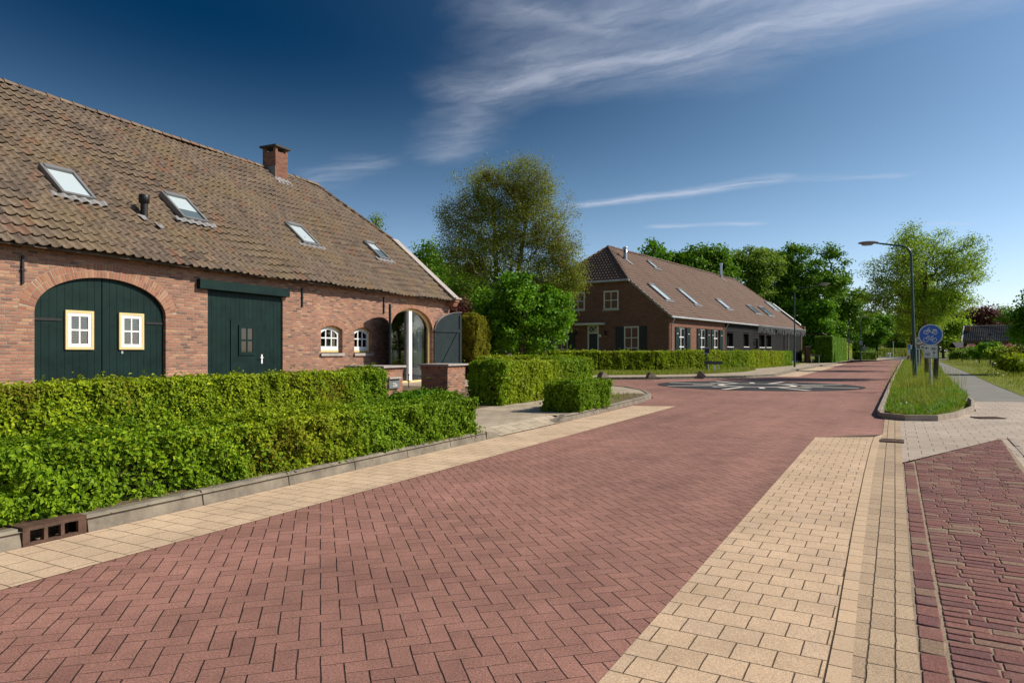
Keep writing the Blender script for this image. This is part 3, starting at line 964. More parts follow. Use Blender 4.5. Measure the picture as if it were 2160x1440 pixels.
# --- black circle with white sun rays laid into the junction
TC = (9.35, 26.1)
TR = 3.72
ROT = RA
circ = [(TC[0] + TR * math.cos(a), TC[1] + TR * math.sin(a)) for a in [2 * math.pi * i / 72 for i in range(72)]]
sheet('junction_circle', circ, 0.008, M['black_pave'])
mb = MB()
for i in range(64):
    a0, a1 = 2 * math.pi * i / 64, 2 * math.pi * (i + 1) / 64
    mb.add([(TC[0] + r_ * math.cos(a), TC[1] + r_ * math.sin(a), 0.012) for r_, a in ((1.22, a0), (1.44, a0), (1.44, a1), (1.22, a1))], [(0, 1, 2, 3)])
for i in range(16):
    a = 2 * math.pi * (i + 0.35) / 16
    r1 = 3.55 if i % 2 == 0 else 2.35
    r0 = 1.62
    dx, dy = math.cos(a), math.sin(a)
    w_ = 0.095
    mb.add([(TC[0] + dx * r0 - dy * w_, TC[1] + dy * r0 + dx * w_, 0.012), (TC[0] + dx * r0 + dy * w_, TC[1] + dy * r0 - dx * w_, 0.012),
            (TC[0] + dx * r1 + dy * w_, TC[1] + dy * r1 - dx * w_, 0.012), (TC[0] + dx * r1 - dy * w_, TC[1] + dy * r1 + dx * w_, 0.012)], [(0, 1, 2, 3)])
tag(mb.build('road_marking', M['line'], recalc=False), kind='structure')

# --- drains
mb = MB()
d0 = Vector((-4.02, 3.17))
d1 = Vector((-3.28, 4.59))
t_ = (d1 - d0).normalized()
nn_ = Vector((-t_.y, t_.x))
# the cast-iron inlet stands where the kerb is left out
t0, t1 = Vector((-3.285, 4.585)), Vector((-3.09, 4.96))
kerb('kerb', [(-4.02, 3.17), (t0.x, t0.y)], M['kerb'], side=-1)
inlet = empty('kerb_inlet', (t0.x, t0.y, 0), math.atan2(t_.y, t_.x), 'rusty cast iron gully inlet with three openings set in the kerb', 'street drain')
Ln = (t1 - t0).length
mb.box(0.0, Ln, 0.0, 0.26, 0.108, 0.130)
mb.box(0.0, Ln, 0.0, 0.03, -0.02, 0.022)
for a, b in ((0.0, 0.045), (0.135, 0.160), (0.245, 0.270), (0.365, Ln)):
    mb.box(a, b, 0.002, 0.032, 0.022, 0.108)
mb.box(0.0, Ln, 0.22, 0.26, -0.02, 0.108)
mb.build('gully_box', M['rust'], inlet)
mb = MB()
for i in range(60):
    x_, y_ = random.uniform(0.05, 0.36), random.uniform(0.015, 0.14)
    a_ = random.uniform(0, 6.3)
    s_ = random.uniform(0.012, 0.03)
    mb.add([(x_, y_, 0.006 + random.random() * 0.02), (x_ + s_ * math.cos(a_), y_ + s_ * math.sin(a_), 0.02), (x_ + s_ * math.cos(a_ + 1), y_ + s_ * math.sin(a_ + 1), 0.012)], [(0, 1, 2)])
litter = mb.build('leaf_litter', M['joint_sand'], inlet)
litter['kind'] = 'stuff'


def grate(name, centre, ang, lx, ly, label, bars=9):
    e = empty(name, (centre[0], centre[1], 0.008), ang, label, 'street drain')
    b = MB()
    b.box(-lx / 2, lx / 2, -ly / 2, -ly / 2 + 0.03, 0, 0.014)
    b.box(-lx / 2, lx / 2, ly / 2 - 0.03, ly / 2, 0, 0.014)
    b.box(-lx / 2, -lx / 2 + 0.03, -ly / 2 + 0.03, ly / 2 - 0.03, 0, 0.014)
    b.box(lx / 2 - 0.03, lx / 2, -ly / 2 + 0.03, ly / 2 - 0.03, 0, 0.014)
    b.build('grate_frame', M['rust'], e)
    b = MB()
    for i in range(bars):
        x_ = -lx / 2 + 0.03 + (lx - 0.06) * (i + 0.5) / bars
        b.box(x_ - 0.011, x_ + 0.011, -ly / 2 + 0.03, ly / 2 - 0.03, -0.002, 0.011)
    b.build('grate_bars', M['rust'], e)


grate('gully_grate', G(1882, 931), -RA, 0.30, 0.36, 'square iron gully cover at the end of the gritty edge pavers')
grate('gully_grate', G(2084, 882), -RA + 0.5, 0.50, 0.32, 'dark iron grate in the pale paving beside the cycle path', 14)

# ================================================================== houses
class Wall:
    """A vertical or sloping plane of a house, for reading photo pixels into house coordinates."""
    def __init__(self, org, a):
        self.o = Vector((org[0], org[1], 0))
        self.a = Vector((a[0], a[1], 0)).normalized()
        self.n = Vector((-self.a.y, self.a.x, 0))      # into the house
        self.rz = math.atan2(self.a.y, self.a.x)

    def ray(self, px, py):
        d = Vector(((px - 1080) / F, 1.0, (HOR - py) / F))
        e = Vector((0, 0, EYE)) - self.o
        loc = lambda v: Vector((v.dot(self.a), v.dot(self.n), v.z))
        return loc(e), loc(d)

    def plane(self, px, py, p0, nrm):
        e, d = self.ray(px, py)
        t = (Vector(p0) - e).dot(Vector(nrm)) / d.dot(Vector(nrm))
        return e + d * t

    def front(self, px, py, d=0.0):
        p = self.plane(px, py, (0, d, 0), (0, 1, 0))
        return p.x, p.z

    def gable(self, px, py):
        p = self.plane(px, py, (0, 0, 0), (1, 0, 0))
        return p.y, p.z


def arch_poly(x0, x1, zb, zs, zt, n=16):
    """Opening outline: sides to the spring line, then a curve up to the crown (half ellipse)."""
    cx, rx, rz = (x0 + x1) / 2, (x1 - x0) / 2, zt - zs
    p = [(x0, zb), (x1, zb)]
    for i in range(n + 1):
        a = math.pi * i / n
        p.append((cx + rx * math.cos(a), zs + rz * math.sin(a)))
    return p


def seg_poly(x0, x1, zb, zs, zt, n=8):
    """Opening with a shallow segmental head."""
    p = [(x0, zb), (x1, zb)]
    for i in range(n + 1):
        t = i / n
        p.append((x1 + (x0 - x1) * t, zs + (zt - zs) * (1 - (2 * t - 1) ** 2)))
    return p


def ring_bricks(curve, depth, y0, y1, parent, name, brick=0.062):
    """Voussoirs stood along a curve (list of x,z, ordered), with mortar behind them."""
    pts = [Vector((p[0], p[1])) for p in curve]
    lens = [0]
    for a, b in zip(pts[:-1], pts[1:]):
        lens.append(lens[-1] + (b - a).length)

    def at(s):
        s = min(max(s, 0), lens[-1] - 1e-6)
        for i in range(len(pts) - 1):
            if lens[i + 1] >= s:
                f = (s - lens[i]) / (lens[i + 1] - lens[i])
                t = (pts[i + 1] - pts[i]).normalized()
                return pts[i] + (pts[i + 1] - pts[i]) * f, t
    k = int(lens[-1] / brick)
    mb = MB()
    step = lens[-1] / k
    for i in range(k):
        a, ta = at(i * step + 0.007)
        b, tb = at((i + 1) * step - 0.007)
        na, nb = Vector((ta.y, -ta.x)), Vector((tb.y, -tb.x))
        split = random.choice((0.5, 0.5, 1.0))
        parts = [(0.0, depth)] if split == 1.0 else [(0.0, depth * 0.5 - 0.006), (depth * 0.5 + 0.006, depth)]
        for h0, h1 in parts:
            q = [a + na * h0, b + nb * h0, b + nb * h1, a + na * h1]
            yj = y0 + random.uniform(0, 0.004)
            mb.prism_y([(p.x, p.y) for p in q], yj, y1, 0)
    # mortar bed
    vs, fs = [], []
    N_ = 40
    for i in range(N_ + 1):
        a, t = at(lens[-1] * i / N_)
        nn = Vector((t.y, -t.x))
        vs += [(a.x, y0 + 0.006, a.y), (a.x + nn.x * (depth + 0.008), y0 + 0.006, a.y + nn.y * (depth + 0.008))]
    for i in range(N_):
        fs.append((2 * i, 2 * i + 1, 2 * i + 3, 2 * i + 2))
    mb.add(vs, fs, 1)
    return mb.build(name, [M['voussoir'], M['mortar']], parent)


def pantiles(org, u, w, length, rise, mat, parent, name, tw=0.225, gauge=0.315, keep=None, amp=0.032, lift=0.034, seed=1, jit=1.0, samples=7):
    """Individual S-shaped roof tiles: org is the eave corner, u along the eave, w up the slope (both unit)."""
    rg = np.random.default_rng(seed)
    org, u, w = np.array(org), np.array(u), np.array(w)
    nrm = np.cross(u, w)
    if nrm[2] < 0:
        nrm = -nrm
    nc, nr = int(length / tw) + 1, int(math.ceil(rise / gauge))
    uu, ww = np.meshgrid(np.arange(nc) * tw, np.arange(nr) * gauge)
    uu, ww = uu.ravel(), ww.ravel()
    if keep is not None:
        ok = np.array([keep(a + tw / 2, b + gauge / 2) for a, b in zip(uu, ww)])
        uu, ww = uu[ok], ww[ok]
    n_ = len(uu)
    s = np.linspace(0, 1, samples)
    # pan and roll
    prof = amp * (np.where(s < 0.68, -np.sin(np.pi * s / 0.68) * 0.55, np.sin(np.pi * (s - 0.68) / 0.32) * 0.9))
    L = gauge + 0.06
    ju = rg.normal(0, 0.004 * jit, n_)
    jw = rg.normal(0, 0.008 * jit, n_)
    jl = lift + np.abs(rg.normal(0, 0.006 * jit, n_))
    # slight sag of an old roof
    sag = 0.02 * jit * np.sin(uu * 0.8 + ww * 0.6) + 0.015 * jit * np.sin(uu * 1.9 + 1.3 * ww + 2)
    V = np.zeros((n_, 4 * samples, 3))
    for r_, (along_, z_) in enumerate(((0.0, -0.020), (0.0, 0.0), (0.5, 0.0), (1.0, 0.0))):
        lz = jl * (1 - along_) + z_
        for k in range(samples):
            p = org + (uu + ju + s[k] * (tw + 0.012))[:, None] * u + (ww + jw + along_ * L)[:, None] * w + (lz + prof[k] + sag)[:, None] * nrm
            V[:, r_ * samples + k, :] = p
    faces = []
    for r_ in range(3):
        for k in range(samples - 1):
            a = r_ * samples + k
            faces.append((a, a + 1, a + 1 + samples, a + samples))
    faces = np.array(faces)
    Fc = (faces[None] + (np.arange(n_) * 4 * samples)[:, None, None]).reshape(-1, 4)
    rnd = np.repeat(rg.random(n_), len(faces))
    me = np_mesh(name, [(V.reshape(-1, 3), Fc, 0, rnd, True)], [mat])
    return link(name, me, parent)


def ridge_caps(a, b, rad, mat, parent, name, L=0.36):
    a, b = Vector(a), Vector(b)
    d = b - a
    k = max(1, int(d.length / L))
    t = d.normalized()
    side = t.cross(Vector((0, 0, 1))).normalized()
    up = side.cross(t).normalized()
    mb = MB()
    for i in range(k):
        p = a + d * (i / k) + up * random.gauss(0, 0.006) + side * random.gauss(0, 0.005)
        q = a + d * ((i + 1.10) / k)
        rings = []
        for pt, r_ in ((p, rad * 1.06), (p + (q - p) * 0.12, rad * 1.06), (p + (q - p) * 0.13, rad * 0.97), (q, rad * 0.92)):
            rings.append([pt + side * (math.cos(x) * r_) + up * (math.sin(x) * r_ * 0.9 - 0.05) for x in [math.pi * (j / 8) for j in range(9)]])
        n_ = 9
        v = [x for r_ in rings for x in r_]
        f = [(g * n_ + j, g * n_ + j + 1, (g + 1) * n_ + j + 1, (g + 1) * n_ + j) for g in range(3) for j in range(n_ - 1)]
        f.append(tuple(range(n_)))
        mb.add(v, f, 0, random.random(), True)
    return mb.build(name, mat, parent, recalc=False)


def roof_window(parent, wall, corners, org, up, blind=0.6, open_=0.0, rot_z=0):
    """Roof window lying on the slope; corners are photo pixels TL, TR, BR, BL."""
    nrm = Vector((0, -up[2], up[1]))
    P = [wall.plane(x, y, Vector(org) + nrm * 0.12, nrm) for x, y in corners]
    U = Vector((1, 0, 0))
    Wv = Vector(up)
    us = [(p - Vector(org)).dot(U) for p in P]
    ws = [(p - Vector(org)).dot(Wv) for p in P]
    u0, u1 = (us[0] + us[3]) / 2, (us[1] + us[2]) / 2
    w1, w0 = (ws[0] + ws[1]) / 2, (ws[2] + ws[3]) / 2
    mb = MB()
    mat = Matrix(((U.x, Wv.x, nrm.x, 0), (U.y, Wv.y, nrm.y, 0), (U.z, Wv.z, nrm.z, 0), (0, 0, 0, 1)))
    mat.translation = Vector(org)
    mb.M = mat
    t = 0.075
    zb, zt = 0.0, 0.145
    mb.box(u0, u0 + t, w0, w1, zb, zt)
    mb.box(u1 - t, u1, w0, w1, zb, zt)
    mb.box(u0 + t, u1 - t, w0, w0 + t * 0.9, zb, zt - 0.01)
    mb.box(u0 + t, u1 - t, w1 - 0.13, w1, zb, zt + 0.025)
    f = mb.build('roof_window', M['skyframe'], parent)
    pb = MB()
    pb.M = mat
    wm = w0 + t * 0.9 + (w1 - 0.13 - w0 - t * 0.9) * (1 - blind)
    if blind < 1:
        pb.add([(u0 + t, w0 + t * 0.9, 0.105), (u1 - t, w0 + t * 0.9, 0.105), (u1 - t, wm, 0.105), (u0 + t, wm, 0.105)], [(0, 1, 2, 3)], 1)
    if blind > 0:
        pb.add([(u0 + t, wm, 0.105), (u1 - t, wm, 0.105), (u1 - t, w1 - 0.13, 0.105), (u0 + t, w1 - 0.13, 0.105)], [(0, 1, 2, 3)], 0)
    pb.build('pane', [M['blind_pane'], M['roof_pane']], f)
    ab = MB()
    ab.M = mat
    k = int((u1 - u0 + 0.5) / 0.112)
    vs, fs = [], []
    for i in range(k * 4 + 1):
        x = u0 - 0.25 + i / (k * 4) * (u1 - u0 + 0.5)
        z = 0.085 + 0.025 * math.sin(i * math.pi / 4)
        vs += [(x, w0 + 0.02, z), (x, w0 - 0.15, z - 0.012)]
    for i in range(k * 4):
        fs.append((2 * i, 2 * i + 1, 2 * i + 3, 2 * i + 2))
    ab.add(vs, fs, 0, None, True)
    ab.build('lead_apron', M['lead'], f, recalc=False)
    return u0, u1, w0, w1


def casement(parent, x0, x1, z0, z1, nx, nz, y, frame=0.05, bar=0.025, mat='white', pane='glass', depth=0.06, head=0.0, zsplit=None, name='window', lower=0.0):
    """White window: outer frame, glazing bars and one pane, facing -y in the parent's coordinates."""
    mb = MB()
    zt = z1 - head
    if head:
        outer = seg_poly(x0, x1, z0, zt, z1)
        inner = seg_poly(x0 + frame, x1 - frame, z0 + frame + lower, zt - frame * 0.9, z1 - frame)
        k = len(outer)
        vs = [(p[0], y, p[1]) for p in outer] + [(p[0], y, p[1]) for p in inner] + [(p[0], y + depth, p[1]) for p in outer] + [(p[0], y + depth, p[1]) for p in inner]
        fs = []
        for i in range(k):
            j = (i + 1) % k
            fs += [(i, j, j + k, i + k), (i + k, j + k, j + 3 * k, i + 3 * k), (i, i + 2 * k, j + 2 * k, j)]
        mb.add(vs, fs)
    else:
        mb.box(x0, x0 + frame, y, y + depth, z0, z1)
        mb.box(x1 - frame, x1, y, y + depth, z0, z1)
        mb.box(x0 + frame, x1 - frame, y, y + depth, z1 - frame, z1)
        mb.box(x0 + frame, x1 - frame, y, y + depth, z0, z0 + frame + lower)
    for i in range(1, nx):
        x = x0 + frame + (x1 - x0 - 2 * frame) * i / nx
        zz = z1 - frame * 0.8 - (head * (2 * i / nx - 1) ** 2 if head else 0)
        mb.box(x - bar / 2, x + bar / 2, y + 0.008, y + depth - 0.005, z0 + frame + lower, zz)
    zs = [z0 + frame + lower + (z1 - z0 - 2 * frame - lower) * i / nz for i in range(1, nz)] if zsplit is None else zsplit
    for z in zs:
        mb.box(x0 + frame, x1 - frame, y + 0.006, y + depth - 0.007, z - bar / 2, z + bar / 2)
    w = mb.build(name, M[mat], parent)
    pb = MB()
    yg = y + depth * 0.6
    if head:
        p = seg_poly(x0 + frame * 0.7, x1 - frame * 0.7, z0 + frame * 0.7, zt - frame * 0.7, z1 - frame * 0.7)
    else:
        p = [(x0 + frame * 0.7, z0 + frame * 0.7), (x1 - frame * 0.7, z0 + frame * 0.7), (x1 - frame * 0.7, z1 - frame * 0.7), (x0 + frame * 0.7, z1 - frame * 0.7)]
    pb.add([(a, yg, b) for a, b in p], [tuple(range(len(p)))])
    pb.build('pane', M[pane], w)
    return w


def anchor(parent, x, z0, z1):
    mb = MB()
    mb.box(x - 0.02, x + 0.02, -0.045, -0.004, z0, z1, bevel=0.006)
    mb.box(x - 0.035, x + 0.035, -0.055, -0.004, (z0 + z1) / 2 - 0.02, (z0 + z1) / 2 + 0.02)
    mb.build('wall_anchor', M['black'], parent)


# ------------------------------------------------------------------ the farmhouse at the left
FW = Wall((-2.66, 29.0), (0.416, 0.909))
farm = empty('farmhouse', (-2.66, 29.0, 0), FW.rz, 'long old brick farmhouse with lichened pantile roof, four roof windows and dark green barn doors', 'house')
S0 = -25.0
HW = 5.34                         # half width
EO = 0.36
EZ = (FW.front(0, 511, -EO)[1] + FW.front(942, 631.5, -EO)[1]) / 2               # eave height and overhang
RZ = 8.42
TANP = (RZ - EZ) / (HW + EO)
pit = math.atan(TANP)
UP = (0, math.cos(pit), math.sin(pit))
EORG = (0, -EO, EZ)

dl = FW.front(72.6, 660)[0]; dr = FW.front(349.7, 660)[0]
dct, dzt = FW.front(211, 585.6)
dzs = FW.front(74, 650)[1]
gl0 = FW.front(438, 700)[0]; gl1 = FW.front(596.5, 700)[0]
bz0, bz1 = FW.front(430, 611.5)[1], FW.front(430, 590)[1]
ax0, ax1 = FW.front(823.5, 700)[0], FW.front(913, 700)[0]
azt, azs, azb = FW.front(866, 650)[1], FW.front(823.5, 693)[1], FW.front(866, 806)[1]
print('barn door', dl, dr, dzs, dzt, 'gate', gl0, gl1, bz0, bz1, 'arch', ax0, ax1, azb, azs, azt, 'ridge', RZ)

mb = MB()
mb.box(S0, 0.0, 0.0, 0.30, -0.05, 3.50)
wall = mb.build('wall', M['brick_near'], farm)
cb = MB()
cb.prism_y(arch_poly(dl, dr, -0.2, dzs, dzt, 24), -0.2, 0.6)
cb.box(gl0, gl1, -0.2, 0.6, -0.2, bz0 + 0.1)
cb.prism_y(arch_poly(ax0, ax1, azb - 0.1, azs, azt, 24), -0.2, 0.6)
WN = []
for l, r, t, ts, b in ((677, 722.5, 686.5, 694, 744.5), (747.5, 784.5, 690.5, 697.5, 744.5)):
    x0, x1 = FW.front(l, 720)[0], FW.front(r, 720)[0]
    xm = (l + r) / 2
    z1, zs_, z0 = FW.front(xm, t)[1], FW.front(l, ts)[1], FW.front(xm, b)[1]
    WN.append((x0, x1, z0, zs_, z1))
    cb.prism_y(seg_poly(x0, x1, z0, zs_, z1), -0.2, 0.6)
print('windows', WN)
cut(wall, cb)
# the other walls
mb = MB()
W2 = 2 * HW
for x0, x1, fl in ((-0.30, -0.002, 1), (S0, S0 + 0.3, 0)):
    vg = [(0.302, -0.05), (W2, -0.05), (W2, 3.4), (HW, 8.05), (0.302, 3.72)]
    if fl:
        vg = [(0.302, -0.05), (W2, -0.05), (W2, 3.4), (W2 - 2.61, 5.75), (2.61, 5.75), (0.302, 3.62)]
    n_ = len(vg)
    vs = [(x0, p[0], p[1]) for p in vg] + [(x1, p[0], p[1]) for p in vg]
    mb.add(vs, [tuple(range(n_)), tuple(range(2 * n_ - 1, n_ - 1, -1))] + [(i, (i + 1) % n_, (i + 1) % n_ + n_, i + n_) for i in range(n_)])
mb.box(S0 + 0.3, -0.3, W2 - 0.3, W2 - 0.002, -0.05, 3.4)
mb.build('rear_wall', M['brick_near'], farm)
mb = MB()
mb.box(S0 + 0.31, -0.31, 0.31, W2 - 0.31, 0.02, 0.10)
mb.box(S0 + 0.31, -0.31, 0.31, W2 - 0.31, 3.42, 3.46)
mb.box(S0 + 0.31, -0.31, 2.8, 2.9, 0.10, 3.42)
mb.build('interior', M['dark_core'], farm)  # near-black slabs added: the rooms' darkness put into their colour

print('EZ', EZ)
HIP = 2.10                         # ridge stops this far before the gable
VB = 2.61                          # the gable rises to this depth before the half hip starts
vh0 = (VB + EO) / math.cos(pit)
vh1 = (HW + EO) / math.cos(pit)


def keep_farm(a, b):
    s = S0 - 0.2 + a
    if s > -0.30:
        return False
    if b > vh0:
        return s < -0.05 - HIP * (b - vh0) / (vh1 - vh0) + 0.05
    return True


roof = pantiles((S0 - 0.2, -EO, EZ), (1, 0, 0), UP, -S0 + 0.4, (HW + EO) / math.cos(pit) - 0.05, M['pantile'], farm, 'roof', keep=keep_farm, seed=3, samples=8, amp=0.046, lift=0.050, jit=1.4)
# under-roof (battens and boards) closes the shell, the far slope and the half hip
mb = MB()
i_ = 0.05
e0, r0 = (-EO + 0.05, EZ - 0.03), (HW, RZ - 0.06)
hz_ = EZ + (VB + EO) * TANP
mb.add([(S0 - 0.2, e0[0], e0[1]), (-0.02, e0[0], e0[1]), (-0.02, VB, hz_ - 0.05), (-HIP, HW, r0[1]), (S0 - 0.2, HW, r0[1])], [(0, 1, 2, 3, 4)])
mb.add([(S0 - 0.2, W2 - e0[0], e0[1]), (-0.02, W2 - e0[0], e0[1]), (-0.02, W2 - VB, hz_ - 0.05), (-HIP, HW, r0[1]), (S0 - 0.2, HW, r0[1])], [(4, 3, 2, 1, 0)])
mb.add([(0.10, VB - 0.1, hz_ - 0.12), (0.10, W2 - VB + 0.1, hz_ - 0.12), (-HIP, HW, RZ)], [(0, 1, 2)])
mb.add([(S0 - 0.2, -EO, EZ), (S0 - 0.2, HW, RZ - 0.06), (S0 - 0.2, W2 + EO, EZ)], [(0, 1, 2)])
mb.build('roof_boards', M['pantile'], roof, recalc=False)
ridge_caps((S0, HW, RZ + 0.05), (-HIP + 0.05, HW, RZ + 0.05), 0.125, M['pantile'], roof, 'ridge_tiles')
ridge_caps((0.05, VB - 0.05, hz_ + 0.03), (-HIP, HW, RZ + 0.05), 0.11, M['pantile'], roof, 'hip_tiles')
# parapet of the gable with its coping stones and brick kneeler
mb = MB()
pz = lambda d: EZ + (d + EO) * TANP
vs = []
for x in (-0.28, 0.06):
    vs += [(x, -EO + 0.02, pz(-EO) - 0.02), (x, VB + 0.05, pz(VB) - 0.02), (x, VB + 0.05, pz(VB) + 0.14), (x, -EO + 0.02, pz(-EO) + 0.14)]
mb.add(vs, [(0, 1, 2, 3), (7, 6, 5, 4), (0, 4, 5, 1), (1, 5, 6, 2), (2, 6, 7, 3), (3, 7, 4, 0)])
pr = mb.build('parapet', M['brick_near'], farm)
mb = MB()
vs = []
for x in (-0.33, 0.11):
    vs += [(x, -EO - 0.05, pz(-EO) + 0.10), (x, VB + 0.06, pz(VB) + 0.145), (x, VB + 0.06, pz(VB) + 0.215), (x, -EO - 0.05, pz(-EO) + 0.17)]
mb.add(vs, [(0, 1, 2, 3), (7, 6, 5, 4), (0, 4, 5, 1), (1, 5, 6, 2), (2, 6, 7, 3), (3, 7, 4, 0)])
mb.box(-0.35, 0.13, -EO - 0.16, -EO - 0.05, pz(-EO) + 0.08, pz(-EO) + 0.15)
mb.build('coping', M['stone'], pr)
mb = MB()
for k in range(4):
    mb.box(-0.27 + 0.0 * k, 0.055 + 0.0 * k, -EO - 0.10 + 0.04 * k, 0.0, pz(-EO) + 0.075 - 0.066 * (k + 1), pz(-EO) + 0.075 - 0.066 * k - 0.006)
mb.box(-0.265, 0.05, -EO - 0.09, -0.0, pz(-EO) - 0.02, pz(-EO) + 0.08)
mb.build('kneeler', M['voussoir'], pr)

# barn door: two leaves of boards with a small window each
yd = 0.085
mid = FW.front(220.4, 700)[0]
ap = arch_poly(dl + 0.01, dr - 0.01, 0.12, dzs, dzt - 0.01, 24)


def leaf_door(xa, xb, poly_top, name, parent, mat, y0, bw=0.17, flip=False):
    """Vertical boards cut to the arch; every board stands a millimetre or two off its neighbour."""
    mb = MB()
    k = max(2, round((xb - xa) / bw))
    for i in range(k):
        p, q = xa + (xb - xa) * i / k + 0.003, xa + (xb - xa) * (i + 1) / k - 0.003
        yo = y0 + random.uniform(0, 0.003)
        pr_ = [(p, 0.12), (q, 0.12)] + [(q + (p - q) * t, poly_top(q + (p - q) * t)) for t in (0, 0.33, 0.66, 1)]
        mb.prism_y(pr_, yo, y0 + 0.05, 0)
    mb.box(xa, xb, y0 + 0.012, y0 + 0.05, 0.12, min(poly_top(xa), poly_top(xb)) - 0.02)
    return mb.build(name, mat, parent)


cxa, rxa = (dl + dr) / 2, (dr - dl) / 2 - 0.01
top_a = lambda x: dzs + (dzt - 0.01 - dzs) * math.sqrt(max(0.0, 1 - min(1, abs((x - cxa) / rxa)) ** 2))
for xa, xb, (wl, wr, wt_, wb), hinge in ((dl + 0.012, mid - 0.01, (136, 196, 655, 737), (71, 129, 672)), (mid + 0.01, dr - 0.012, (249.4, 301.7, 660.5, 737), (306, 351, 681.5))):
    lf = leaf_door(xa, xb, top_a, 'barn_door', farm, M['green'], yd)
    x0, x1 = FW.front(wl, 700, yd)[0], FW.front(wr, 700, yd)[0]
    z1, z0 = FW.front((wl + wr) / 2, wt_, yd)[1], FW.front((wl + wr) / 2, wb, yd)[1]
    mb = MB()
    t = 0.055
    mb.box(x0, x0 + t, yd - 0.04, yd - 0.001, z0, z1)
    mb.box(x1 - t, x1, yd - 0.04, yd - 0.001, z0, z1)
    mb.box(x0 + t, x1 - t, yd - 0.04, yd - 0.001, z1 - t, z1)
    mb.box(x0 + t, x1 - t, yd - 0.04, yd - 0.001, z0, z0 + t)
    surround = mb.build('window_surround', M['yellow'], lf)
    w = casement(lf, x0 + t, x1 - t, z0 + t, z1 - t, 2, 2, yd - 0.032, 0.07, 0.035, 'white', 'glass', 0.03)
    mb = MB()
    zz = z0 + 0.1
    while zz < z1 - 0.1:
        mb.add([(x0 + 0.09, yd - 0.0045, zz), (x1 - 0.09, yd - 0.0045, zz), (x1 - 0.09, yd - 0.0015, zz + 0.030), (x0 + 0.09, yd - 0.0015, zz + 0.030)], [(0, 1, 2, 3)])
        zz += 0.036
    mb.build('blind', M['fabric'], lf, recalc=False)
    hx0, hz0 = FW.front(hinge[0], hinge[2], yd)
    hx1, _ = FW.front(hinge[1], hinge[2], yd)
    mb = MB()
    mb.box(hx0, hx1, yd - 0.018, yd - 0.001, hz0 - 0.03, hz0 + 0.03, bevel=0.006)
    mb.build('hinge', M['black'], lf)
hx, hz0 = FW.front(257, 743, yd)
mb = MB()
mb.box(hx - 0.03, hx + 0.02, yd - 0.02, yd - 0.001, hz0 - 0.035, hz0 + 0.03, bevel=0.006)
mb.build('lock', M['steel'], farm)
ring_bricks(arch_poly(dl, dr, dzs - 0.05, dzs - 0.05, dzt, 40)[2:], 0.30, -0.008, 0.02, farm, 'brick_arch', 0.068)

# sliding door beneath its long beam
mb = MB()
bx0, bx1 = FW.front(422, 600, -0.12)[0], FW.front(611, 617, -0.12)[0]
mb.box(bx0, bx1, -0.13, -0.003, bz0 + 0.02, bz1, bevel=0.008)
mb.build('beam', M['green'], farm)
sd = leaf_door(gl0 + 0.01, gl1 - 0.01, lambda x: bz0 + 0.06, 'sliding_door', farm, M['green'], 0.05, 0.16)
wx0, wx1 = FW.front(485.6, 700, 0.05)[0], FW.front(555, 700, 0.05)[0]
wz1 = FW.front(520, 676, 0.05)[1]
mb = MB()
k = 5
for i in range(k):
    p, q = wx0 + (wx1 - wx0) * i / k + 0.002, wx0 + (wx1 - wx0) * (i + 1) / k - 0.002
    mb.box(p, q, 0.030, 0.047, 0.14, wz1)
wk = mb.build('wicket_door', M['green'], sd)
x0, x1 = FW.front(502.8, 700, 0.03)[0], FW.front(537, 700, 0.03)[0]
z1, z0 = FW.front(520, 686, 0.03)[1], FW.front(520, 749, 0.03)[1]
casement(sd, x0, x1, z0, z1, 2, 2, 0.004, 0.085, 0.05, 'green', 'dark_pane', 0.025, name='door_window')
hx, hz0 = FW.front(551.6, 757, 0.03)
mb = MB()
mb.box(hx - 0.025, hx + 0.025, 0.012, 0.029, hz0 - 0.13, hz0 + 0.13, bevel=0.004)
mb.tube([(hx, 0.012, hz0 + 0.04), (hx, -0.035, hz0 + 0.04), (hx - 0.11, -0.035, hz0 + 0.035)], 0.011, 8)
mb.build('door_handle', M['white'], sd)

for x_, a, b in ((48.5, 539, 599), (638, 607, 647.6), (810, 626.5, 662)):
    xx, za = FW.front(x_, a, -0.03)
    anchor(farm, xx, FW.front(x_, b, -0.03)[1], za)

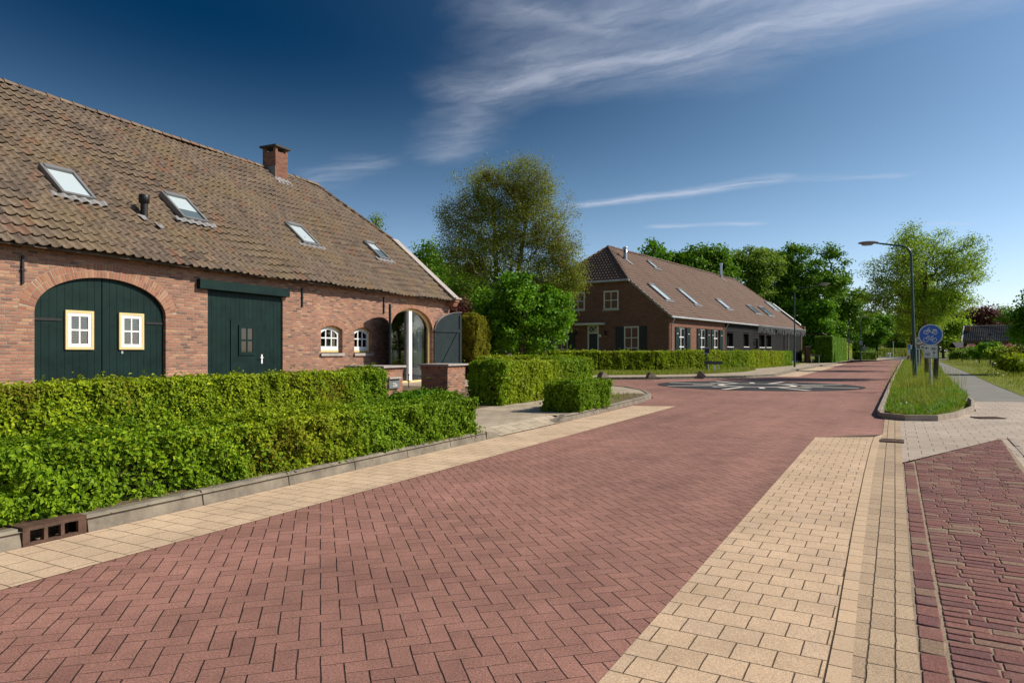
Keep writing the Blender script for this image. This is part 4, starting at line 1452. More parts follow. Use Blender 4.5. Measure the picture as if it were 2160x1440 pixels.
# two small windows with segmental heads
for x0, x1, z0, zs_, z1 in WN:
    w = casement(farm, x0 + 0.05, x1 - 0.05, z0 + 0.10, z1 - 0.06, 3, 2, 0.13, 0.07, 0.04, 'white', 'glass', 0.05, head=z1 - zs_ + 0.02, lower=0.05)
    fr_ = MB()
    outer = seg_poly(x0 + 0.002, x1 - 0.002, z0 + 0.03, zs_, z1 - 0.003)
    inner = seg_poly(x0 + 0.05, x1 - 0.05, z0 + 0.10, zs_ - 0.07, z1 - 0.06)
    k = len(outer)
    vs = [(p[0], 0.12, p[1]) for p in outer] + [(p[0], 0.12, p[1]) for p in inner] + [(p[0], 0.19, p[1]) for p in inner] + [(p[0], 0.19, p[1]) for p in outer]
    fs = []
    for i in range(k):
        j = (i + 1) % k
        fs += [(i, j, j + k, i + k), (i + k, j + k, j + 2 * k, i + 2 * k)]
    fr_.add(vs, fs)
    fr_.build('window_surround', M['yellow'], w, recalc=False)
    mb = MB()
    mb.box(x0 - 0.04, x1 + 0.04, -0.06, 0.11, z0 - 0.10, z0 + 0.0, bevel=0.008)
    mb.build('window_sill', M['stone'], w)
    cv = [(p[0], p[1]) for p in seg_poly(x0 - 0.05, x1 + 0.05, z0, zs_, z1)[2:]]
    ring_bricks(cv, 0.21, -0.007, 0.02, farm, 'brick_arch', 0.066)
    it = MB()
    it.tube([(x0 + 0.35, 0.32, z0 + 0.16), (x0 + 0.35, 0.32, z0 + 0.22), (x0 + 0.35, 0.32, z0 + 0.34), (x0 + 0.35, 0.32, z0 + 0.40)], [0.05, 0.07, 0.045, 0.02], 10)
    it.box(x0 + 0.1, x1 - 0.1, 0.23, 0.45, z0 + 0.12, z0 + 0.16)
    it.build('window_ledge', M['stone'], w)

# tall arched window with a white post between its panes
ring_bricks(arch_poly(ax0, ax1, azs - 0.05, azs - 0.05, azt, 40)[2:], 0.25, -0.008, 0.02, farm, 'brick_arch', 0.066)
ap_o = arch_poly(ax0 + 0.004, ax1 - 0.004, azb - 0.08, azs, azt - 0.004, 24)
ap_i = arch_poly(ax0 + 0.10, ax1 - 0.10, azb + 0.06, azs, azt - 0.09, 24)
k = len(ap_o)
mb = MB()
y0, y1 = 0.14, 0.24
vs = [(p[0], y0, p[1]) for p in ap_o] + [(p[0], y0, p[1]) for p in ap_i] + [(p[0], y1, p[1]) for p in ap_i]
fs = []
for i in range(k):
    j = (i + 1) % k
    fs += [(i, j, j + k, i + k), (i + k, j + k, j + 2 * k, i + 2 * k)]
mb.add(vs, fs)
aw = mb.build('arched_window', M['yellow'], farm, recalc=False)
am = FW.front(864, 700, 0.12)[0]
mb = MB()
mb.box(am - 0.11, am + 0.11, 0.08, 0.25, azb + 0.061, azt - 0.10)
mb.build('window_post', M['white'], aw)
mb = MB()
pg = arch_poly(ax0 + 0.10, ax1 - 0.10, azb + 0.06, azs, azt - 0.09, 24)
mb.add([(p[0], 0.19, p[1]) for p in pg], [tuple(range(len(pg)))])
mb.build('pane', M['glass'], aw)
mb = MB()
mb.box(ax0 + 0.02, ax1 - 0.02, 0.03, 0.139, azb - 0.10, azb - 0.02, bevel=0.01)
mb.build('window_sill', M['yellow'], aw)
# curtain
mb = MB()
vs, fs = [], []
NC = 70
cx0, cx1 = am + 0.80, am + 1.58
for i in range(NC + 1):
    x = cx0 + (cx1 - cx0) * i / NC
    y = 0.50 + 0.05 * math.sin(i * 0.95) + 0.015 * math.sin(i * 2.3)
    vs += [(x, y, 0.15), (x + 0.02 * math.sin(i), y, 2.85)]
for i in range(NC):
    fs.append((2 * i, 2 * i + 2, 2 * i + 3, 2 * i + 1))
mb.add(vs, fs, 0, None, True)
mb.build('curtain', M['fabric'], aw, recalc=False)
# things on the sill inside: a small blue vase lamp
mb = MB()
vx, _ = FW.front(836, 750, 0.35)
mb.tube([(vx, 0.42, 1.0), (vx, 0.42, 1.02)], 0.09, 10)
mb.tube([(vx, 0.42, 1.02), (vx, 0.42, 1.12), (vx, 0.42, 1.3), (vx, 0.42, 1.36)], [0.03, 0.06, 0.06, 0.02], 10)
mb.build('vase', M['sign_cyan'], aw)
mb = MB()
mb.box(vx - 0.45, vx + 0.40, 0.30, 0.62, 0.94, 1.0)
mb.build('window_ledge', M['wood'], aw)


def shutter(parent, hx, sgn, ang, wdt, name='shutter'):
    """Half-arch board shutter with ledges and brace; opens about its hinge at hx. sgn +1 opens to the right."""
    e = MB()
    c, s = math.cos(ang), math.sin(ang)
    mt = Matrix(((c, -s, 0, hx), (s, c, 0, -0.03), (0, 0, 1, 0), (0, 0, 0, 1)))
    e.M = mt
    zb = azb - 0.02
    top = lambda t: azs + (azt - 0.02 - azs) * math.sqrt(max(0, 1 - (1 - t) ** 2))
    k = 8
    for i in range(k):
        p, q = i / k, (i + 1) / k
        pr_ = [(p * wdt + 0.002, zb), (q * wdt - 0.002, zb)] + [((q + (p - q) * t) * wdt - (0.002 if t == 0 else 0), top(q + (p - q) * t)) for t in (0, 0.5, 1)]
        e.prism_y(pr_, -0.02 + random.uniform(0, 0.002), 0.02)
    sh = e.build(name, M['green_sky'], parent)
    b = MB()
    b.M = mt
    yb0, yb1 = (-0.055, -0.021)
    for z in (zb + 0.35, azs + 0.02):
        b.box(0.03, wdt - 0.02, yb0, yb1, z - 0.06, z + 0.06)
    b.box(wdt - 0.115, wdt - 0.005, yb0 + 0.004, yb1, zb + 0.01, azt - 0.16)
    p0, p1 = Vector((0.25, zb + 0.42)), Vector((wdt - 0.20, azs - 0.06))
    d_ = (p1 - p0).normalized()
    n2 = Vector((-d_.y, d_.x)) * 0.05
    b.prism_y([(p0.x - n2.x, p0.y - n2.y), (p1.x - n2.x, p1.y - n2.y), (p1.x + n2.x, p1.y + n2.y), (p0.x + n2.x, p0.y + n2.y)], yb0 + 0.003, yb1)
    # rim along the curved edge, its sunlit look put into the pale zinc
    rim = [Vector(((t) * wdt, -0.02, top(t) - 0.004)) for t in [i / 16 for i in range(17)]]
    b.build('shutter_frame', M['green_sky'], sh)
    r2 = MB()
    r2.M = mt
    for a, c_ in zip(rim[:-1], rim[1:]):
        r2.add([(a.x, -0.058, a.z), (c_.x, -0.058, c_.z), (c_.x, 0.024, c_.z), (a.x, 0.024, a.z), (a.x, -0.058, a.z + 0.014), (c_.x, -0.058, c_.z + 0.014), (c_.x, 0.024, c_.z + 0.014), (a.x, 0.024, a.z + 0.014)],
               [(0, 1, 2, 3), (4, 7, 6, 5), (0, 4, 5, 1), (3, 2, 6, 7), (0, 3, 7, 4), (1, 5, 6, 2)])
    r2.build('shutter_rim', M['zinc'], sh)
    return sh


wl_ = (ax1 - ax0) / 2
# right leaf swung right round, left leaf standing out from the wall towards the street
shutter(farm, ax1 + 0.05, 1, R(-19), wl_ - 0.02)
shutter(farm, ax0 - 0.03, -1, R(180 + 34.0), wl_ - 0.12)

M['slab_dark'] = paint('sooty_slab', (0.055, 0.048, 0.044), 0.9, 0.25, 6.0)
# roof windows, chimney, vent
for cs, bl in (([(81.8, 343), (161, 365.6), (200.6, 419.7), (129, 405)], 1.0), ([(340.5, 403), (397, 418), (438, 468.6), (384, 456.7)], 0.6),
               ([(598.8, 466), (639.7, 478), (674, 518.8), (639.7, 509.6)], 0.9), ([(765, 505.6), (792.7, 514.3), (824.4, 548.6), (800.6, 541)], 0.4)):
    print('roof window', [round(v, 2) for v in roof_window(roof, FW, cs, EORG, UP, bl)])
chs = FW.plane(577, 350, (0, HW - 0.1, 0), (0, 1, 0)).x
cz = 9.30
mb = MB()
mb.box(chs - 0.33, chs + 0.33, HW - 0.52, HW + 0.14, RZ - 1.2, cz - 0.24)
for x in (chs - 0.33, chs + 0.21):
    for y in (HW - 0.52, HW + 0.02):
        mb.box(x, x + 0.12, y, y + 0.12, cz - 0.24, cz - 0.07)
ch = mb.build('chimney', M['brick_far'], roof)
mb = MB()
mb.box(chs - 0.42, chs + 0.42, HW - 0.61, HW + 0.23, cz - 0.07, cz)
mb.build('chimney_cap', M['slab_dark'], ch)
mb = MB()
zz_ = lambda d: EZ + (d + EO) * TANP
mb.box(chs - 0.345, chs + 0.345, HW - 0.535, HW - 0.522, zz_(HW - 0.53) - 0.05, zz_(HW - 0.53) + 0.12)
mb.box(chs - 0.345, chs - 0.332, HW - 0.52, HW + 0.14, zz_(HW - 0.53), zz_(HW - 0.3) + 0.32)
vs = [(chs - 0.42, HW - 0.80, zz_(HW - 0.80) + 0.07), (chs + 0.42, HW - 0.80, zz_(HW - 0.80) + 0.07), (chs + 0.40, HW - 0.53, zz_(HW - 0.53) + 0.09), (chs - 0.40, HW - 0.53, zz_(HW - 0.53) + 0.09)]
mb.add(vs, [(0, 1, 2, 3)])
mb.build('chimney_flashing', M['lead'], ch)
vp = FW.plane(304, 459, EORG, (0, -UP[2], UP[1]))
mb = MB()
mb.tube([(vp.x, vp.y, vp.z - 0.05), (vp.x, vp.y, vp.z + 0.36)], 0.085, 14)
mb.tube([(vp.x, vp.y, vp.z + 0.36), (vp.x, vp.y, vp.z + 0.37), (vp.x, vp.y, vp.z + 0.56), (vp.x, vp.y, vp.z + 0.57)], [0.09, 0.125, 0.125, 0.115], 14)
vt = mb.build('vent_pipe', M['black'], roof)
mb = MB()
nrm_ = Vector((0, -UP[2], UP[1]))
for (u_, w_) in ((-0.22, 0.0), (0.10, -0.25)):
    b0 = Vector(vp) + Vector((u_, 0, 0)) + Vector(UP) * w_ + nrm_ * 0.075
    mb.add([b0, b0 + Vector((0.18, 0, 0)) - Vector(UP) * 0.03, b0 + Vector((0.20, 0, 0)) + Vector(UP) * -0.20, b0 + Vector((0.05, 0, 0)) + Vector(UP) * -0.24], [(0, 1, 2, 3)])
mb.build('lead_patch', M['lead'], vt)

# ------------------------------------------------------------------ the second farmhouse across the side street
HB = Wall((10.4, 45.2), (0.589, 0.808))
h2 = empty('farmhouse', (10.4, 45.2, 0), HB.rz, 'brick farmhouse with shaded half-hipped gable and black boarded barn end across the side street', 'house')
L2, D2 = 35.6, 12.8
HW2 = D2 / 2
E2, O2, T2 = 3.62, 0.22, 0.845
pit2 = math.atan(T2)
UP2 = (0, math.cos(pit2), math.sin(pit2))
R2 = E2 + (HW2 + O2) * T2
V2, H2 = 2.91, 3.48
hz2 = E2 + (V2 + O2) * T2
BX = HB.front(1529, 720)[0]                # where the boarded barn begins
print('house2 ridge', R2, 'barn from', BX)

mb = MB()
mb.box(0.0, BX, 0.0, 0.28, -0.05, 3.75)
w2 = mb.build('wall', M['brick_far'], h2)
cb = MB()
LW = []
for l, r, t, b in ((1431.7, 1445, 690, 750), (1476.5, 1488, 693, 752), (1504.6, 1515, 695, 752)):
    x0, x1 = HB.front(l, 710)[0], HB.front(r + 2.2, 710)[0]
    z1, z0 = HB.front((l + r) / 2, t)[1], 0.85
    LW.append((x0, x1, z0, z1))
    cb.box(x0, x1, -0.2, 0.5, z0, z1)
cut(w2, cb)
mb = MB()
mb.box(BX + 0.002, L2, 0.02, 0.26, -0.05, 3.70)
bw_ = mb.build('barn_wall', M['boards'], h2)
cb = MB()
BW = []
for l, r, t, b in ((1533, 1545.6, 702.3, 731), (1568, 1578.5, 704.3, 731), (1601, 1612, 706.3, 732), (1616, 1626, 707.3, 732)):
    x0, x1 = HB.front(l, 710)[0], HB.front(r, 710)[0]
    z1, z0 = HB.front((l + r) / 2, t)[1], HB.front((l + r) / 2, b)[1]
    BW.append((x0, x1, z0, z1))
    cb.box(x0, x1, -0.2, 0.5, z0, z1)
bd0, bd1 = HB.front(1588, 715)[0], HB.front(1598, 715)[0]
bdz = HB.front(1590, 714)[1]
cb.box(bd0, bd1, -0.2, 0.5, -0.2, bdz)
bg0, bg1 = HB.front(1634.6, 715)[0], HB.front(1654, 715)[0]
bgz = HB.front(1640, 699)[1]
cb.box(bg0, bg1, -0.2, 0.5, -0.2, bgz)
cut(bw_, cb)
# overlapping boards in front of the barn wall, left out at the openings
mb = MB()
hb = 0.235
z = 0.30
ops = BW + [(bd0, bd1, -0.2, bdz), (bg0, bg1, -0.2, bgz)]
while z < 3.55:
    spans = [(BX + 0.06, L2 - 0.35)]
    for o0, o1, oz0, oz1 in ops:
        if oz0 < z + hb and oz1 > z:
            ns = []
            for a, b in spans:
                if o1 <= a or o0 >= b:
                    ns.append((a, b))
                else:
                    if o0 - 0.03 > a:
                        ns.append((a, o0 - 0.03))
                    if o1 + 0.03 < b:
                        ns.append((o1 + 0.03, b))
            spans = ns
    for a, b in spans:
        vs = [(a, -0.030, z), (b, -0.030, z), (b, -0.004, z + hb + 0.02), (a, -0.004, z + hb + 0.02), (a, -0.004, z), (b, -0.004, z)]
        mb.add(vs, [(0, 1, 2, 3), (0, 4, 5, 1), (0, 3, 4), (1, 5, 2)])
    z += hb
mb.build('cladding', M['boards'], bw_)
mb = MB()
for x0, x1 in ((BX, bd0), (bd1, bg0), (bg1, L2)):
    mb = MB()
    mb.box(x0 + 0.03, x1 - 0.03, -0.012, 0.018, -0.05, 0.30)
    mb.build('plinth', M['stone'], bw_)
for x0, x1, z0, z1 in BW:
    mb = MB()
    mb.box(x0 + 0.002, x0 + 0.05, 0.02, 0.24, z0, z1)
    w = mb.build('window', M['white'], h2)
    mb = MB()
    mb.box(x0 + 0.05, x1 - 0.02, 0.20, 0.24, z1 - 0.06, z1)
    mb.box(x0 + 0.05, x1 - 0.02, 0.20, 0.24, z0, z0 + 0.06)
    mb.box(x1 - 0.07, x1 - 0.02, 0.20, 0.24, z0 + 0.06, z1 - 0.06)
    mb.build('window_frame', M['boards'], w)
    mb = MB()
    mb.box(x0 - 0.05, x1 + 0.05, -0.07, 0.03, z0 - 0.06, z0, bevel=0.006)
    mb.build('window_sill', M['white'], w)
    mb = MB()
    mb.add([(x0 + 0.05, 0.22, z0), (x1 - 0.02, 0.22, z0), (x1 - 0.02, 0.22, z1), (x0 + 0.05, 0.22, z1)], [(0, 1, 2, 3)])
    mb.build('pane', M['dark_pane'], w)
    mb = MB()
    mb.box(x1 - 0.02, x1 + 0.03, -0.035, 0.25, z0, z1 + 0.05)  # right reveal black: its shade put into the colour
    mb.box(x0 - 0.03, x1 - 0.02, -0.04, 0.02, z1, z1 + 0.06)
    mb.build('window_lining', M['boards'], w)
mb = MB()
mb.box(bd0 + 0.02, bd1 - 0.02, 0.10, 0.15, 0.0, bdz)
d = mb.build('door', M['green'], h2)
mb = MB()
mb.box(bd0 + 0.30, bd1 - 0.20, 0.085, 0.099, 1.0, bdz - 0.2)
mb.build('pane', M['dark_pane'], d)
mb = MB()
mb.box(bg0 + 0.02, (bg0 + bg1) / 2 - 0.01, 0.04, 0.09, 0.05, bgz)
mb.box((bg0 + bg1) / 2 + 0.01, bg1 - 0.02, 0.04, 0.09, 0.05, bgz)
mb.build('barn_door', M['boards'], h2)

# gable wall: up to the half hip
mb = MB()
vg = [(0.282, -0.05), (D2, -0.05), (D2, E2 + 0.1), (D2 - V2, hz2 - 0.12), (V2, hz2 - 0.12), (0.282, E2 + 0.28)]
n_ = len(vg)
for x0, x1 in ((0.0, 0.28), (L2 - 0.28, L2)):
    vs = [(x0, p[0], p[1]) for p in vg] + [(x1, p[0], p[1]) for p in vg]
    mb.add(vs, [tuple(range(n_)), tuple(range(2 * n_ - 1, n_ - 1, -1))] + [(i, (i + 1) % n_, (i + 1) % n_ + n_, i + n_) for i in range(n_)])
mb.box(0.28, L2 - 0.28, D2 - 0.28, D2 - 0.002, -0.05, 3.6)
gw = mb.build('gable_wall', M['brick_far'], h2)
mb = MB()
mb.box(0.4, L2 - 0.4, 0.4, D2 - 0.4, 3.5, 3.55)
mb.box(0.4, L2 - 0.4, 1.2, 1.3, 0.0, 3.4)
mb.build('interior', M['dark_core'], h2)
# a small mesh parent turned so that its -y side faces out of the gable
gab = bpy.data.objects.new('gable_front', None)


def gx(px, py=700):
    return HB.gable(px, py)


def gable_obj(o):
    """Turn a part built for the front wall so that it sits on the gable (x runs along the gable)."""
    o.rotation_euler = (0, 0, R(-90))
    o.scale = (1, 1, 1)
    return o


# In gable parts x means -d: facing the gable from the street, the front corner (d = 0) is at the right
def gcasement(l, r, t, b, nx, nz, **k):
    d1, _ = gx(l)
    d0, _ = gx(r)
    z1 = gx((l + r) / 2, t)[1]
    z0 = gx((l + r) / 2, b)[1] if b else 0.75
    w = casement(h2, -d1, -d0, z0, z1, nx, nz, -0.03, 0.10, 0.06, 'cream', 'dark_pane', 0.055, **k)
    gable_obj(w)
    mb = MB()
    mb.box(-d1 - 0.08, -d0 + 0.08, -0.10, -0.001, z0 - 0.09, z0 - 0.002, bevel=0.006)
    mb.build('window_sill', M['stone'], w)
    return -d1, -d0, z0, z1


gcasement(1205, 1234, 616.5, 654.6, 2, 2)
gcasement(1273.5, 1305, 613, 653, 2, 2)
for l, r, sh in ((1172, 1198, ((1155, 1171.5), (1198.5, 1213))), (1316.7, 1348, ((1299, 1315.9), (1348.8, 1364.6)))):
    x0, x1, z0, z1 = gcasement(l, r, 700.5 if l < 1200 else 688, None, 2, 3)
    for a, b in sh:
        p, q = -gx(a)[0], -gx(b)[0]
        mb = MB()
        kk = 5
        for i in range(kk):
            mb.box(p + (q - p) * i / kk + 0.004, p + (q - p) * (i + 1) / kk - 0.004, -0.05, -0.005, z0 + 0.02, z1)
        for zz in (z0 + 0.3, z1 - 0.3):
            mb.box(p + 0.02, q - 0.02, -0.065, -0.051, zz - 0.05, zz + 0.05)
        gable_obj(mb.build('shutter', M['black'], h2))
# front door with lattice fanlight and flat canopy
p, q = -gx(1240)[0], -gx(1263.5)[0]
zt_, zm_ = gx(1250, 686.5)[1], gx(1250, 702)[1]
mb = MB()
mb.box(p, p + 0.12, -0.05, -0.002, 0.1, zt_)
mb.box(q - 0.10, q, -0.05, -0.002, 0.1, zt_)
mb.box(p + 0.12, q - 0.10, -0.05, -0.002, zt_ - 0.08, zt_)
mb.box(p + 0.12, q - 0.10, -0.05, -0.002, zm_ - 0.05, zm_ + 0.05)
fd = gable_obj(mb.build('door', M['cream'], h2))
mb = MB()
xa, xb, za, zb_ = p + 0.12, q - 0.10, zm_ + 0.05, zt_ - 0.08
for k in range(2):
    for sg in (0, 1):
        x0_ = xa + (xb - xa) * k / 2
        x1_ = xa + (xb - xa) * (k + 1) / 2
        a_, b_ = ((x0_, za), (x1_, zb_)) if sg else ((x0_, zb_), (x1_, za))
        mb.prism_y([(a_[0] - 0.02, a_[1]), (a_[0] + 0.02, a_[1]), (b_[0] + 0.02, b_[1]), (b_[0] - 0.02, b_[1])], -0.04, -0.02 - 0.004 * sg)
mb.build('lattice', M['cream'], fd)
mb = MB()
mb.box(p + 0.12, q - 0.10, -0.03, -0.006, 0.1, zm_ - 0.05)
mb.build('door_leaf', M['black'], fd)
mb = MB()
mb.add([(p + 0.12, -0.012, zm_ + 0.05), (q - 0.10, -0.012, zm_ + 0.05), (q - 0.10, -0.012, zt_ - 0.08), (p + 0.12, -0.012, zt_ - 0.08)], [(0, 1, 2, 3)])
mb.build('pane', M['dark_pane'], fd)
p, q = -gx(1223)[0], -gx(1276.7)[0]
zc_ = gx(1250, 684.5)[1]
mb = MB()
mb.box(p, q, -0.75, -0.002, zc_ - 0.06, zc_ + 0.10, bevel=0.01)
gable_obj(mb.build('canopy', M['cream'], h2))
for x_, y_ in ((1217, 699), (1279, 699)):
    xx, zz = -gx(x_, y_)[0], gx(x_, y_)[1]
    mb = MB()
    mb.tube([(xx, -0.002, zz), (xx, -0.14, zz + 0.02)], 0.015, 6)
    mb.tube([(xx, -0.16, zz - 0.28), (xx, -0.16, zz - 0.25), (xx, -0.16, zz + 0.02), (xx, -0.16, zz + 0.10)], [0.03, 0.07, 0.10, 0.01], 6)
    gable_obj(mb.build('wall_lantern', M['black'], h2))
xx, zz = -gx(1266, 708)[0], gx(1266, 708)[1]
mb = MB()
mb.box(xx - 0.07, xx + 0.07, -0.02, -0.002, zz - 0.09, zz + 0.09)
gable_obj(mb.build('number_plate', M['white'], h2))
for a, b, y_ in ((1314, 1352, 681), (1270, 1308, 607), (1202, 1237, 611)):
    p, q = -gx(a, y_)[0], -gx(b, y_)[0]
    zz = gx((a + b) / 2, y_)[1]
    mb = MB()
    k = int((q - p) / 0.07)
    for i in range(k):
        mb.box(p + i * 0.07 + 0.005, p + (i + 1) * 0.07 - 0.005, -0.012, -0.001, zz - 0.02, zz + 0.20)
    gable_obj(mb.build('brick_lintel', M['brick_far'], h2))

# long front: white windows and dark green shutters
for (x0, x1, z0, z1), shs in zip(LW, (((1423.7, 1431.5), (1447.4, 1455)), ((1469.6, 1476.3), (1490.4, 1497)), ((1499.5, 1504.4), (1517.4, 1524)))):
    casement(h2, x0 + 0.01, x1 - 0.01, z0 + 0.01, z1 - 0.01, 2, 2, 0.10, 0.10, 0.07, 'white', 'dark_pane', 0.05, zsplit=[z0 + (z1 - z0) * 0.36, z0 + (z1 - z0) * 0.68])
    for a, b in shs:
        p, q = HB.front(a, 710)[0], HB.front(b, 710)[0]
        mb = MB()
        for i in range(4):
            mb.box(p + (q - p) * i / 4 + 0.004, p + (q - p) * (i + 1) / 4 - 0.004, -0.06, -0.008, z0 + 0.02, z1)
        sh = mb.build('shutter', M['green'], h2)
        for zz in (z0 + 0.35, z1 - 0.45):
            mb = MB()
            mb.box((p + q) / 2 - 0.12, (p + q) / 2 + 0.12, -0.075, -0.061, zz - 0.02, zz + 0.02)
            mb.build('hinge', M['white'], sh)
# gutters and downpipes
mb = MB()
mb.tube([(-0.25, -O2 - 0.07, E2 - 0.06), (L2 + 0.05, -O2 - 0.07, E2 - 0.06)], 0.075, 8)
mb.build('gutter', M['zinc'], h2)
for x_ in (1414, 1528, 1661):
    xx = HB.front(x_, 710)[0]
    mb = MB()
    mb.tube([(xx, -O2 - 0.07, E2 - 0.08), (xx, -O2 - 0.05, E2 - 0.25), (xx, -0.09, E2 - 0.50), (xx, -0.09, 0.1)], 0.045, 8)
    mb.build('downpipe', M['zinc'], h2)
mb = MB()
mb.tube([(-0.30, V2 - 0.15, hz2 - 0.10), (-0.30, D2 - V2 + 0.15, hz2 - 0.10)], 0.075, 8)
mb.build('hip_gutter', M['zinc'], h2)
for s_ in (0, 1):
    mb = MB()
    f_ = (lambda d: d) if s_ == 0 else (lambda d: D2 - d)
    vs = []
    for x in (-0.10, -0.02):
        vs += [(x, f_(-O2), E2 - 0.14), (x, f_(V2), hz2 - 0.14), (x, f_(V2), hz2 + 0.02), (x, f_(-O2), E2 + 0.02)]
    mb.add(vs, [(0, 1, 2, 3), (7, 6, 5, 4), (0, 4, 5, 1), (1, 5, 6, 2), (2, 6, 7, 3), (3, 7, 4, 0)])
    mb.build('verge_board', M['stone'], h2)

vq0, vq1 = (V2 + O2) / math.cos(pit2), (HW2 + O2) / math.cos(pit2)


def keep_h2(a, b):
    s = -0.15 + a
    f = max(0.0, (b - vq0) / (vq1 - vq0))
    if b > vq0 and s < H2 * f - 0.05:
        return False
    if s > L2 - 0.25 - (H2 - 1.0) * f:
        return False
    return True


roof2 = pantiles((-0.15, -O2, E2), (1, 0, 0), UP2, L2 + 0.3, vq1 - 0.05, M['pantile_far'], h2, 'roof', tw=0.245, gauge=0.345, keep=keep_h2, amp=0.035, lift=0.036, seed=5, jit=0.6, samples=6)
hsl = math.hypot(H2, R2 - hz2)
UPH = (H2 / hsl, 0, (R2 - hz2) / hsl)
pantiles((-0.22, D2 - V2 + 0.1, hz2 - 0.16), (0, -1, 0), UPH, D2 - 2 * V2 + 0.2, hsl + 0.2, M['pantile_far'], roof2, 'hip_tiles', tw=0.245, gauge=0.345,
         keep=lambda a, b: abs(a - (D2 - 2 * V2 + 0.2) / 2) < ((D2 - 2 * V2 + 0.2) / 2) * (1 - b / (hsl + 0.22)) + 0.1, amp=0.035, lift=0.036, seed=6, jit=0.5, samples=6)
mb = MB()
mb.add([(-0.15, -O2, E2 - 0.03), (L2, -O2, E2 - 0.03), (L2 - 0.1, V2, hz2 - 0.05), (L2 - H2 + 0.9, HW2, R2 - 0.05), (H2, HW2, R2 - 0.05), (0.0, V2, hz2 - 0.05)], [(0, 1, 2, 3, 4, 5)])
mb.add([(-0.15, D2 + O2, E2 - 0.03), (L2, D2 + O2, E2 - 0.03), (L2 - 0.1, D2 - V2, hz2 - 0.05), (L2 - H2 + 0.9, HW2, R2 - 0.05), (H2, HW2, R2 - 0.05), (0.0, D2 - V2, hz2 - 0.05)], [(5, 4, 3, 2, 1, 0)])
mb.add([(-0.15, V2, hz2 - 0.14), (-0.15, D2 - V2, hz2 - 0.14), (H2, HW2, R2 - 0.06)], [(2, 1, 0)])
mb.add([(L2 + 0.05, V2, hz2 - 0.1), (L2 + 0.05, D2 - V2, hz2 - 0.1), (L2 - H2 + 0.9, HW2, R2 - 0.05)], [(0, 1, 2)])
mb.build('roof_boards', M['pantile_far'], roof2, recalc=False)
ridge_caps((H2, HW2, R2 + 0.05), (L2 - H2 + 1.0, HW2, R2 + 0.05), 0.13, M['pantile_far'], roof2, 'ridge_tiles', 0.4)
for a, b in (((-0.12, V2 - 0.05, hz2 - 0.05), (H2, HW2, R2 + 0.05)), ((-0.12, D2 - V2 + 0.05, hz2 - 0.05), (H2, HW2, R2 + 0.05)), ((L2 - 0.1, V2, hz2 + 0.02), (L2 - H2 + 1.0, HW2, R2 + 0.05))):
    ridge_caps(a, b, 0.12, M['pantile_far'], roof2, 'hip_ridge_tiles', 0.4)
pz2 = lambda d: E2 + (d + O2) * T2
mb = MB()
vs = []
for x in (L2 - 0.26, L2 + 0.06):
    vs += [(x, -O2 + 0.02, pz2(-O2) - 0.02), (x, V2, pz2(V2) - 0.02), (x, V2, pz2(V2) + 0.22), (x, -O2 + 0.02, pz2(-O2) + 0.22)]
mb.add(vs, [(0, 1, 2, 3), (7, 6, 5, 4), (0, 4, 5, 1), (1, 5, 6, 2), (2, 6, 7, 3), (3, 7, 4, 0)])
mb.box(L2 - 0.26, L2 + 0.06, -O2 - 0.15, -O2 + 0.02, E2 - 0.35, pz2(-O2) + 0.35)
mb.box(L2 - 0.28, L2 + 0.02, -0.05, -0.002, -0.05, E2)
par2 = mb.build('parapet', M['brick_far'], h2)
mb = MB()
vs = []
for x in (L2 - 0.32, L2 + 0.12):
    vs += [(x, -O2 + 0.3, pz2(0.1) + 0.225), (x, V2 + 0.05, pz2(V2) + 0.225), (x, V2 + 0.05, pz2(V2) + 0.32), (x, -O2 + 0.3, pz2(0.1) + 0.32)]
mb.add(vs, [(0, 1, 2, 3), (7, 6, 5, 4), (0, 4, 5, 1), (1, 5, 6, 2), (2, 6, 7, 3), (3, 7, 4, 0)])
mb.build('coping', M['white'], par2)

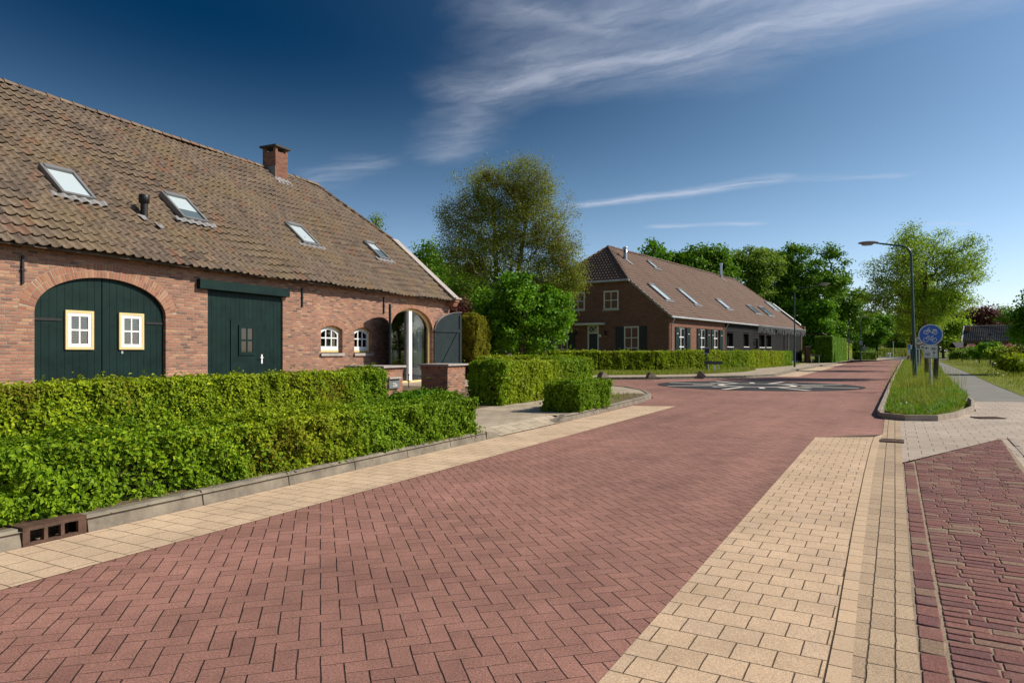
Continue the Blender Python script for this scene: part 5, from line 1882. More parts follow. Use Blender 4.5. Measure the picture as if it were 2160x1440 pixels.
EO2 = (0, -O2, E2)
for cs, bl in (([(1369.5, 597.7), (1383, 600), (1417, 633.5), (1403, 631)], 1.0), ([(1430.6, 608), (1441, 610), (1475, 642.5), (1463, 640)], 1.0),
               ([(1512, 630), (1523, 632), (1543, 652), (1531, 650)], 0.9), ([(1575, 643), (1586, 645), (1604.6, 661.5), (1594, 660)], 0.0),
               ([(1601.5, 646), (1612, 648), (1630, 665.5), (1619, 664)], 0.0), ([(1614.6, 636), (1625, 638), (1642.5, 654), (1632, 652.5)], 1.0),
               ([(1367, 549.6), (1375, 551), (1388.5, 565.5), (1380, 564)], 0.9)):
    roof_window(roof2, HB, cs, EO2, UP2, bl)
for px, py, pt, rr in ((1319, 548, 521, 0.13), (1521, 587, 555, 0.12)):
    b0 = HB.plane(px, py, EO2, (0, -UP2[2], UP2[1]))
    Z_ = (h2.location + Matrix.Rotation(HB.rz, 3, 'Z') @ b0).y
    ht = (py - pt) / F * Z_
    mb = MB()
    if px < 1400:
        mb.tube([(b0.x, b0.y, b0.z - 0.1), (b0.x, b0.y, b0.z + ht * 0.55)], [rr * 1.25, rr], 12)
        mb.tube([(b0.x, b0.y, b0.z + ht * 0.55), (b0.x, b0.y, b0.z + ht * 0.58), (b0.x, b0.y, b0.z + ht * 0.72), (b0.x, b0.y, b0.z + ht * 0.75), (b0.x, b0.y, b0.z + ht * 0.9), (b0.x, b0.y, b0.z + ht)], [rr * 1.5, rr * 0.9, rr * 1.5, rr * 0.9, rr * 1.6, rr * 1.3], 12)
    else:
        mb.tube([(b0.x, b0.y, b0.z - 0.1), (b0.x, b0.y, b0.z + ht * 0.85)], rr, 12)
        mb.tube([(b0.x, b0.y, b0.z + ht * 0.85), (b0.x, b0.y, b0.z + ht)], rr * 1.35, 12)
    fl = mb.build('flue', M['shiny'], roof2)
    mb = MB()
    nr = Vector((0, -UP2[2], UP2[1])) * 0.08
    vs = [Vector(b0) + Vector((u_, 0, 0)) + Vector(UP2) * w_ + nr for u_, w_ in ((-0.2, 0.15), (0.2, 0.15), (0.32, -0.75), (-0.1, -0.6))]
    mb.add(vs, [(0, 1, 2, 3)])
    mb.build('flue_flashing', M['lead'], fl)
# a string of icicle lights, switched off, along the barn gutter
ix0, ix1 = HB.front(1591, 690)[0], HB.front(1692, 690)[0]
mb = MB()
mb.tube([(ix0, -O2 - 0.16, E2 - 0.02), (ix1, -O2 - 0.16, E2 - 0.02)], 0.018, 4)
x = ix0
while x < ix1:
    L_ = random.choice((0.25, 0.45, 0.65, 0.75, 0.55))
    mb.tube([(x, -O2 - 0.16, E2 - 0.03), (x + random.gauss(0, 0.03), -O2 - 0.16 + random.gauss(0, 0.02), E2 - 0.03 - L_)], 0.013, 4)
    for k in range(int(L_ / 0.15)):
        mb.box(x - 0.022, x + 0.022, -O2 - 0.18, -O2 - 0.14, E2 - 0.16 - k * 0.15, E2 - 0.12 - k * 0.15)
    x += 0.19
mb.build('light_string', M['zinc'], h2)

# ================================================================== plants
def unit(v):
    return v / np.maximum(np.linalg.norm(v, axis=-1, keepdims=True), 1e-9)


def leaf_block(P, Nrm, size, rg, mi=0, simple=False, droop=0.2, aspect=0.62, fold=0.18, rnd=None):
    """Leaves at P facing about Nrm. Two folded halves each, or one diamond when simple."""
    n_ = len(P)
    ref = rg.normal(size=(n_, 3))
    ref[:, 2] -= droop
    t = unit(ref - Nrm * np.sum(ref * Nrm, 1, keepdims=True))
    b = np.cross(Nrm, t)
    s = (size * rg.uniform(0.65, 1.25, n_))[:, None]
    r = rg.random(n_) if rnd is None else rnd
    if simple:
        V = np.stack([P - t * s * 0.5, P + b * s * aspect * 0.5 + Nrm * s * 0.05, P + t * s * 0.5, P - b * s * aspect * 0.5 + Nrm * s * 0.05], 1)
        Fc = np.arange(n_ * 4).reshape(n_, 4)
        return V.reshape(-1, 3), Fc, mi, r, False
    base, tip = P - t * s * 0.5, P + t * s * 0.5 - Nrm * s * 0.08
    w = aspect * 0.5
    up = Nrm * s * fold
    V = np.stack([base, P - t * s * 0.12 + b * s * w + up, P + t * s * 0.22 + b * s * w * 0.8 + up, tip,
                  P + t * s * 0.22 - b * s * w * 0.8 + up, P - t * s * 0.12 - b * s * w + up], 1)
    idx = np.arange(n_)[:, None] * 6
    Fc = np.concatenate([idx + np.array([0, 1, 2, 3]), idx + np.array([0, 3, 4, 5])])
    return V.reshape(-1, 3), Fc, mi, np.concatenate([r, r]), False


def lumps(P, rg, freq, k=6):
    """Cheap smooth noise in about -1..1."""
    out = np.zeros(len(P))
    for i in range(k):
        d = rg.normal(size=3)
        d /= np.linalg.norm(d)
        out += np.sin(P @ d * freq * (0.6 + 0.25 * i) + rg.uniform(0, 6.28))
    return out / (k ** 0.5) * 0.7


def polyline_frame(line, s):
    line = np.array(line, float)
    seg = line[1:] - line[:-1]
    L = np.linalg.norm(seg, axis=1)
    cum = np.concatenate([[0], np.cumsum(L)])
    i = np.clip(np.searchsorted(cum, s, side='right') - 1, 0, len(L) - 1)
    f = (s - cum[i]) / L[i]
    p = line[i] + seg[i] * f[:, None]
    t = seg[i] / L[i][:, None]
    return p, t, cum[-1]


def hedge(name, line, width, z0, height, leaf, per_m2, mats, label, group=None, seed=1, rough=0.07, freq=3.0, shoots=0.10, simple=False, cat='hedge', depth=0.12, round_=0.10, taper=0.0, mix_second=0.0, zslope=0.0):
    """A clipped hedge: a dark core added inside to block light and leaves all over its sides, top and ends."""
    rg = np.random.default_rng(seed)
    _, _, L = polyline_frame(line, np.array([0.0]))
    areas = np.array([L * height, L * height, L * width, width * height, width * height])
    counts = (areas * per_m2).astype(int)
    PP, NN = [], []
    for k, c in enumerate(counts):
        if k < 3:
            s = rg.uniform(0, L, c)
        else:
            s = np.full(c, 0.0 if k == 3 else L)
        p, t, _ = polyline_frame(line, s)
        nl = np.stack([-t[:, 1], t[:, 0]], 1)
        if k < 2:
            sg = 1 if k == 0 else -1
            zz = rg.uniform(0, 1, c)
            # leaves thin out towards the ground
            x = p + nl * (width / 2 * sg) * (1 - taper * zz)[:, None]
            P = np.column_stack([x, z0 + zz * height])
            N_ = np.column_stack([nl * sg, np.full(c, 0.25)])
        elif k == 2:
            o = rg.uniform(-1, 1, c)
            x = p + nl * (width / 2 * o)[:, None]
            drop = round_ * np.maximum(0, np.abs(o) - 0.5) ** 2 * 4
            P = np.column_stack([x, z0 + height - drop])
            N_ = np.column_stack([nl * (o ** 3)[:, None] * 0.6, np.ones(c)])
        else:
            o = rg.uniform(-1, 1, c)
            zz = rg.uniform(0, 1, c)
            x = p + nl * (width / 2 * o)[:, None]
            P = np.column_stack([x, z0 + zz * height])
            sg = -1 if k == 3 else 1
            N_ = np.column_stack([t * sg, np.full(c, 0.25)])
        PP.append(P)
        NN.append(unit(N_))
    P, N_ = np.concatenate(PP), np.concatenate(NN)
    if len(P) == 0:
        return
    lum = lumps(P, rg, freq) * rough * 0.9 + lumps(P, rg, freq * 3.3) * rough * 0.6 + lumps(P, rg, freq * 8.0) * rough * 0.4
    inn = np.abs(rg.normal(0, depth * 0.62, len(P)))
    out_ = np.where(rg.random(len(P)) < shoots, rg.exponential(0.03, len(P)), 0)
    P = P + N_ * (lum - inn + out_)[:, None]
    P[:, 2] = np.maximum(P[:, 2], z0 + 0.01)
    Nl = unit(N_ * 0.9 + rg.normal(0, 0.48, N_.shape) + np.array([0, 0, 0.35]))
    rnd = np.clip(rg.normal(0.45, 0.25, len(P)), 0, 1)
    blocks = []
    if mix_second:
        w2_ = (lumps(P, rg, freq * 0.35) + rg.normal(0, 0.25, len(P))) > (0.75 - mix_second)
    else:
        w2_ = np.zeros(len(P), bool)
    blocks.append(leaf_block(P[~w2_], Nl[~w2_], leaf, rg, 0, simple, rnd=rnd[~w2_]))
    if w2_.any():
        blocks.append(leaf_block(P[w2_], Nl[w2_], leaf, rg, 2, simple, rnd=rnd[w2_]))
    # core: a lumpy light-blocking box a hand's breadth inside
    ns = max(2, int(L / 0.35))
    ss = np.linspace(0.06, L - 0.06, ns)
    p, t, _ = polyline_frame(line, ss)
    nl = np.stack([-t[:, 1], t[:, 0]], 1)
    ins = min(0.13, width * 0.28)
    prof = [(-1, 0.0), (-1, 0.35), (-1, 0.72), (-0.72, 1.0), (0.0, 1.0), (0.72, 1.0), (1, 0.72), (1, 0.35), (1, 0.0)]
    V = []
    for a, zf in prof:
        V.append(np.column_stack([p + nl * ((width / 2 - ins) * a), np.full(ns, z0 + (height - ins) * zf)]))
    V = np.stack(V, 1) + rg.normal(0, 0.02, (ns, len(prof), 3))
    k = len(prof)
    Fc = []
    for i in range(ns - 1):
        for j in range(k - 1):
            a = i * k + j
            Fc.append((a, a + 1, a + 1 + k, a + k))
    Fc = np.array(Fc)
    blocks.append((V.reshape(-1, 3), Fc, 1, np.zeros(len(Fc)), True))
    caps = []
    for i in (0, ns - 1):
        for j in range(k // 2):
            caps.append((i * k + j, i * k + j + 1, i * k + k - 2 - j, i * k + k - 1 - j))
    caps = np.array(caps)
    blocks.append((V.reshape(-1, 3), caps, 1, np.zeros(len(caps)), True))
    ms = [mats[0], M['dark_core']] + ([mats[1]] if len(mats) > 1 else [])
    me = np_mesh(name, blocks, ms)
    return tag(link(name, me), label, cat, group)


def crown_points(blobs, n_, rg, shell=0.55):
    """Points spread through a union of ellipsoids, more of them near the outside."""
    blobs = np.array(blobs, float)
    vol = np.prod(blobs[:, 3:6], axis=1) ** 0.8
    k = rg.choice(len(blobs), n_, p=vol / vol.sum())
    d = unit(rg.normal(size=(n_, 3)))
    r = rg.random(n_) ** shell
    return blobs[k, :3] + d * blobs[k, 3:6] * r[:, None]


def auto_blobs(cx, cy, z0, z1, rx, ry, k, rg, size=0.42, top=0.5):
    """Sub-crowns scattered over an egg-shaped envelope."""
    out = [(cx, cy, (z0 + z1) / 2, rx * 0.62, ry * 0.62, (z1 - z0) * 0.34)]
    for _ in range(k):
        d = rg.normal(size=3)
        d /= np.linalg.norm(d)
        zc = (z0 + z1) / 2 + d[2] * (z1 - z0) * 0.5 * (1 - size * 0.55)
        f = 1.0
        s = size * rg.uniform(0.7, 1.25)
        out.append((cx + d[0] * rx * (1 - s * 0.45) * f, cy + d[1] * ry * (1 - s * 0.45) * f, zc, rx * s, ry * s, (z1 - z0) * 0.5 * s * 0.9))
    return out


def tree(name, base, blobs, label, n_attr=260, leaves=16000, leaf=0.16, spread=0.28, trunk_r=0.16, leaf_m='oak_leaf', bark='bark', group=None, seed=1,
         stems=((0, 0),), fork=0.35, simple=True, min_r=0.012, shell=0.55, flat=0.7, tip_r=0.012, droop=0.3, aspect=0.62, cat='tree', wood_detail=5, upw=0.15, clump=(0.4, 1.8), lean=(0, 0)):
    """Tree grown towards points in its crown: trunk, limbs and twigs as tapering tubes, leaves in clumps about the twig ends."""
    rg = np.random.default_rng(seed)
    base = np.array(base, float)
    A = crown_points(blobs, n_attr, rg, shell)
    ztop = max(b[2] + b[5] for b in blobs)
    zlow = min(b[2] - b[5] for b in blobs)
    cen = np.mean(np.array(blobs)[:, :3], axis=0)
    nodes, par = [], []
    for sx, sy in stems:
        start = base + np.array([sx * 0.25, sy * 0.25, -0.1])
        end = np.array([base[0] + (cen[0] - base[0]) * 0.8 + sx * 2.2, base[1] + (cen[1] - base[1]) * 0.8 + sy * 2.2, zlow + (ztop - zlow) * (0.72 if len(stems) > 1 else 0.62)])
        steps = 14
        prev = -1
        for i in range(steps + 1):
            f = i / steps
            p = start + (end - start) * f + np.array([math.sin(f * 5 + seed), math.cos(f * 4.3 + seed), 0]) * 0.10 * f * (ztop / 8)
            nodes.append(p)
            par.append(prev)
            prev = len(nodes) - 1
    X = np.zeros((len(nodes) + n_attr * 3 + 10, 3))
    X[:len(nodes)] = nodes
    cnt = len(nodes)
    trunk_n = cnt
    order = np.argsort(np.min(np.linalg.norm(A[:, None] - np.array(nodes)[None], axis=2), axis=1))
    tips = []
    for ai in order:
        a = A[ai]
        d = X[:cnt] - a
        dist = np.sqrt(d[:, 0] ** 2 + d[:, 1] ** 2 + d[:, 2] ** 2)
        # branches prefer to rise: nodes above the target cost more
        cost = dist + 0.9 * np.maximum(0, X[:cnt, 2] - a[2] + 0.15 * dist)
        j = int(np.argmin(cost))
        s = X[j].copy()
        L = dist[j]
        prev = j
        for f in (0.38, 0.72):
            p = s + (a - s) * f + rg.normal(0, 0.07 * L, 3) + np.array([0, 0, upw * L * f * (1 - f) * 2])
            X[cnt] = p
            par.append(prev)
            prev = cnt
            cnt += 1
        X[cnt] = a
        par.append(prev)
        tips.append(cnt)
        cnt += 1
    X = X[:cnt]
    par = np.array(par)
    w = np.zeros(cnt)
    w[tips] = 1
    for i in range(cnt - 1, -1, -1):
        if par[i] >= 0:
            w[par[i]] += w[i]
    w = np.maximum(w, 0.3)
    rad = tip_r + (trunk_r - tip_r) * (w / w.max()) ** 0.52
    for i in range(trunk_n):
        fz = 1 + 0.25 * max(0, 1 - (X[i, 2] - base[2]) / 0.5)
        rad[i] *= fz
    child = np.where(par >= 0)[0]
    rp, rc = np.minimum(rad[par[child]], rad[child] * 2.2), rad[child]
    p0, p1 = X[par[child]], X[child]
    t = unit(p1 - p0)
    ref = np.where(np.abs(t[:, 2:3]) > 0.9, np.array([[1.0, 0, 0]]), np.array([[0, 0, 1.0]]))
    u = unit(np.cross(t, ref))
    v = np.cross(t, u)
    k = wood_detail
    ang = np.arange(k) * 2 * math.pi / k
    ring = lambda c, r: c[:, None] + (u[:, None] * np.cos(ang)[None, :, None] + v[:, None] * np.sin(ang)[None, :, None]) * r[:, None, None]
    V = np.concatenate([ring(p0 - t * rp[:, None] * 0.3, rp), ring(p1, rc)], axis=1)
    fa = np.array([(i, (i + 1) % k, k + (i + 1) % k, k + i) for i in range(k)])
    Fc = (fa[None] + (np.arange(len(child)) * 2 * k)[:, None, None]).reshape(-1, 4)
    wood = np_mesh(name + '_wood', [(V.reshape(-1, 3) - base, Fc, 0, np.repeat(rg.random(len(child)), k), True)], [M[bark]])
    # leaves
    per = rg.uniform(clump[0], clump[1], len(tips))
    per = per / per.sum() * leaves
    cnts = per.astype(int)
    src = np.repeat(np.array(tips), cnts)
    tone = np.repeat(rg.normal(0, 0.16, len(tips)), cnts)
    nn_ = len(src)
    off = rg.normal(0, 1, (nn_, 3)) * spread
    off[:, 2] *= flat
    back = rg.random(nn_) ** 2 * 0.8
    pp = X[par[src]]
    P = X[src] + (pp - X[src]) * back[:, None] + off
    Nl = unit(unit(P - cen) * 0.35 + rg.normal(0, 0.7, (nn_, 3)) + np.array([0, 0, 0.55]))
    rnd = np.clip(rg.normal(0.45, 0.22, nn_) + tone, 0, 1)
    crown = np_mesh(name + '_crown', [leaf_block(P - base, Nl, leaf, rg, 0, simple, droop, aspect, rnd=rnd)], [M[leaf_m]])
    e = empty(name, tuple(base), 0, label, cat, group)
    link('trunk', wood, e)
    link('crown', crown, e)
    return e


# ------------------------------------------------------------------ hedges on the left
ZP = 0.11
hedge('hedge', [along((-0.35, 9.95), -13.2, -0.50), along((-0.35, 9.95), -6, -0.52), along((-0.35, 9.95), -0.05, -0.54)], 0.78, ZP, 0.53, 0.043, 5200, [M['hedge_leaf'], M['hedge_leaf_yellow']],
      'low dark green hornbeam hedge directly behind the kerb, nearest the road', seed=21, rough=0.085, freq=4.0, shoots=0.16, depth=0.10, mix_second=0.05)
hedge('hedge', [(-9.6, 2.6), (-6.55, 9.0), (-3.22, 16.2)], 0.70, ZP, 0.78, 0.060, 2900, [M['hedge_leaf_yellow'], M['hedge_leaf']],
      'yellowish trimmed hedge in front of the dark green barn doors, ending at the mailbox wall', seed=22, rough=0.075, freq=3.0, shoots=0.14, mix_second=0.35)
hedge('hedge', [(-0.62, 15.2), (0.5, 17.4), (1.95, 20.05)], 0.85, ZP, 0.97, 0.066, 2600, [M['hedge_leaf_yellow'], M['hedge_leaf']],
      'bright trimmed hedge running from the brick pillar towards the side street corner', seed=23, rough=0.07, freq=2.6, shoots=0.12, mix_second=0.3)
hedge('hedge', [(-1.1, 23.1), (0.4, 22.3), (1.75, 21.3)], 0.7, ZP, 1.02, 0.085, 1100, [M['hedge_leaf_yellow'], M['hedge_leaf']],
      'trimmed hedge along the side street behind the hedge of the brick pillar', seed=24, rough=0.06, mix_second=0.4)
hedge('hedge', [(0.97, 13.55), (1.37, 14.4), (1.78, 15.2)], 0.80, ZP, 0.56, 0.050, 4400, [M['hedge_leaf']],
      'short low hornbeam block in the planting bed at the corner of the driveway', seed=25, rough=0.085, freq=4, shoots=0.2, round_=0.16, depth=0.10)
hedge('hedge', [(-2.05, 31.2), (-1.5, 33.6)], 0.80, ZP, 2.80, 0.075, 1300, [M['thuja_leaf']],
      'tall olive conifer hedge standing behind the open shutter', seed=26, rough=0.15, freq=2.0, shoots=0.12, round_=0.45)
# garden plants between the two pillars
hedge('ground_cover', [(-2.6, 16.2), (-1.6, 15.9)], 1.3, ZP, 0.20, 0.075, 1500, [M['bright_leaf']],
      'leafy green ground cover between the two brick pillars', seed=27, rough=0.10, cat='plant')

# ------------------------------------------------------------------ hedges across the side street
hedge('hedge', [(-3.0, 38.9), (1.0, 38.6), (4.8, 38.8), (8.1, 39.6), (11.4, 41.7), (15.6, 46.3), (23.0, 57.2)], 0.9, 0.10, 1.20, 0.12, 620, [M['hedge_leaf_yellow'], M['hedge_leaf']],
      'long trimmed hedge with reddish patches in front of the second farmhouse', seed=28, rough=0.07, freq=1.6, mix_second=0.25)
HX = [(31.5, 70.9), (36.2, 78.6), (40.6, 86.2)]
hedge('hedge', [(32.6, 71.4), (37.0, 79.0), (41.2, 86.0)], 1.7, 0.10, 2.78, 0.13, 520, [M['conifer_leaf']],
      'tall clipped dark conifer hedge beyond the black barn', seed=29, rough=0.03, freq=1.5, shoots=0.02, simple=True)
hedge('hedge', [(41.4, 87.2), (50.5, 104.0), (58.0, 118.0)], 1.4, 0.10, 2.55, 0.15, 420, [M['hedge_leaf_yellow'], M['conifer_leaf']],
      'lighter trimmed hedge continuing beyond the dark conifer hedge', seed=30, rough=0.03, simple=True, shoots=0.02)
hedge('hedge', [(46.2, 91.5), (48.7, 92.0)], 1.3, 0.10, 1.15, 0.13, 520, [M['hedge_leaf']],
      'small planted hedge block on the kerb where the red road ends', seed=31, rough=0.06, simple=True)
hedge('hedge', [(79, 150), (96, 160)], 1.2, 0.0, 1.9, 0.18, 330, [M['hedge_leaf_yellow']],
      'pale trimmed hedge at the far end of the road', seed=32, rough=0.05, simple=True)
hedge('hedge', [(72, 142), (79, 149)], 1.2, 0.0, 2.0, 0.18, 330, [M['conifer_leaf']],
      'dark trimmed hedge left of the pale one at the far end of the road', seed=33, rough=0.05, simple=True)
hedge('hedge', [(66, 128), (61, 122)], 1.2, 0.0, 3.1, 0.18, 300, [M['hedge_leaf']],
      'tall hedge standing behind the ochre board fence', seed=34, rough=0.1, simple=True)

# ------------------------------------------------------------------ trees
bk = dict(group='trees behind the second farmhouse')
e_ = np.random.default_rng(5)


def px_tree(name, px, dist, ptop, pbot, wpx, label, k=14, seed=1, base_px=None, z0=0.0, size=0.42, depth=0.85, extra=(), **kw):
    """Envelope read from the photo: centre column, top and bottom rows and width at a given distance."""
    rg = np.random.default_rng(seed * 7 + 1)
    cx, cy, zt = atd(px, ptop, dist)
    zb = max(0.3, atd(px, pbot, dist)[2])
    rx = wpx / 2 / F * dist
    bx = atd(base_px if base_px else px, 740, dist)[0]
    bl = auto_blobs(cx, cy, zb, zt, rx, rx * depth, k, rg, size)
    for ex, ey, er, ez in extra:
        q = atd(ex, ey, dist)
        bl.append((q[0], q[1] + rg.uniform(-1, 1), q[2], er / F * dist, er / F * dist, ez / F * dist))
    return tree(name, (bx, cy, z0), bl, label, seed=seed, **kw)


# the tall birch behind the corner
rg0 = np.random.default_rng(99)
BD = 38.0
bb = []
for px, py, rx, rz in ((1010, 420, 72, 70), (1085, 400, 80, 70), (1130, 445, 85, 80), (980, 480, 62, 62), (1060, 500, 95, 85), (1165, 520, 65, 75), (1005, 560, 70, 60), (1110, 590, 85, 60),
                       (1180, 590, 58, 50), (945, 455, 34, 40), (1028, 360, 40, 36), (1110, 360, 48, 32), (1150, 390, 36, 36), (1200, 560, 36, 42), (1212, 605, 30, 26), (960, 540, 40, 36)):
    x, y, z = atd(px, py, BD)
    s = BD / F
    bb.append((x, y + rg0.uniform(-1.6, 1.6), z, rx * s, rx * s * 0.85, rz * s))
tree('birch_tree', (atd(1068, 740, BD)[0], BD, 0.0), bb, 'tall airy birch with pale stems and brownish young leaves behind the corner hedges', n_attr=1900, leaves=140000, leaf=0.082, spread=0.23,
     trunk_r=0.15, leaf_m='birch_leaf', bark='bark_birch', seed=41, stems=((-0.55, 0.1), (0.05, -0.2), (0.35, 0.3)), tip_r=0.006, shell=0.6, droop=0.5, wood_detail=4, upw=0.35, flat=1.0)
nest = empty('nest', atd(1028, 373, BD), 0, 'dark round bird nest high in the birch', 'nest')
rgn = np.random.default_rng(4)
mb = MB()
for i in range(170):
    d = rgn.normal(size=3)
    d /= np.linalg.norm(d)
    r_ = 0.26 * rgn.random() ** 0.4
    p = d * r_
    q = rgn.normal(size=3)
    q = q / np.linalg.norm(q) * 0.15
    mb.tube([tuple(p - q), tuple(p + q)], 0.009, 3, 0, None, False, False)
mb.build('twigs', M['bark'], nest)

# bright green maple in front of the birch
rg1 = np.random.default_rng(61)
MD = 35.0
bb = []
for px, py, rx, rz in ((1100, 640, 80, 55), (1050, 690, 62, 55), (1145, 665, 62, 50), (1180, 690, 42, 42), (1090, 700, 75, 48), (1030, 640, 42, 48), (1165, 625, 42, 30), (1120, 715, 60, 35), (1085, 605, 48, 28), (1035, 720, 40, 30)):
    x, y, z = atd(px, py, MD)
    s = MD / F
    bb.append((x, y + rg1.uniform(-1.0, 1.2), z, rx * s, rx * s * 0.9, rz * s))
tree('maple_tree', (atd(1100, 740, MD)[0], MD, 0.0), bb, 'dense bright green maple at the foot of the birch, beside the second farmhouse', n_attr=420, leaves=30000, leaf=0.16, spread=0.20, trunk_r=0.13,
     leaf_m='bright_leaf', bark='bark', seed=42, aspect=0.8, flat=0.6)
px_tree('broadleaf_tree', 925, 52.0, 512, 690, 150, 'dark green tree rising behind the gable of the near farmhouse', 12, 43, n_attr=330, leaves=21000, leaf=0.22, spread=0.36, leaf_m='oak_leaf', trunk_r=0.2)
px_tree('broadleaf_tree', 1000, 47.0, 560, 745, 130, 'dark tree filling the gap left of the bright maple', 10, 44, n_attr=260, leaves=17000, leaf=0.20, spread=0.36, leaf_m='oak_leaf', trunk_r=0.18)
px_tree('plum_shrub', 958, 33.5, 606, 740, 52, 'dark red leaved shrub above the open shutter', 8, 45, n_attr=160, leaves=5500, leaf=0.10, spread=0.20, leaf_m='copper_leaf', trunk_r=0.07)
px_tree('weeping_tree', 786, 40.0, 452, 560, 52, 'light green tree tip peeping over the hip of the near farmhouse', 6, 46, n_attr=70, leaves=1400, leaf=0.12, spread=0.22, leaf_m='pale_leaf', trunk_r=0.12)

# oaks behind the second farmhouse
TOPS = {0: ((1362, 538, 24, 24), (1392, 530, 28, 20), (1425, 537, 22, 22), (1380, 560, 40, 25), (1425, 562, 30, 25)),
        1: ((1452, 537, 22, 22), (1480, 531, 26, 18), (1508, 538, 22, 24), (1522, 556, 16, 20), (1470, 562, 35, 25)),
        2: ((1552, 565, 24, 25), (1585, 536, 25, 20), (1608, 550, 30, 25)),
        3: ((1650, 540, 28, 28), (1690, 525, 30, 20), (1735, 525, 32, 18), (1762, 548, 26, 28), (1782, 580, 24, 25))}
for i, (px, D, pt, pb, w, lab, n_a, nl) in enumerate((
        (1388, 92, 503, 700, 135, 'bright round oak left of the thin steel flue', 300, 15000),
        (1480, 92, 505, 700, 130, 'dark round oak directly behind the thin steel flue', 320, 16000),
        (1584, 98, 510, 720, 140, 'yellowish green oak between the round oaks and the tallest oak', 340, 17000),
        (1704, 100, 500, 740, 178, 'tallest dark oak above the end of the black barn', 520, 26000),
        (1640, 106, 590, 745, 130, 'lower oak behind the barn parapet', 260, 12000),
        (1776, 108, 585, 748, 106, 'oak overhanging the tall clipped hedge beside the road', 330, 17000),
        (1738, 94, 640, 745, 76, 'light green small tree behind the tall conifer hedge', 220, 11000))):
    px_tree('oak_tree', px, D, pt, pb, w, lab, 15, 50 + i, n_attr=n_a, leaves=int(nl * 1.35), leaf=0.40, spread=0.50, trunk_r=0.32,
            leaf_m=('bright_leaf', 'oak_leaf', 'birch_leaf', 'oak_leaf', 'oak_leaf', 'oak_leaf', 'bright_leaf')[i] if i != 2 else 'pale_leaf', group='trees behind the second farmhouse', size=0.40, flat=0.5, tip_r=0.03, extra=TOPS.get(i, ()))

# street trees on the verge, in a row
ash_blobs = []
rg2 = np.random.default_rng(72)
AD = 32.0
for px, py, rx, rz in ((1945, 560, 75, 60), (1890, 570, 50, 42), (1862, 600, 36, 36), (2000, 565, 52, 50), (2035, 560, 34, 40), (1915, 520, 42, 42), (1985, 520, 36, 36), (2015, 515, 26, 30), (1905, 490, 24, 26), (1940, 500, 30, 28),
                       (1900, 620, 60, 36), (1990, 620, 55, 42), (1850, 570, 26, 26), (2055, 585, 20, 28), (1950, 650, 60, 34), (2020, 640, 36, 28), (1870, 640, 34, 24)):
    x, y, z = atd(px, py, AD)
    s = AD / F
    ash_blobs.append((x, y + rg2.uniform(-1.2, 1.2), z, rx * s, rx * s * 1.0, rz * s))
ta = tree('ash_tree', (atd(1956, 740, AD)[0], AD, 0.1), ash_blobs, 'large light green ash tree on the verge above the round blue sign', n_attr=800, leaves=40000, leaf=0.105, spread=0.20, trunk_r=0.105,
          leaf_m='ash_leaf', bark='bark_ash', group='street trees along the verge', seed=47, aspect=0.42, flat=0.55, tip_r=0.007, shell=0.5)
ASHB = (1937.5, 1930, 1924, 1921)
for i, (px, D, pt, pb, w, lab) in enumerate((
        (1948, 45.0, 575, 690, 120, 'second ash tree in the verge row, its trunk beside the round speed sign'),
        (1940, 59.0, 600, 705, 92, 'third ash tree in the verge row, half hidden by the second'),
        (1932, 73.0, 620, 712, 76, 'fourth ash tree in the verge row'),
        (1928, 87.0, 634, 718, 66, 'fifth ash tree in the verge row, before the building notice'))):
    px_tree('ash_tree', px, D, pt, pb, w, lab, 12, 80 + i, base_px=ASHB[i], n_attr=300, leaves=13000, leaf=0.16, spread=0.30, trunk_r=0.13, leaf_m='ash_leaf', bark='bark_ash', group='street trees along the verge', aspect=0.45, flat=0.55)
# trees at the far end of the road
for i, (px, D, pt, pb, w, lab, lm) in enumerate((
        (1850, 125, 666, 728, 62, 'round bright green tree on the lawn at the far road end', 'bright_leaf'),
        (1838, 165, 650, 740, 70, 'pale tall tree behind the round bright tree', 'pale_leaf'),
        (1880, 170, 655, 740, 80, 'dark tree behind the far end of the road', 'oak_leaf'),
        (1800, 150, 690, 745, 60, 'dark bushy tree behind the ochre board fence', 'oak_leaf'),
        (1905, 160, 680, 742, 60, 'light tree between the far hedge and the building notice', 'pale_leaf'),
        (1990, 120, 668, 735, 110, 'light green orchard tree behind the cycle path', 'ash_leaf'),
        (2020, 150, 655, 735, 80, 'dark tree left of the copper beech', 'oak_leaf'))):
    px_tree('far_tree', px, D, pt, pb, w, lab, 10, 90 + i, n_attr=220, leaves=9500, leaf=0.48, spread=0.6, trunk_r=0.22, leaf_m=lm, flat=0.6, tip_r=0.03)
px_tree('copper_beech', 2085, 135, 648, 728, 108, 'wide copper beech with dark red leaves behind the slate roofed house', 12, 101, n_attr=300, leaves=15000, leaf=0.5, spread=0.6, trunk_r=0.4, leaf_m='copper_leaf', flat=0.6)
px_tree('far_tree', 2140, 150, 645, 740, 90, 'grey green tree right of the copper beech', 10, 102, n_attr=220, leaves=9000, leaf=0.5, spread=0.7, trunk_r=0.4, leaf_m='pale_leaf')
px_tree('field_maple', 2172, 38, 604, 722, 112, 'leafy tree reaching in at the right edge of the photo', 9, 103, n_attr=200, leaves=9000, leaf=0.15, spread=0.20, trunk_r=0.12, leaf_m='bright_leaf', aspect=0.8)
# distant woods closing the view
rgw = np.random.default_rng(8)


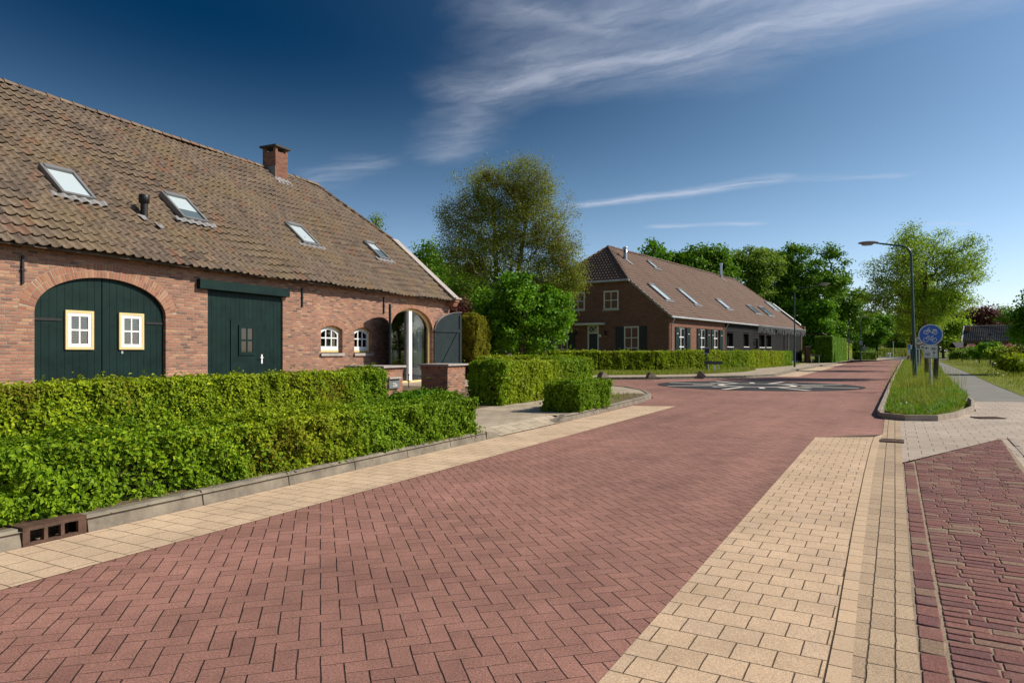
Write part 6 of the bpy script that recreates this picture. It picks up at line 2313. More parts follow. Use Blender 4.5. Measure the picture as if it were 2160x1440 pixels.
def woods(name, pts, h, n_leaf, leaf, mat, seed):
    rg = np.random.default_rng(seed)
    P = []
    for (x0, y0, x1, y1, hh) in pts:
        m_ = 60
        f = rg.random(m_)
        cx, cy = x0 + (x1 - x0) * f, y0 + (y1 - y0) * f
        for a, b in zip(cx, cy):
            H = hh * rg.uniform(0.65, 1.05)
            r_ = rg.uniform(3.0, 5.5)
            k = n_leaf // (m_ * len(pts))
            d = unit(rg.normal(size=(k, 3)))
            q = np.column_stack([a + d[:, 0] * r_, b + d[:, 1] * r_, H * 0.55 + d[:, 2] * H * 0.45])
            q += rg.normal(0, 0.5, q.shape)
            P.append(q)
    P = np.concatenate(P)
    P[:, 2] = np.maximum(P[:, 2], 0.1)
    Nl = unit(rg.normal(0, 0.8, P.shape) + np.array([0, 0, 0.7]))
    me = np_mesh(name, [leaf_block(P, Nl, leaf, rg, 0, True)], [M[mat]])
    return tag(link(name, me), 'distant woodland closing the view behind the village', 'woodland', None, 'stuff')


woods('distant_woods', [(40, 190, 110, 230, 13), (110, 230, 200, 250, 14), (200, 250, 320, 220, 15), (-10, 120, 40, 180, 10)], 12, 60000, 1.1, 'oak_leaf', 12)

# shrubs and garden plants by the right-hand house
for i, (px, py, D, w, pt, lab, lm) in enumerate((
        (2049, 738, 90, 18, 727, 'round pink blossoming standard shrub before the white window', 'flower_pink'),
        (2079, 737, 90, 15, 727, 'dark red round shrub before the second window of the slate roofed house', 'copper_leaf'),
        (2106, 736, 90, 15, 727, 'pink blossoming round shrub right of the dark red one', 'flower_pink'),
        (2133, 735, 90, 14, 727, 'pink round shrub beside the copper hedge', 'flower_pink'))):
    px_tree('round_shrub', px, D, pt, py, w, lab, 5, 110 + i, n_attr=60, leaves=1400, leaf=0.2, spread=0.16, trunk_r=0.05, leaf_m=lm, cat='shrub', group='round shrubs before the slate roofed house')
for i, (px, D, pt, pb, w, lab, lm) in enumerate((
        (2088, 62, 724, 752, 42, 'sprawling light green bush in the middle of the meadow', 'bright_leaf'),
        (2112, 58, 736, 756, 44, 'arching yellow green bush in the meadow right of the sprawling bush', 'ash_leaf'),
        (2065, 70, 735, 752, 40, 'low dark green bush at the left of the meadow', 'bright_leaf'),
        (2030, 80, 741, 755, 40, 'pale blue green bush at the far side of the path', 'pale_leaf'),
        (2150, 46, 733, 766, 46, 'copper brown beech bush at the right edge', 'birch_leaf'),
        (2150, 36, 756, 778, 50, 'dark green bush with yellow tips at the right edge', 'hedge_leaf_yellow'))):
    px_tree('bush', px, D, pt, pb, w, lab, 7, 120 + i, n_attr=110, leaves=5200, leaf=0.20, spread=0.22, trunk_r=0.05, leaf_m=lm, cat='bush', group='bushes in the meadow')


# ------------------------------------------------------------------ grass and meadow flowers
def edge_h(poly, reach, low=0.3):
    pl = np.array(poly)

    def f(P):
        d = np.full(len(P), 1e9)
        for a, b in zip(pl, np.roll(pl, -1, axis=0)):
            e = b - a
            t = np.clip(((P[:, :2] - a) @ e) / (e @ e), 0, 1)
            d = np.minimum(d, np.linalg.norm(P[:, :2] - a - t[:, None] * e, axis=1))
        return np.clip(d / reach, low, 1)
    return f


def grass(name, poly, z, n_, h, width, label, seed, dens=None, bend=0.5, clump=0.0, mat='grass', flowers=0, cat='grass', hnoise=0.5, hfun=None):
    rg = np.random.default_rng(seed)
    poly_ = np.array(poly)
    lo, hi = poly_.min(0), poly_.max(0)
    pts = np.zeros((0, 2))
    while len(pts) < n_:
        q = rg.uniform(lo, hi, (n_ * 3, 2))
        q = q[inside(poly, q[:, 0], q[:, 1])]
        if dens is not None:
            q = q[rg.random(len(q)) < dens(q)]
        pts = np.concatenate([pts, q])
    pts = pts[:n_]
    P = np.column_stack([pts, np.full(n_, z)])
    hn = 1 + hnoise * lumps(P, rg, 1.1)
    H = h * rg.uniform(0.45, 1.25, n_) * np.maximum(hn, 0.25)
    if hfun is not None:
        H = H * hfun(P)
    a = rg.uniform(0, 2 * math.pi, n_)
    dirv = np.column_stack([np.cos(a), np.sin(a), np.zeros(n_)])
    sd = np.column_stack([-np.sin(a), np.cos(a), np.zeros(n_)])
    bend_ = (bend * rg.uniform(0.1, 1.0, n_) * H)[:, None]
    W_ = (width * rg.uniform(0.6, 1.3, n_))[:, None]
    up = np.array([0, 0, 1.0])
    m1 = P + up * (H * 0.55)[:, None] + dirv * bend_ * 0.3
    tp = P + up * H[:, None] + dirv * bend_
    V = np.stack([P - sd * W_ * 0.5, P + sd * W_ * 0.5, m1 + sd * W_ * 0.38, m1 - sd * W_ * 0.38, tp + sd * W_ * 0.08, tp - sd * W_ * 0.08], 1)
    idx = np.arange(n_)[:, None] * 6
    Fc = np.concatenate([idx + np.array([0, 1, 2, 3]), idx + np.array([3, 2, 4, 5])])
    r = np.clip(rg.normal(0.4, 0.25, n_) + 0.2 * lumps(P, rg, 0.9), 0, 1)
    blocks = [(V.reshape(-1, 3), Fc, 0, np.concatenate([r, r]), False)]
    mats = [M[mat]]
    if flowers:
        for fi, (fm, cnt, fs) in enumerate(flowers):
            q = P[rg.choice(n_, cnt)] + np.column_stack([rg.normal(0, 0.05, (cnt, 2)), h * rg.uniform(0.5, 1.05, cnt)])
            blocks.append(leaf_block(q, unit(rg.normal(0, 0.5, (cnt, 3)) + up), fs, rg, fi + 1, True, aspect=1.0))
            mats.append(M[fm])
    me = np_mesh(name, blocks, mats)
    return tag(link(name, me), label, cat, None, 'stuff')


near = lambda q: np.clip(26.0 / np.maximum(q[:, 1], 8), 0, 1) ** 2
VG = [(7.56, 13.85), (7.42, 13.3), (7.54, 13.03), (7.95, 12.99), (8.66, 13.6), (10.05, 15.15), (11.3, 17.0), (11.98, 17.95), (15.5, 23.8), (23.75, 37.6), (51.5, 82.6), (62, 102), (58.2, 101), (52.4, 91.4), (29.2, 51.4), (14.1, 25.3)]
grass('verge_grass', VG, 0.10, 40000, 0.20, 0.011, 'tall grass with yellow flowers on the verge round the sign posts', 131, near, 1.5, flowers=(('flower_yellow', 150, 0.045), ('flower_white', 50, 0.03)), hnoise=0.9, hfun=edge_h(VG, 0.8, 0.35))
grass('verge_grass', VG, 0.10, 24000, 0.10, 0.016, 'short undergrowth of the verge below the tall grass', 138, near, 1.3, mat='bright_leaf')
grass('verge_grass', VG, 0.10, 1500, 0.52, 0.009, 'thin seeding stalks above the verge grass', 137, near, 0.45, hnoise=0.7)
edge_d = np.array([42.75, 72.65]) / math.hypot(42.75, 72.65)
from_path = lambda P: np.clip(((P[:, 0] - 13.75) * edge_d[1] - (P[:, 1] - 17.95) * edge_d[0]) / 1.5, 0.18, 1)
grass('meadow_grass', FIELD, 0.015, 70000, 0.30, 0.020, 'rough meadow grass with white flowers right of the cycle path', 132, lambda q: np.clip(34.0 / np.maximum(q[:, 1], 8), 0, 1) ** 2, 1.0, flowers=(('flower_white', 420, 0.07), ('flower_yellow', 60, 0.05)), hfun=from_path)
grass('lawn_grass', LAWN, 0.11, 15000, 0.16, 0.02, 'uneven grass strip below the hedge of the second farmhouse', 133, None, 0.6, flowers=(('flower_white', 60, 0.05),))
BED = [(1.6, 13.75), (3.35, 17.9), (3.7, 19.2), (2.9, 18.9), (1.9, 16.9), (1.1, 14.6)]
grass('weeds', BED, 0.115, 260, 0.12, 0.012, 'sparse weeds in the planting bed at the corner', 134, None, 0.8)
grass('weeds', [along((-3.39, 4.69), -3, -0.02), along((-3.39, 4.69), 6.2, -0.02), along((-3.39, 4.69), 6.2, -0.14), along((-3.39, 4.69), -3, -0.14)], 0.115, 420, 0.07, 0.012, 'small weeds and seedlings along the back of the kerb', 135, None, 0.9)
grass('weeds', [(-2.9, 15.6), (-1.1, 13.9), (-0.6, 12.0), (-3.2, 13.5)], 0.115, 1500, 0.16, 0.02, 'low weeds on the soil before the brick pillars', 136, None, 0.9, mat='bright_leaf')

# ================================================================== walls, posts, signs and other small things
def G2(px, py, z=0.1):
    return G(px, py, z)


# --- the two brick gate pillars with stone caps
def pillar(corner, la, lm, h, label):
    e = empty('gate_pillar', (corner[0], corner[1], 0.0), FW.rz, label, 'pillar', 'brick gate pillars')
    mb = MB()
    mb.box(0, la, 0, lm, 0.05, h - 0.055)
    mb.build('pillar_body', M['brick_near'], e)
    k = int(la / 0.062)
    mb = MB()
    for i in range(k):
        mb.box(i * la / k + 0.004, (i + 1) * la / k - 0.004, -0.006, 0.05, h - 0.16, h - 0.058)
    for i in range(int(lm / 0.062)):
        mb.box(-0.006, 0.05, 0.05 + i * 0.062, 0.05 + i * 0.062 + 0.054, h - 0.16, h - 0.058)
    mb.build('top_course', M['voussoir'], e)
    mb = MB()
    mb.box(-0.07, la + 0.07, -0.07, lm + 0.07, h - 0.055, h, bevel=0.005)
    mb.build('pillar_cap', M['stone'], e)
    return e


pil = pillar((-3.23, 17.1), 0.87, 1.10, 0.945, 'low brick pillar wall with a grey mailbox set in its face')
mb = MB()
mb.box(0.20, 0.66, -0.05, -0.001, 0.36, 0.60, bevel=0.004)
M['mailbox_grey'] = paint('mailbox_grey', (0.17, 0.17, 0.175), 0.5, 0.1)
mbx = mb.build('mailbox', M['mailbox_grey'], pil)
mb = MB()
mb.box(0.17, 0.69, -0.085, -0.001, 0.602, 0.655, bevel=0.006)
mb.build('mailbox_lid', M['stone'], mbx)
mb = MB()
mb.box(0.24, 0.62, -0.056, -0.051, 0.565, 0.592)
mb.build('mail_slot', M['black'], mbx)
me = text_mesh('25a', 0.135, 0.002, 0.001)
me.materials.append(M['sign_white'])
t_ = link('house_number', me, mbx)
t_.location = (0.45, -0.054, 0.452)
t_.rotation_euler = (R(90), 0, 0)
pillar((-1.84, 19.5), 1.05, 0.88, 0.945, 'square brick pillar with a flat stone cap at the start of the bright hedge')
st = empty('garden_stake', (*G2(862, 819), 0.1), 0, 'thin dark iron stake standing before the tall arched window', 'stake')
mb = MB()
mb.tube([(0, 0, 0), (0, 0, 0.44)], 0.016, 6)
mb.tube([(0, 0, 0.42), (0, 0, 0.47)], 0.028, 6)
mb.build('stake_rod', M['black'], st)


# --- street lamps
def street_lamp(base, height, arm_dir, arm_len, label, lower=1.35, tilt=(0, 0), box=False, sc=1.0):
    e = empty('street_lamp', (base[0], base[1], base[2]), 0, label, 'street lamp', 'dark green street lamps')
    top = Vector((tilt[0], tilt[1], height))
    at = lambda z: Vector((tilt[0] * z / height, tilt[1] * z / height, z))
    mb = MB()
    mb.tube([at(-0.2), at(lower), at(lower + 0.02), at(lower + 0.10)], [0.072 * sc, 0.072 * sc, 0.066 * sc, 0.050 * sc], 12)
    mb.tube([at(lower + 0.05), at(height - 0.38)], [0.048 * sc, 0.040 * sc], 12)
    mb.build('pole', M['pole_green'], e)
    d = Vector((arm_dir[0], arm_dir[1], 0)).normalized()
    pts = []
    p0 = at(height - 0.40)
    for i in range(9):
        a = i / 8 * R(80)
        pts.append(p0 + d * (0.42 * (1 - math.cos(a))) + Vector((0, 0, 0.42 * math.sin(a))))
    end = pts[-1] + d * arm_len + Vector((0, 0, 0.2))
    pts.append(end)
    mb = MB()
    mb.tube(pts, [0.040 * sc] * 5 + [0.034 * sc] * 4 + [0.026 * sc], 10)
    mb.build('arm', M['pole_green'], e)
    # lamp head: a flat drop shape
    mb = MB()
    side = Vector((-d.y, d.x, 0))
    up = Vector((0, 0, 1))
    rings = []
    for f, w, h_ in ((-0.12, 0.03, 0.03), (-0.05, 0.07, 0.05), (0.05, 0.12, 0.07), (0.25, 0.155, 0.08), (0.45, 0.14, 0.07), (0.58, 0.09, 0.045), (0.64, 0.02, 0.015)):
        c_ = end + d * f + up * (0.015 + 0.02 * f)
        rings.append([c_ + side * (w * math.cos(a)) + up * (h_ * math.sin(a) * (1.0 if math.sin(a) > 0 else 0.75)) for a in [2 * math.pi * k / 14 for k in range(14)]])
    mb.loft(rings, 0, None, True)
    hd = mb.build('lamp_head', M['lamp_head'], e)
    mb = MB()
    rings = []
    for f, w, h_ in ((0.08, 0.07, 0.02), (0.14, 0.11, 0.045), (0.38, 0.115, 0.05), (0.50, 0.07, 0.025)):
        c_ = end + d * f + up * -0.045
        rings.append([c_ + side * (w * math.cos(a)) + up * (h_ * math.sin(a)) for a in [2 * math.pi * k / 12 for k in range(12)]])
    mb.loft(rings, 0, None, True)
    mb.build('lamp_cover', M['steel'], hd)
    if box:
        mb = MB()
        mb.box(-0.22, 0.22, -0.09, -0.05, 1.95, 2.45, bevel=0.01)
        mb.build('back_plate', M['sign_back'], e)
    return e


NL = (-ROADN.x, -ROADN.y)
PR = (ROADN.x, ROADN.y)
street_lamp((16.42, 27.8, 0.1), 5.5, NL, 0.95, 'nearest street lamp, on the verge beside the round blue sign', tilt=(-0.18, 0), sc=1.2)
street_lamp((21.4, 51.7, 0.1), 5.95, PR, 1.45, 'street lamp on the pavement at the end of the second farmhouse hedge')
street_lamp((43.4, 85.0, 0.1), 5.95, PR, 1.45, 'street lamp with a small square plate beyond the tall clipped hedge', box=True)
street_lamp((49.8, 101.0, 0.1), 6.0, PR, 1.45, 'farthest street lamp, carrying a triangular sign seen from behind')
street_lamp((52.6, 90.0, 0.1), 6.0, NL, 1.4, 'thin dark street lamp on the verge in front of the building notice')


# --- sign helpers: sign faces look back down the road
def sign_root(name, px, dist, z, label, cat, rz=-RA, group=None):
    return empty(name, (atd(px, 740, dist)[0], dist, z), rz, label, cat, group)


def disc(mb, cx, cz, r, y0, y1, n=40, mi=0, sx=1.0):
    mb.prism_y([(cx + r * sx * math.cos(2 * math.pi * i / n), cz + r * math.sin(2 * math.pi * i / n)) for i in range(n)], y0, y1, mi)


def ring(mb, cx, cz, r0, r1, y0, y1, n=32, sx=1.0):
    for i in range(n):
        a, b = 2 * math.pi * i / n, 2 * math.pi * (i + 1) / n
        mb.prism_y([(cx + r0 * math.cos(a) * sx, cz + r0 * math.sin(a)), (cx + r1 * math.cos(a) * sx, cz + r1 * math.sin(a)), (cx + r1 * math.cos(b) * sx, cz + r1 * math.sin(b)), (cx + r0 * math.cos(b) * sx, cz + r0 * math.sin(b))], y0, y1)


def bar(mb, p, q, w, y0, y1):
    p, q = Vector(p), Vector(q)
    d = (q - p).normalized()
    n_ = Vector((-d.y, d.x)) * (w / 2)
    mb.prism_y([(p.x - n_.x, p.y - n_.y), (q.x - n_.x, q.y - n_.y), (q.x + n_.x, q.y + n_.y), (p.x + n_.x, p.y + n_.y)], y0, y1)


def letters(body, size, loc, parent, name, mat, bold=0.0, sx=1.0):
    me = text_mesh(body, size, 0.0015, bold)
    me.materials.append(mat)
    o = link(name, me, parent)
    o.location = loc
    o.rotation_euler = (R(90), 0, 0)
    o.scale = (sx, 1, 1)
    return o


# round blue moped and bicycle sign with the cycle junction plate
SD = 21.9
cs = sign_root('cycle_sign', 1963, SD, 0.1, 'round blue cycle and moped sign above a white plate with numbers 43 and 46', 'road sign')
SZ = EYE + (740 - 706) / F * SD - 0.1
mb = MB()
mb.tube([(0, 0.045, -0.2), (0, 0.045, 0.62)], 0.047, 12)
mb.tube([(0, 0.045, 0.60), (0, 0.045, SZ + 0.2)], 0.030, 12)
mb.build('pole', M['steel'], cs)
RS = 0.335
mb = MB()
disc(mb, 0, SZ, RS, -0.004, 0.008, 48)
ring(mb, 0, SZ, RS - 0.004, RS + 0.004, -0.002, 0.03, 48)
pl = mb.build('round_plate', M['sign_white'], cs)
mb = MB()
disc(mb, 0, SZ, RS - 0.022, -0.0065, -0.0045, 48)
mb.build('blue_face', M['sign_blue'], pl)
U_ = RS / 262.0                      # one unit of the measured drawing
P_ = lambda x, y: ((x - 895) * U_ * 0.93, SZ + (437 - y) * U_)
y0, y1 = -0.0095, -0.0067
mb = MB()
for c_ in ((790, 370), (992, 374)):
    q = P_(*c_)
    ring(mb, q[0], q[1], 41 * U_, 55 * U_, y0, y1)
    disc(mb, q[0], q[1], 12 * U_, y0, y1, 12)
for a, b, w in (((790, 370), (838, 290), 15), ((836, 272), (876, 268), 12), ((836, 272), (836, 300), 13), ((838, 300), (905, 380), 18), ((900, 378), (992, 376), 13), ((940, 306), (1032, 306), 12), ((940, 318), (1030, 318), 9)):
    bar(mb, P_(*a), P_(*b), w * U_, y0 - 0.0002, y1)
mb.prism_y([P_(*p) for p in ((838, 306), (850, 298), (880, 306), (888, 340), (878, 352), (862, 340))], y0 - 0.0004, y1)
mb.build('moped_symbol', M['sign_white'], pl)
mb = MB()
for c_ in ((786, 558), (980, 566)):
    q = P_(*c_)
    ring(mb, q[0], q[1], 47 * U_, 57 * U_, y0, y1)
for a, b, w in (((786, 558), (828, 470), 11), ((828, 456), (866, 456), 9), ((834, 486), (930, 486), 10), ((834, 490), (890, 560), 11), ((930, 480), (890, 560), 11), ((890, 560), (980, 566), 9), ((934, 492), (980, 566), 9), ((918, 466), (966, 466), 12), ((828, 456), (828, 476), 10)):
    bar(mb, P_(*a), P_(*b), w * U_, y0 - 0.0002, y1)
q = P_(892, 562)
disc(mb, q[0], q[1], 13 * U_, y0 - 0.0004, y1, 14)
mb.build('bicycle_symbol', M['sign_white'], pl)
PZ = EYE + (740 - 741.5) / F * SD - 0.1
pw, ph = 0.185, 0.212
mb = MB()
mb.box(-pw, pw, -0.002, 0.012, PZ - ph, PZ + ph, bevel=0.003)
mb.box(-pw - 0.004, -pw, -0.004, 0.03, PZ - ph, PZ + ph)
mb.box(pw, pw + 0.006, -0.004, 0.03, PZ - ph, PZ + ph)
np_ = mb.build('junction_plate', M['sign_white'], cs)
mb = MB()
for x0, x1, z0, z1 in ((-pw + 0.008, pw - 0.008, PZ + ph - 0.013, PZ + ph - 0.007), (-pw + 0.008, pw - 0.008, PZ - ph + 0.008, PZ - ph + 0.022), (-pw + 0.008, -pw + 0.013, PZ - ph + 0.022, PZ + ph - 0.013), (pw - 0.013, pw - 0.008, PZ - ph + 0.022, PZ + ph - 0.013)):
    mb.box(x0, x1, -0.0045, -0.0022, z0, z1)
mb.build('plate_border', M['pole_green'], np_)
for num, cx, cz in (('46', 0.078, PZ + 0.092), ('43', -0.078, PZ - 0.088)):
    mb = MB()
    ring(mb, cx, cz, 0.068, 0.076, -0.0045, -0.0022, 32)
    c_ = mb.build('number_ring', M['pole_green'], np_)
    letters(num, 0.105, (cx, -0.004, cz), c_, 'number', M['sign_black'], 0.003)
for cx, cz, kind in ((-0.092, PZ + 0.115, 'left'), (0.092, PZ - 0.058, 'up')):
    mb = MB()
    if kind == 'left':
        bar(mb, (cx - 0.05, cz), (cx + 0.05, cz), 0.020, -0.0045, -0.0022)
        bar(mb, (cx - 0.055, cz - 0.004), (cx - 0.012, cz + 0.042), 0.020, -0.0047, -0.0022)
        bar(mb, (cx - 0.055, cz + 0.004), (cx - 0.012, cz - 0.042), 0.020, -0.0049, -0.0022)
    else:
        bar(mb, (cx, cz - 0.05), (cx, cz + 0.05), 0.020, -0.0045, -0.0022)
        bar(mb, (cx - 0.004, cz + 0.055), (cx + 0.042, cz + 0.012), 0.020, -0.0047, -0.0022)
        bar(mb, (cx + 0.004, cz + 0.055), (cx - 0.042, cz + 0.012), 0.020, -0.0049, -0.0022)
    mb.build('arrow', M['sign_black'], np_)
    mb = MB()
    for k in range(4):
        mb.box(cx - 0.040 + k * 0.021, cx - 0.026 + k * 0.021, -0.0040, -0.0022, cz - 0.100 + (0.01 if kind == 'left' else 0.0), cz - 0.075 + 0.008 * (k % 2))
    mb.build('small_symbol', M['sign_grey'], np_)

# speed limit sign with the distance plate
KD = 43.0
ks = sign_root('speed_sign', 1938.5, KD, 0.1, 'round red and white speed sign reading 30 above a white 500 m plate', 'road sign')
KZ = EYE + (740 - 718.5) / F * KD - 0.1
mb = MB()
mb.tube([(0, 0.05, -0.2), (0, 0.05, KZ + 0.2)], 0.038, 10)
mb.build('pole', M['steel'], ks)
mb = MB()
disc(mb, 0, KZ, 0.30, 0.0, 0.012, 40)
kp = mb.build('round_plate', M['sign_white'], ks)
mb = MB()
ring(mb, 0, KZ, 0.235, 0.292, -0.004, -0.0005, 40)
mb.build('red_ring', M['sign_red'], kp)
letters('30', 0.30, (-0.01, -0.004, KZ), kp, 'number', M['sign_black'], 0.004)
dz = EYE + (740 - 732) / F * KD - 0.1
mb = MB()
mb.box(-0.47, 0.47, 0.0, 0.02, dz - 0.145, dz + 0.145, bevel=0.004)
dp = mb.build('distance_plate', M['sign_white'], ks)
letters('500 m', 0.27, (0.0, -0.003, dz - 0.005), dp, 'distance', M['sign_black'], 0.008)

# timber post beside the sign
wp = empty('wooden_post', (atd(1972, 740, 26.6)[0], 26.6, 0.1), 0, 'dark square wooden post leaning a little behind the blue sign', 'post')
mb = MB()
s_ = 0.062
mb.loft([[(-s_, -s_, -0.2), (s_, -s_, -0.2), (s_, s_, -0.2), (-s_, s_, -0.2)], [(-s_ + 0.09, -s_, 1.66), (s_ + 0.09, -s_, 1.66), (s_ + 0.09, s_, 1.66), (-s_ + 0.09, s_, 1.66)], [(0.06, -0.03, 1.70), (0.12, -0.03, 1.70), (0.12, 0.03, 1.70), (0.06, 0.03, 1.70)]])
mb.build('post_shaft', M['wood'], wp)

# yellow framed notice with a striped barrier at its foot
nb_ = empty('notice_board', (atd(1912, 740, 86)[0], 86.0, 0.1), -RA, 'yellow framed blue and white notice board above a striped barrier on the verge', 'notice board')
mb = MB()
mb.box(0.0, 0.09, 0, 0.08, -0.1, 2.15)
mb.box(1.45, 1.54, 0, 0.08, -0.1, 2.15)
mb.box(0.09, 1.45, 0, 0.08, 2.06, 2.15)
mb.box(0.09, 1.45, 0, 0.08, 0.62, 0.70)
mb.build('board_frame', M['sign_yellow'], nb_)
mb = MB()
mb.box(0.09, 1.45, 0.02, 0.05, 0.70, 2.06)
pn = mb.build('panel', M['sign_white'], nb_)
mb = MB()
mb.box(0.12, 1.42, 0.005, 0.019, 1.60, 2.03)
mb.box(0.12, 1.42, 0.006, 0.019, 1.42, 1.56)
mb.box(0.40, 0.86, 0.007, 0.019, 0.86, 1.36)
mb.build('blue_field', M['sign_cyan'], pn)
mb = MB()
mb.prism_y([(0.14, 1.40), (0.30, 1.40), (1.2, 1.72), (1.05, 1.75)], 0.001, 0.004)
mb.prism_y([(0.55, 0.92), (0.72, 0.92), (0.64, 1.25)], 0.001, 0.005)
mb.build('red_mark', M['sign_red'], pn)
br = empty('barrier', (atd(1911, 740, 85.0)[0], 85.0, 0.1), -RA, 'small red and white striped barrier board below the notice board', 'barrier')
mb = MB()
mb.box(0.05, 1.3, 0.0, 0.05, 0.15, 0.62)
b0 = mb.build('barrier_board', M['sign_white'], br)
mb = MB()
for k in range(3):
    x = 0.1 + k * 0.42
    mb.prism_y([(x, 0.16), (x + 0.18, 0.16), (x + 0.30, 0.61), (x + 0.12, 0.61)], -0.006, -0.001)
mb.build('red_stripes', M['sign_red'], b0)
for x in (0.2, 1.1):
    mb = MB()
    mb.box(x, x + 0.06, 0.05, 0.09, -0.1, 0.62)
    mb.build('leg', M['wood'], br)


M['board_shaded'] = plain('shaded_board', (0.06, 0.062, 0.07), 0.5, 0.3)  # boards darkened: shade on their faces put into the colour
# --- low street-name boards on two posts
def name_board(px, dist, length, hboard, ztop, label, rz):
    e = empty('name_board', (atd(px, 740, dist)[0], dist, 0.1), rz, label, 'street sign')
    mb = MB()
    mb.box(-length / 2, length / 2, -0.02, 0.02, ztop - hboard, ztop, bevel=0.005)
    mb.build('board', M['board_shaded'], e)
    for x in (-length / 2 + 0.2, length / 2 - 0.2):
        mb = MB()
        mb.tube([(x, 0.045, -0.1), (x, 0.045, ztop - 0.02)], 0.025, 8)
        mb.build('post', M['steel'], e)
    return e


name_board(1505, 38.4, 0.98, 0.17, 0.64, 'low dark street name board before the hedge, left of the reddish patch', R(-8))
name_board(1720, 64.0, 1.05, 0.13, 0.86, 'low grey board on two posts before the tall conifer hedge', R(-12))
ss = empty('sign_post', (atd(1491, 740, 38.8)[0], 38.8, 0.1), 0, 'thin post carrying a small square sign turned away, before the hedge', 'road sign')
mb = MB()
mb.tube([(0, 0.03, -0.1), (0, 0.03, 1.44)], 0.024, 8)
mb.build('post', M['pole_green'], ss)
mb = MB()
mb.box(-0.16, 0.16, -0.05, 0.0, 1.06, 1.42, bevel=0.008)
sp_ = mb.build('sign_plate', M['sign_back'], ss)
mb = MB()
mb.box(-0.11, 0.11, -0.056, -0.0505, 1.12, 1.36)
mb.build('plate_back', M['black'], sp_)
mk = empty('marker_post', (atd(1507, 740, 38.0)[0], 38.0, 0.1), 0, 'short white marker post below the low street name board', 'marker')
mb = MB()
mb.box(-0.055, 0.055, -0.03, 0.03, 0.0, 0.42, bevel=0.006)
mb.build('marker_body', M['sign_white'], mk)
mb = MB()
mb.box(-0.035, 0.035, -0.02, 0.02, -0.1, 0.0)
mb.build('marker_foot', M['steel'], mk)

# --- three concrete wedge blocks on the pavement edge
for i, (px, py, rz, lab) in enumerate(((1272, 796.5, R(30), 'concrete wedge block on the kerb beside the small corner hedge'), (1374, 797.5, R(10), 'concrete wedge block on the kerb, middle one of the three'), (1479, 794, R(-15), 'concrete wedge block on the pavement before the low street name board'))):
    p = G2(px, py)
    mb = MB()
    a, b = 0.21, 0.19
    mb.loft([[(-a, -b, -0.01), (a, -b, -0.01), (a, b, -0.01), (-a, b, -0.01)], [(-a, -b, 0.05), (a, -b, 0.05), (a, b, 0.05), (-a, b, 0.05)],
             [(-0.10, -b + 0.05, 0.26), (-0.02, -b + 0.05, 0.26), (-0.02, b - 0.05, 0.26), (-0.10, b - 0.05, 0.26)]])
    o = mb.build('wedge_block', M['kerb'])
    o.location = (p[0], p[1], 0.105)
    o.rotation_euler = (0, 0, rz)
    tag(o, lab, 'concrete block', 'concrete wedge blocks on the pavement')

# --- brick gate pier and timber gate at the end of the second farmhouse
gp = empty('gate_pier', (atd(1704.5, 740, 72.5)[0], 72.5, 0.1), R(-20), 'brick gate pier between the black barn and the tall conifer hedge', 'pillar')
mb = MB()
mb.box(-0.22, 0.22, -0.22, 0.22, 0, 1.66)
mb.build('pier_body', M['brick_far'], gp)
mb = MB()
mb.box(-0.28, 0.28, -0.28, 0.28, 1.662, 1.74)
mb.build('pier_cap', M['stone'], gp)
tg = empty('timber_gate', (atd(1696, 740, 73.2)[0], 73.2, 0.1), R(-6), 'raw timber gate closing the gap beside the barn', 'gate')
mb = MB()
for k in range(4):
    mb.box(0.02 + k * 0.085, 0.098 + k * 0.085, -0.02, 0.02, 0.05, 1.62)
mb.build('gate_boards', M['wood_light'], tg)
mb = MB()
mb.box(0.0, 0.38, 0.021, 0.05, 0.3, 0.42)
mb.box(0.0, 0.38, 0.021, 0.05, 1.25, 1.37)
mb.build('gate_rails', M['wood_light'], tg)
# flat carport roof edge behind the hedge
cp = empty('carport', (atd(1712, 740, 82)[0], 82.0, 0.0), R(-30), 'flat roofed carport edge between the barn and the conifer hedge', 'carport')
mb = MB()
mb.box(-1.6, 1.4, 0, 3.0, 3.28, 3.38)
mb.build('roof', M['wood'], cp)
for x in (-1.4, 1.2):
    mb = MB()
    mb.box(x - 0.07, x + 0.07, 0.1, 0.24, 0, 3.25)
    mb.build('post', M['wood'], cp)

# --- things down the road
fo = empty('board_fence', (61.9, 126.0, 0.0), math.atan2(3.4, 5.0), 'ochre board fence beyond the last light hedge', 'fence')
for k in range(3):
    mb = MB()
    for j in range(8):
        x = k * 1.9 + j * 0.235
        mb.box(x + 0.004, x + 0.231, -0.015, 0.015, 0.08, 1.45 + 0.02 * (j % 2))
    mb.build('fence_panel', M['fence_ochre'], fo)
    mb = MB()
    mb.box(k * 1.9 - 0.06, k * 1.9 + 0.06, 0.016, 0.13, 0, 1.6)
    mb.build('fence_post', M['fence_ochre'], fo)
bn = empty('wheelie_bin', (atd(1794.5, 740, 121)[0], 121.0, 0.05), 0.3, 'dark wheelie bin standing against the ochre fence', 'bin')
mb = MB()
mb.loft([[(-0.22, -0.26, 0.06), (0.22, -0.26, 0.06), (0.22, 0.26, 0.06), (-0.22, 0.26, 0.06)], [(-0.29, -0.34, 0.98), (0.29, -0.34, 0.98), (0.29, 0.34, 0.98), (-0.29, 0.34, 0.98)]])
mb.build('bin_body', M['black'], bn)
mb = MB()
mb.box(-0.31, 0.31, -0.37, 0.36, 0.982, 1.05, bevel=0.02)
mb.build('bin_lid', M['black'], bn)
ts = empty('warning_sign', (49.35, 100.2, 0.1), -RA, 'grey back of a triangular road sign on a lamp post beyond the light hedge', 'road sign')
mb = MB()
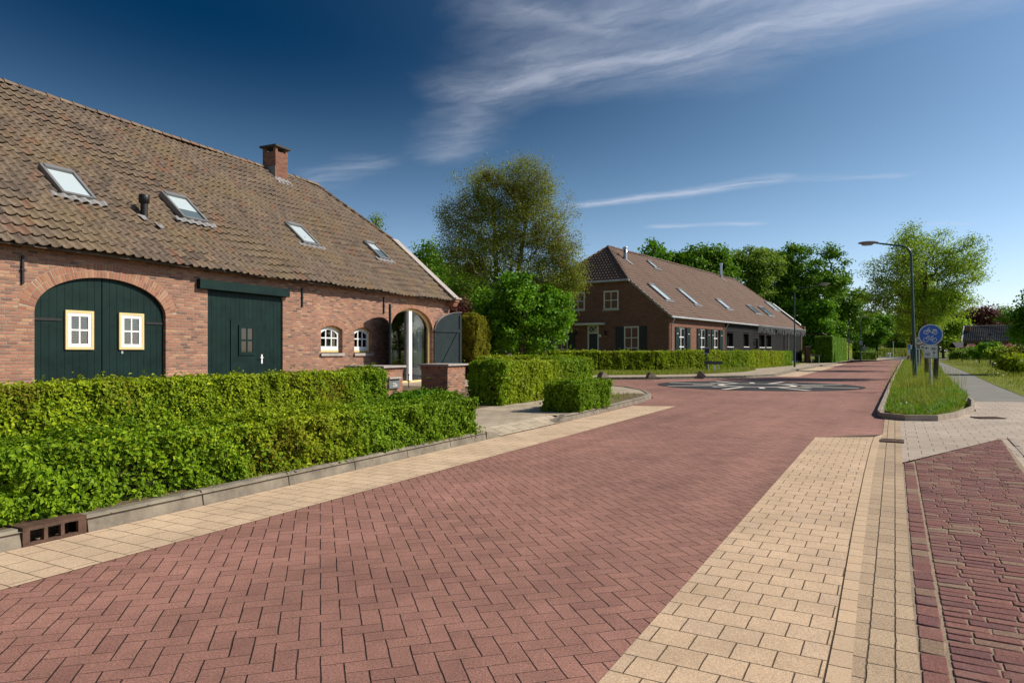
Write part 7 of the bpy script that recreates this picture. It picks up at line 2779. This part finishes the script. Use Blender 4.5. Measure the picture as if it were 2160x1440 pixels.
mb.prism_y([(-0.52, 2.35), (0.52, 2.35), (0.0, 3.25)], -0.20, -0.17)
tb_ = mb.build('triangle_plate', M['sign_back'], ts)
mb = MB()
for z in (2.5, 2.8):
    mb.box(-0.30, 0.10, -0.165, -0.12, z, z + 0.06)
mb.build('bracket', M['steel'], ts)
rs_ = sign_root('round_sign', 1823.5, 106, 0.1, 'small round sign seen from behind where the asphalt begins', 'road sign')
mb = MB()
mb.tube([(0, 0.05, -0.1), (0, 0.05, 2.2)], 0.04, 8)
mb.build('pole', M['steel'], rs_)
mb = MB()
disc(mb, 0, 1.62, 0.33, -0.01, 0.01, 24)
mb.build('round_plate', M['sign_back'], rs_)
fp_ = sign_root('flag_post', 1884.3, 135, 0.0, 'white post with a red and white top at the far end of the road', 'post')
mb = MB()
mb.tube([(0, 0, 0), (0, 0, 3.0)], 0.05, 8)
mb.build('shaft', M['sign_white'], fp_)
mb = MB()
mb.box(-0.16, 0.16, -0.12, 0.12, 3.0, 3.4)
fh = mb.build('sign_box', M['sign_white'], fp_)
mb = MB()
mb.box(-0.16, 0.16, -0.135, -0.121, 3.18, 3.4)
mb.build('red_panel', M['sign_red'], fh)
for px, lab in ((1872.3, 'left one of two white bollards before the dark far hedge'), (1876.3, 'right one of two white bollards before the dark far hedge')):
    o = sign_root('bollard', px, 132, 0.0, lab, 'bollard', 0, 'white bollards at the far end of the road')
    mb = MB()
    mb.tube([(0, 0, 0), (0, 0, 0.85)], 0.14, 10)
    mb.build('bollard_body', M['sign_white'], o)
    mb = MB()
    mb.tube([(0, 0, 0.85), (0, 0, 0.93), (0, 0, 0.96)], [0.15, 0.15, 0.09], 10)
    mb.build('bollard_cap', M['steel'], o)

# --- marker posts in the meadow
p = G(2095, 776.5, 0.015)
gpst = empty('utility_post', (p[0], p[1], 0.015), 0.3, 'short dark green utility post in the meadow beside a brown box', 'utility post')
mb = MB()
mb.box(-0.10, 0.10, -0.08, 0.08, 0, 0.36, bevel=0.01)
mb.build('post_body', M['pole_green'], gpst)
mb = MB()
mb.box(-0.125, 0.125, -0.105, 0.105, 0.362, 0.41, bevel=0.012)
mb.build('post_cap', M['pole_green'], gpst)
p = G(2105, 777.5, 0.015)
ub = empty('utility_box', (p[0], p[1], 0.015), 0.2, 'low brown utility box beside the dark green post in the meadow', 'utility box')
mb = MB()
mb.box(-0.20, 0.20, -0.12, 0.12, 0, 0.24, bevel=0.01)
mb.build('box_body', M['wood'], ub)
mb = MB()
mb.box(-0.22, 0.22, -0.14, 0.14, 0.242, 0.27)
mb.build('box_lid', M['wood'], ub)
for px, py, h_, lab in ((2024.5, 756, 0.42, 'short dark post in the grass right of the cycle path'), (1984.5, 749, 0.35, 'farther short dark post in the grass at the end of the cycle path')):
    p = G(px, py, 0.015)
    mb = MB()
    mb.loft([[(-0.08, -0.08, -0.1), (0.08, -0.08, -0.1), (0.08, 0.08, -0.1), (-0.08, 0.08, -0.1)], [(-0.08, -0.08, h_), (0.08, -0.08, h_), (0.08, 0.08, h_), (-0.08, 0.08, h_)], [(-0.03, -0.03, h_ + 0.04), (0.03, -0.03, h_ + 0.04), (0.03, 0.03, h_ + 0.04), (-0.03, 0.03, h_ + 0.04)]])
    o = mb.build('short_post', M['wood'])
    o.location = (p[0], p[1], 0.015)
    tag(o, lab, 'post', 'short posts beside the cycle path')

# --- the slate roofed house at the right
RHX, RHZ = atd(2032, 740, 100)[0], 100.0
CW = Wall((RHX, RHZ), (math.cos(R(-38)), math.sin(R(-38))))
rh = empty('cottage', (RHX, RHZ, 0.0), CW.rz, 'low brick cottage with a dark tiled roof beyond the meadow', 'house')
mb = MB()
mb.box(0, 16, 0, 6.4, -0.1, 2.78)
vs = [(0.0, 0, 2.78), (0.0, 6.4, 2.78), (0.0, 3.2, 4.75), (0.25, 0, 2.78), (0.25, 6.4, 2.78), (0.25, 3.2, 4.75)]
mb.add(vs, [(0, 2, 1), (3, 4, 5), (0, 3, 5, 2), (1, 2, 5, 4)])
mb.build('wall', M['brick_far'], rh)
pr_ = math.atan(2.25 / 3.4)
rr = pantiles((-0.1, -0.25, 2.72), (1, 0, 0), (0, math.cos(pr_), math.sin(pr_)), 16.2, 4.15, M['pantile_dark'], rh, 'roof', tw=0.26, gauge=0.36, amp=0.04, lift=0.04, seed=15, samples=5)
mb = MB()
mb.add([(-0.1, -0.2, 2.70), (16.1, -0.2, 2.70), (16.1, 3.2, 4.93), (-0.1, 3.2, 4.93), (16.1, 6.6, 2.70), (-0.1, 6.6, 2.70)], [(0, 1, 2, 3), (3, 2, 4, 5)])
mb.build('roof_boards', M['pantile_dark'], rr, recalc=False)
ridge_caps((-0.1, 3.2, 5.02), (16.1, 3.2, 5.02), 0.12, M['pantile_dark'], rr, 'ridge_tiles', 0.42)
mb = MB()
vs = []
for x in (-0.22, -0.10):
    vs += [(x, -0.35, 2.58), (x, 3.2, 4.96), (x, 3.2, 5.10), (x, -0.35, 2.78)]
mb.add(vs, [(0, 1, 2, 3), (7, 6, 5, 4), (0, 4, 5, 1), (1, 5, 6, 2), (2, 6, 7, 3), (3, 7, 4, 0)])
mb.build('verge_board', M['white'], rh)
mb = MB()
mb.box(0.25, 0.75, 1.9, 2.4, 3.6, 4.95)
cc = mb.build('chimney', M['brick_far'], rr)
mb = MB()
mb.box(0.18, 0.82, 1.83, 2.47, 4.952, 5.03)
mb.build('chimney_cap', M['stone'], cc)
mb = MB()
mb.box(3.2, 3.6, 1.35, 1.7, 3.70, 3.98)
mb.build('roof_hatch', M['skyframe'], rr)
for l, r, z0, z1 in ((2041, 2056, 0.3, 2.40), (2066, 2076, 1.1, 2.40), (2084, 2094, 0.6, 2.40), (2116, 2124, 1.1, 2.10), (2140, 2149, 1.1, 2.2)):
    x0, x1 = CW.front(l, 730)[0], CW.front(r, 730)[0]
    casement(rh, x0, x1, z0, z1, 3 if r - l > 12 else 2, 3, -0.04, 0.09, 0.05, 'cream', 'dark_pane', 0.06)
    if l < 2100:
        for a in (x0 - 0.48, x1 + 0.03):
            mb = MB()
            mb.box(a, a + 0.45, -0.06, -0.005, z0, z1)
            mb.build('shutter', M['black'], rh)
sh_ = empty('shed', (atd(2018, 740, 112)[0], 112.0, 0.0), 0, 'grey garden shed left of the slate roofed cottage', 'shed')
mb = MB()
mb.box(0, 2.2, 0, 2.0, 0, 1.9)
mb.build('wall', M['boards'], sh_)
mb = MB()
mb.add([(-0.1, -0.15, 1.85), (2.3, -0.15, 1.85), (2.3, 1.0, 2.75), (-0.1, 1.0, 2.75), (2.3, 2.15, 1.85), (-0.1, 2.15, 1.85)], [(0, 1, 2, 3), (3, 2, 4, 5)])
mb.build('roof', M['pantile_dark'], sh_)
hedge('hedge', [(atd(2008, 740, 98)[0], 98), (atd(2021, 740, 98)[0], 98.4)], 0.9, 0.0, 1.75, 0.14, 420, [M['hedge_leaf_yellow']], 'pale clipped hedge left of the slate roofed cottage', seed=38, rough=0.04, simple=True)

# --- the orange roofed house glimpsed at the road's end
oh = empty('village_house', (atd(1824, 740, 176)[0], 176.0, 0.0), R(-20), 'orange roofed village house glimpsed below the round bright tree', 'house')
M['orange_tile'] = paint('orange_roof_tiles', (0.42, 0.19, 0.11), 0.85, 0.15, 2.0)
mb = MB()
mb.box(0, 5.5, 0, 7, 0, 1.9)
mb.build('wall', M['brick_far'], oh)
mb = MB()
mb.add([(-0.2, -0.3, 1.85), (5.7, -0.3, 1.85), (5.7, 3.5, 4.3), (-0.2, 3.5, 4.3), (5.7, 7.3, 1.85), (-0.2, 7.3, 1.85)], [(0, 1, 2, 3), (3, 2, 4, 5)])
rf = mb.build('roof', M['orange_tile'], oh)
for x in (0.9, 3.2):
    mb = MB()
    mb.box(x, x + 1.0, 0.9, 1.1, 2.55, 3.0)
    mb.build('roof_window', M['white'], rf)
for x in (0.7, 2.4, 4.1):
    casement(oh, x, x + 0.9, 0.6, 1.7, 2, 2, -0.04, 0.1, 0.06, 'white', 'dark_pane', 0.06)
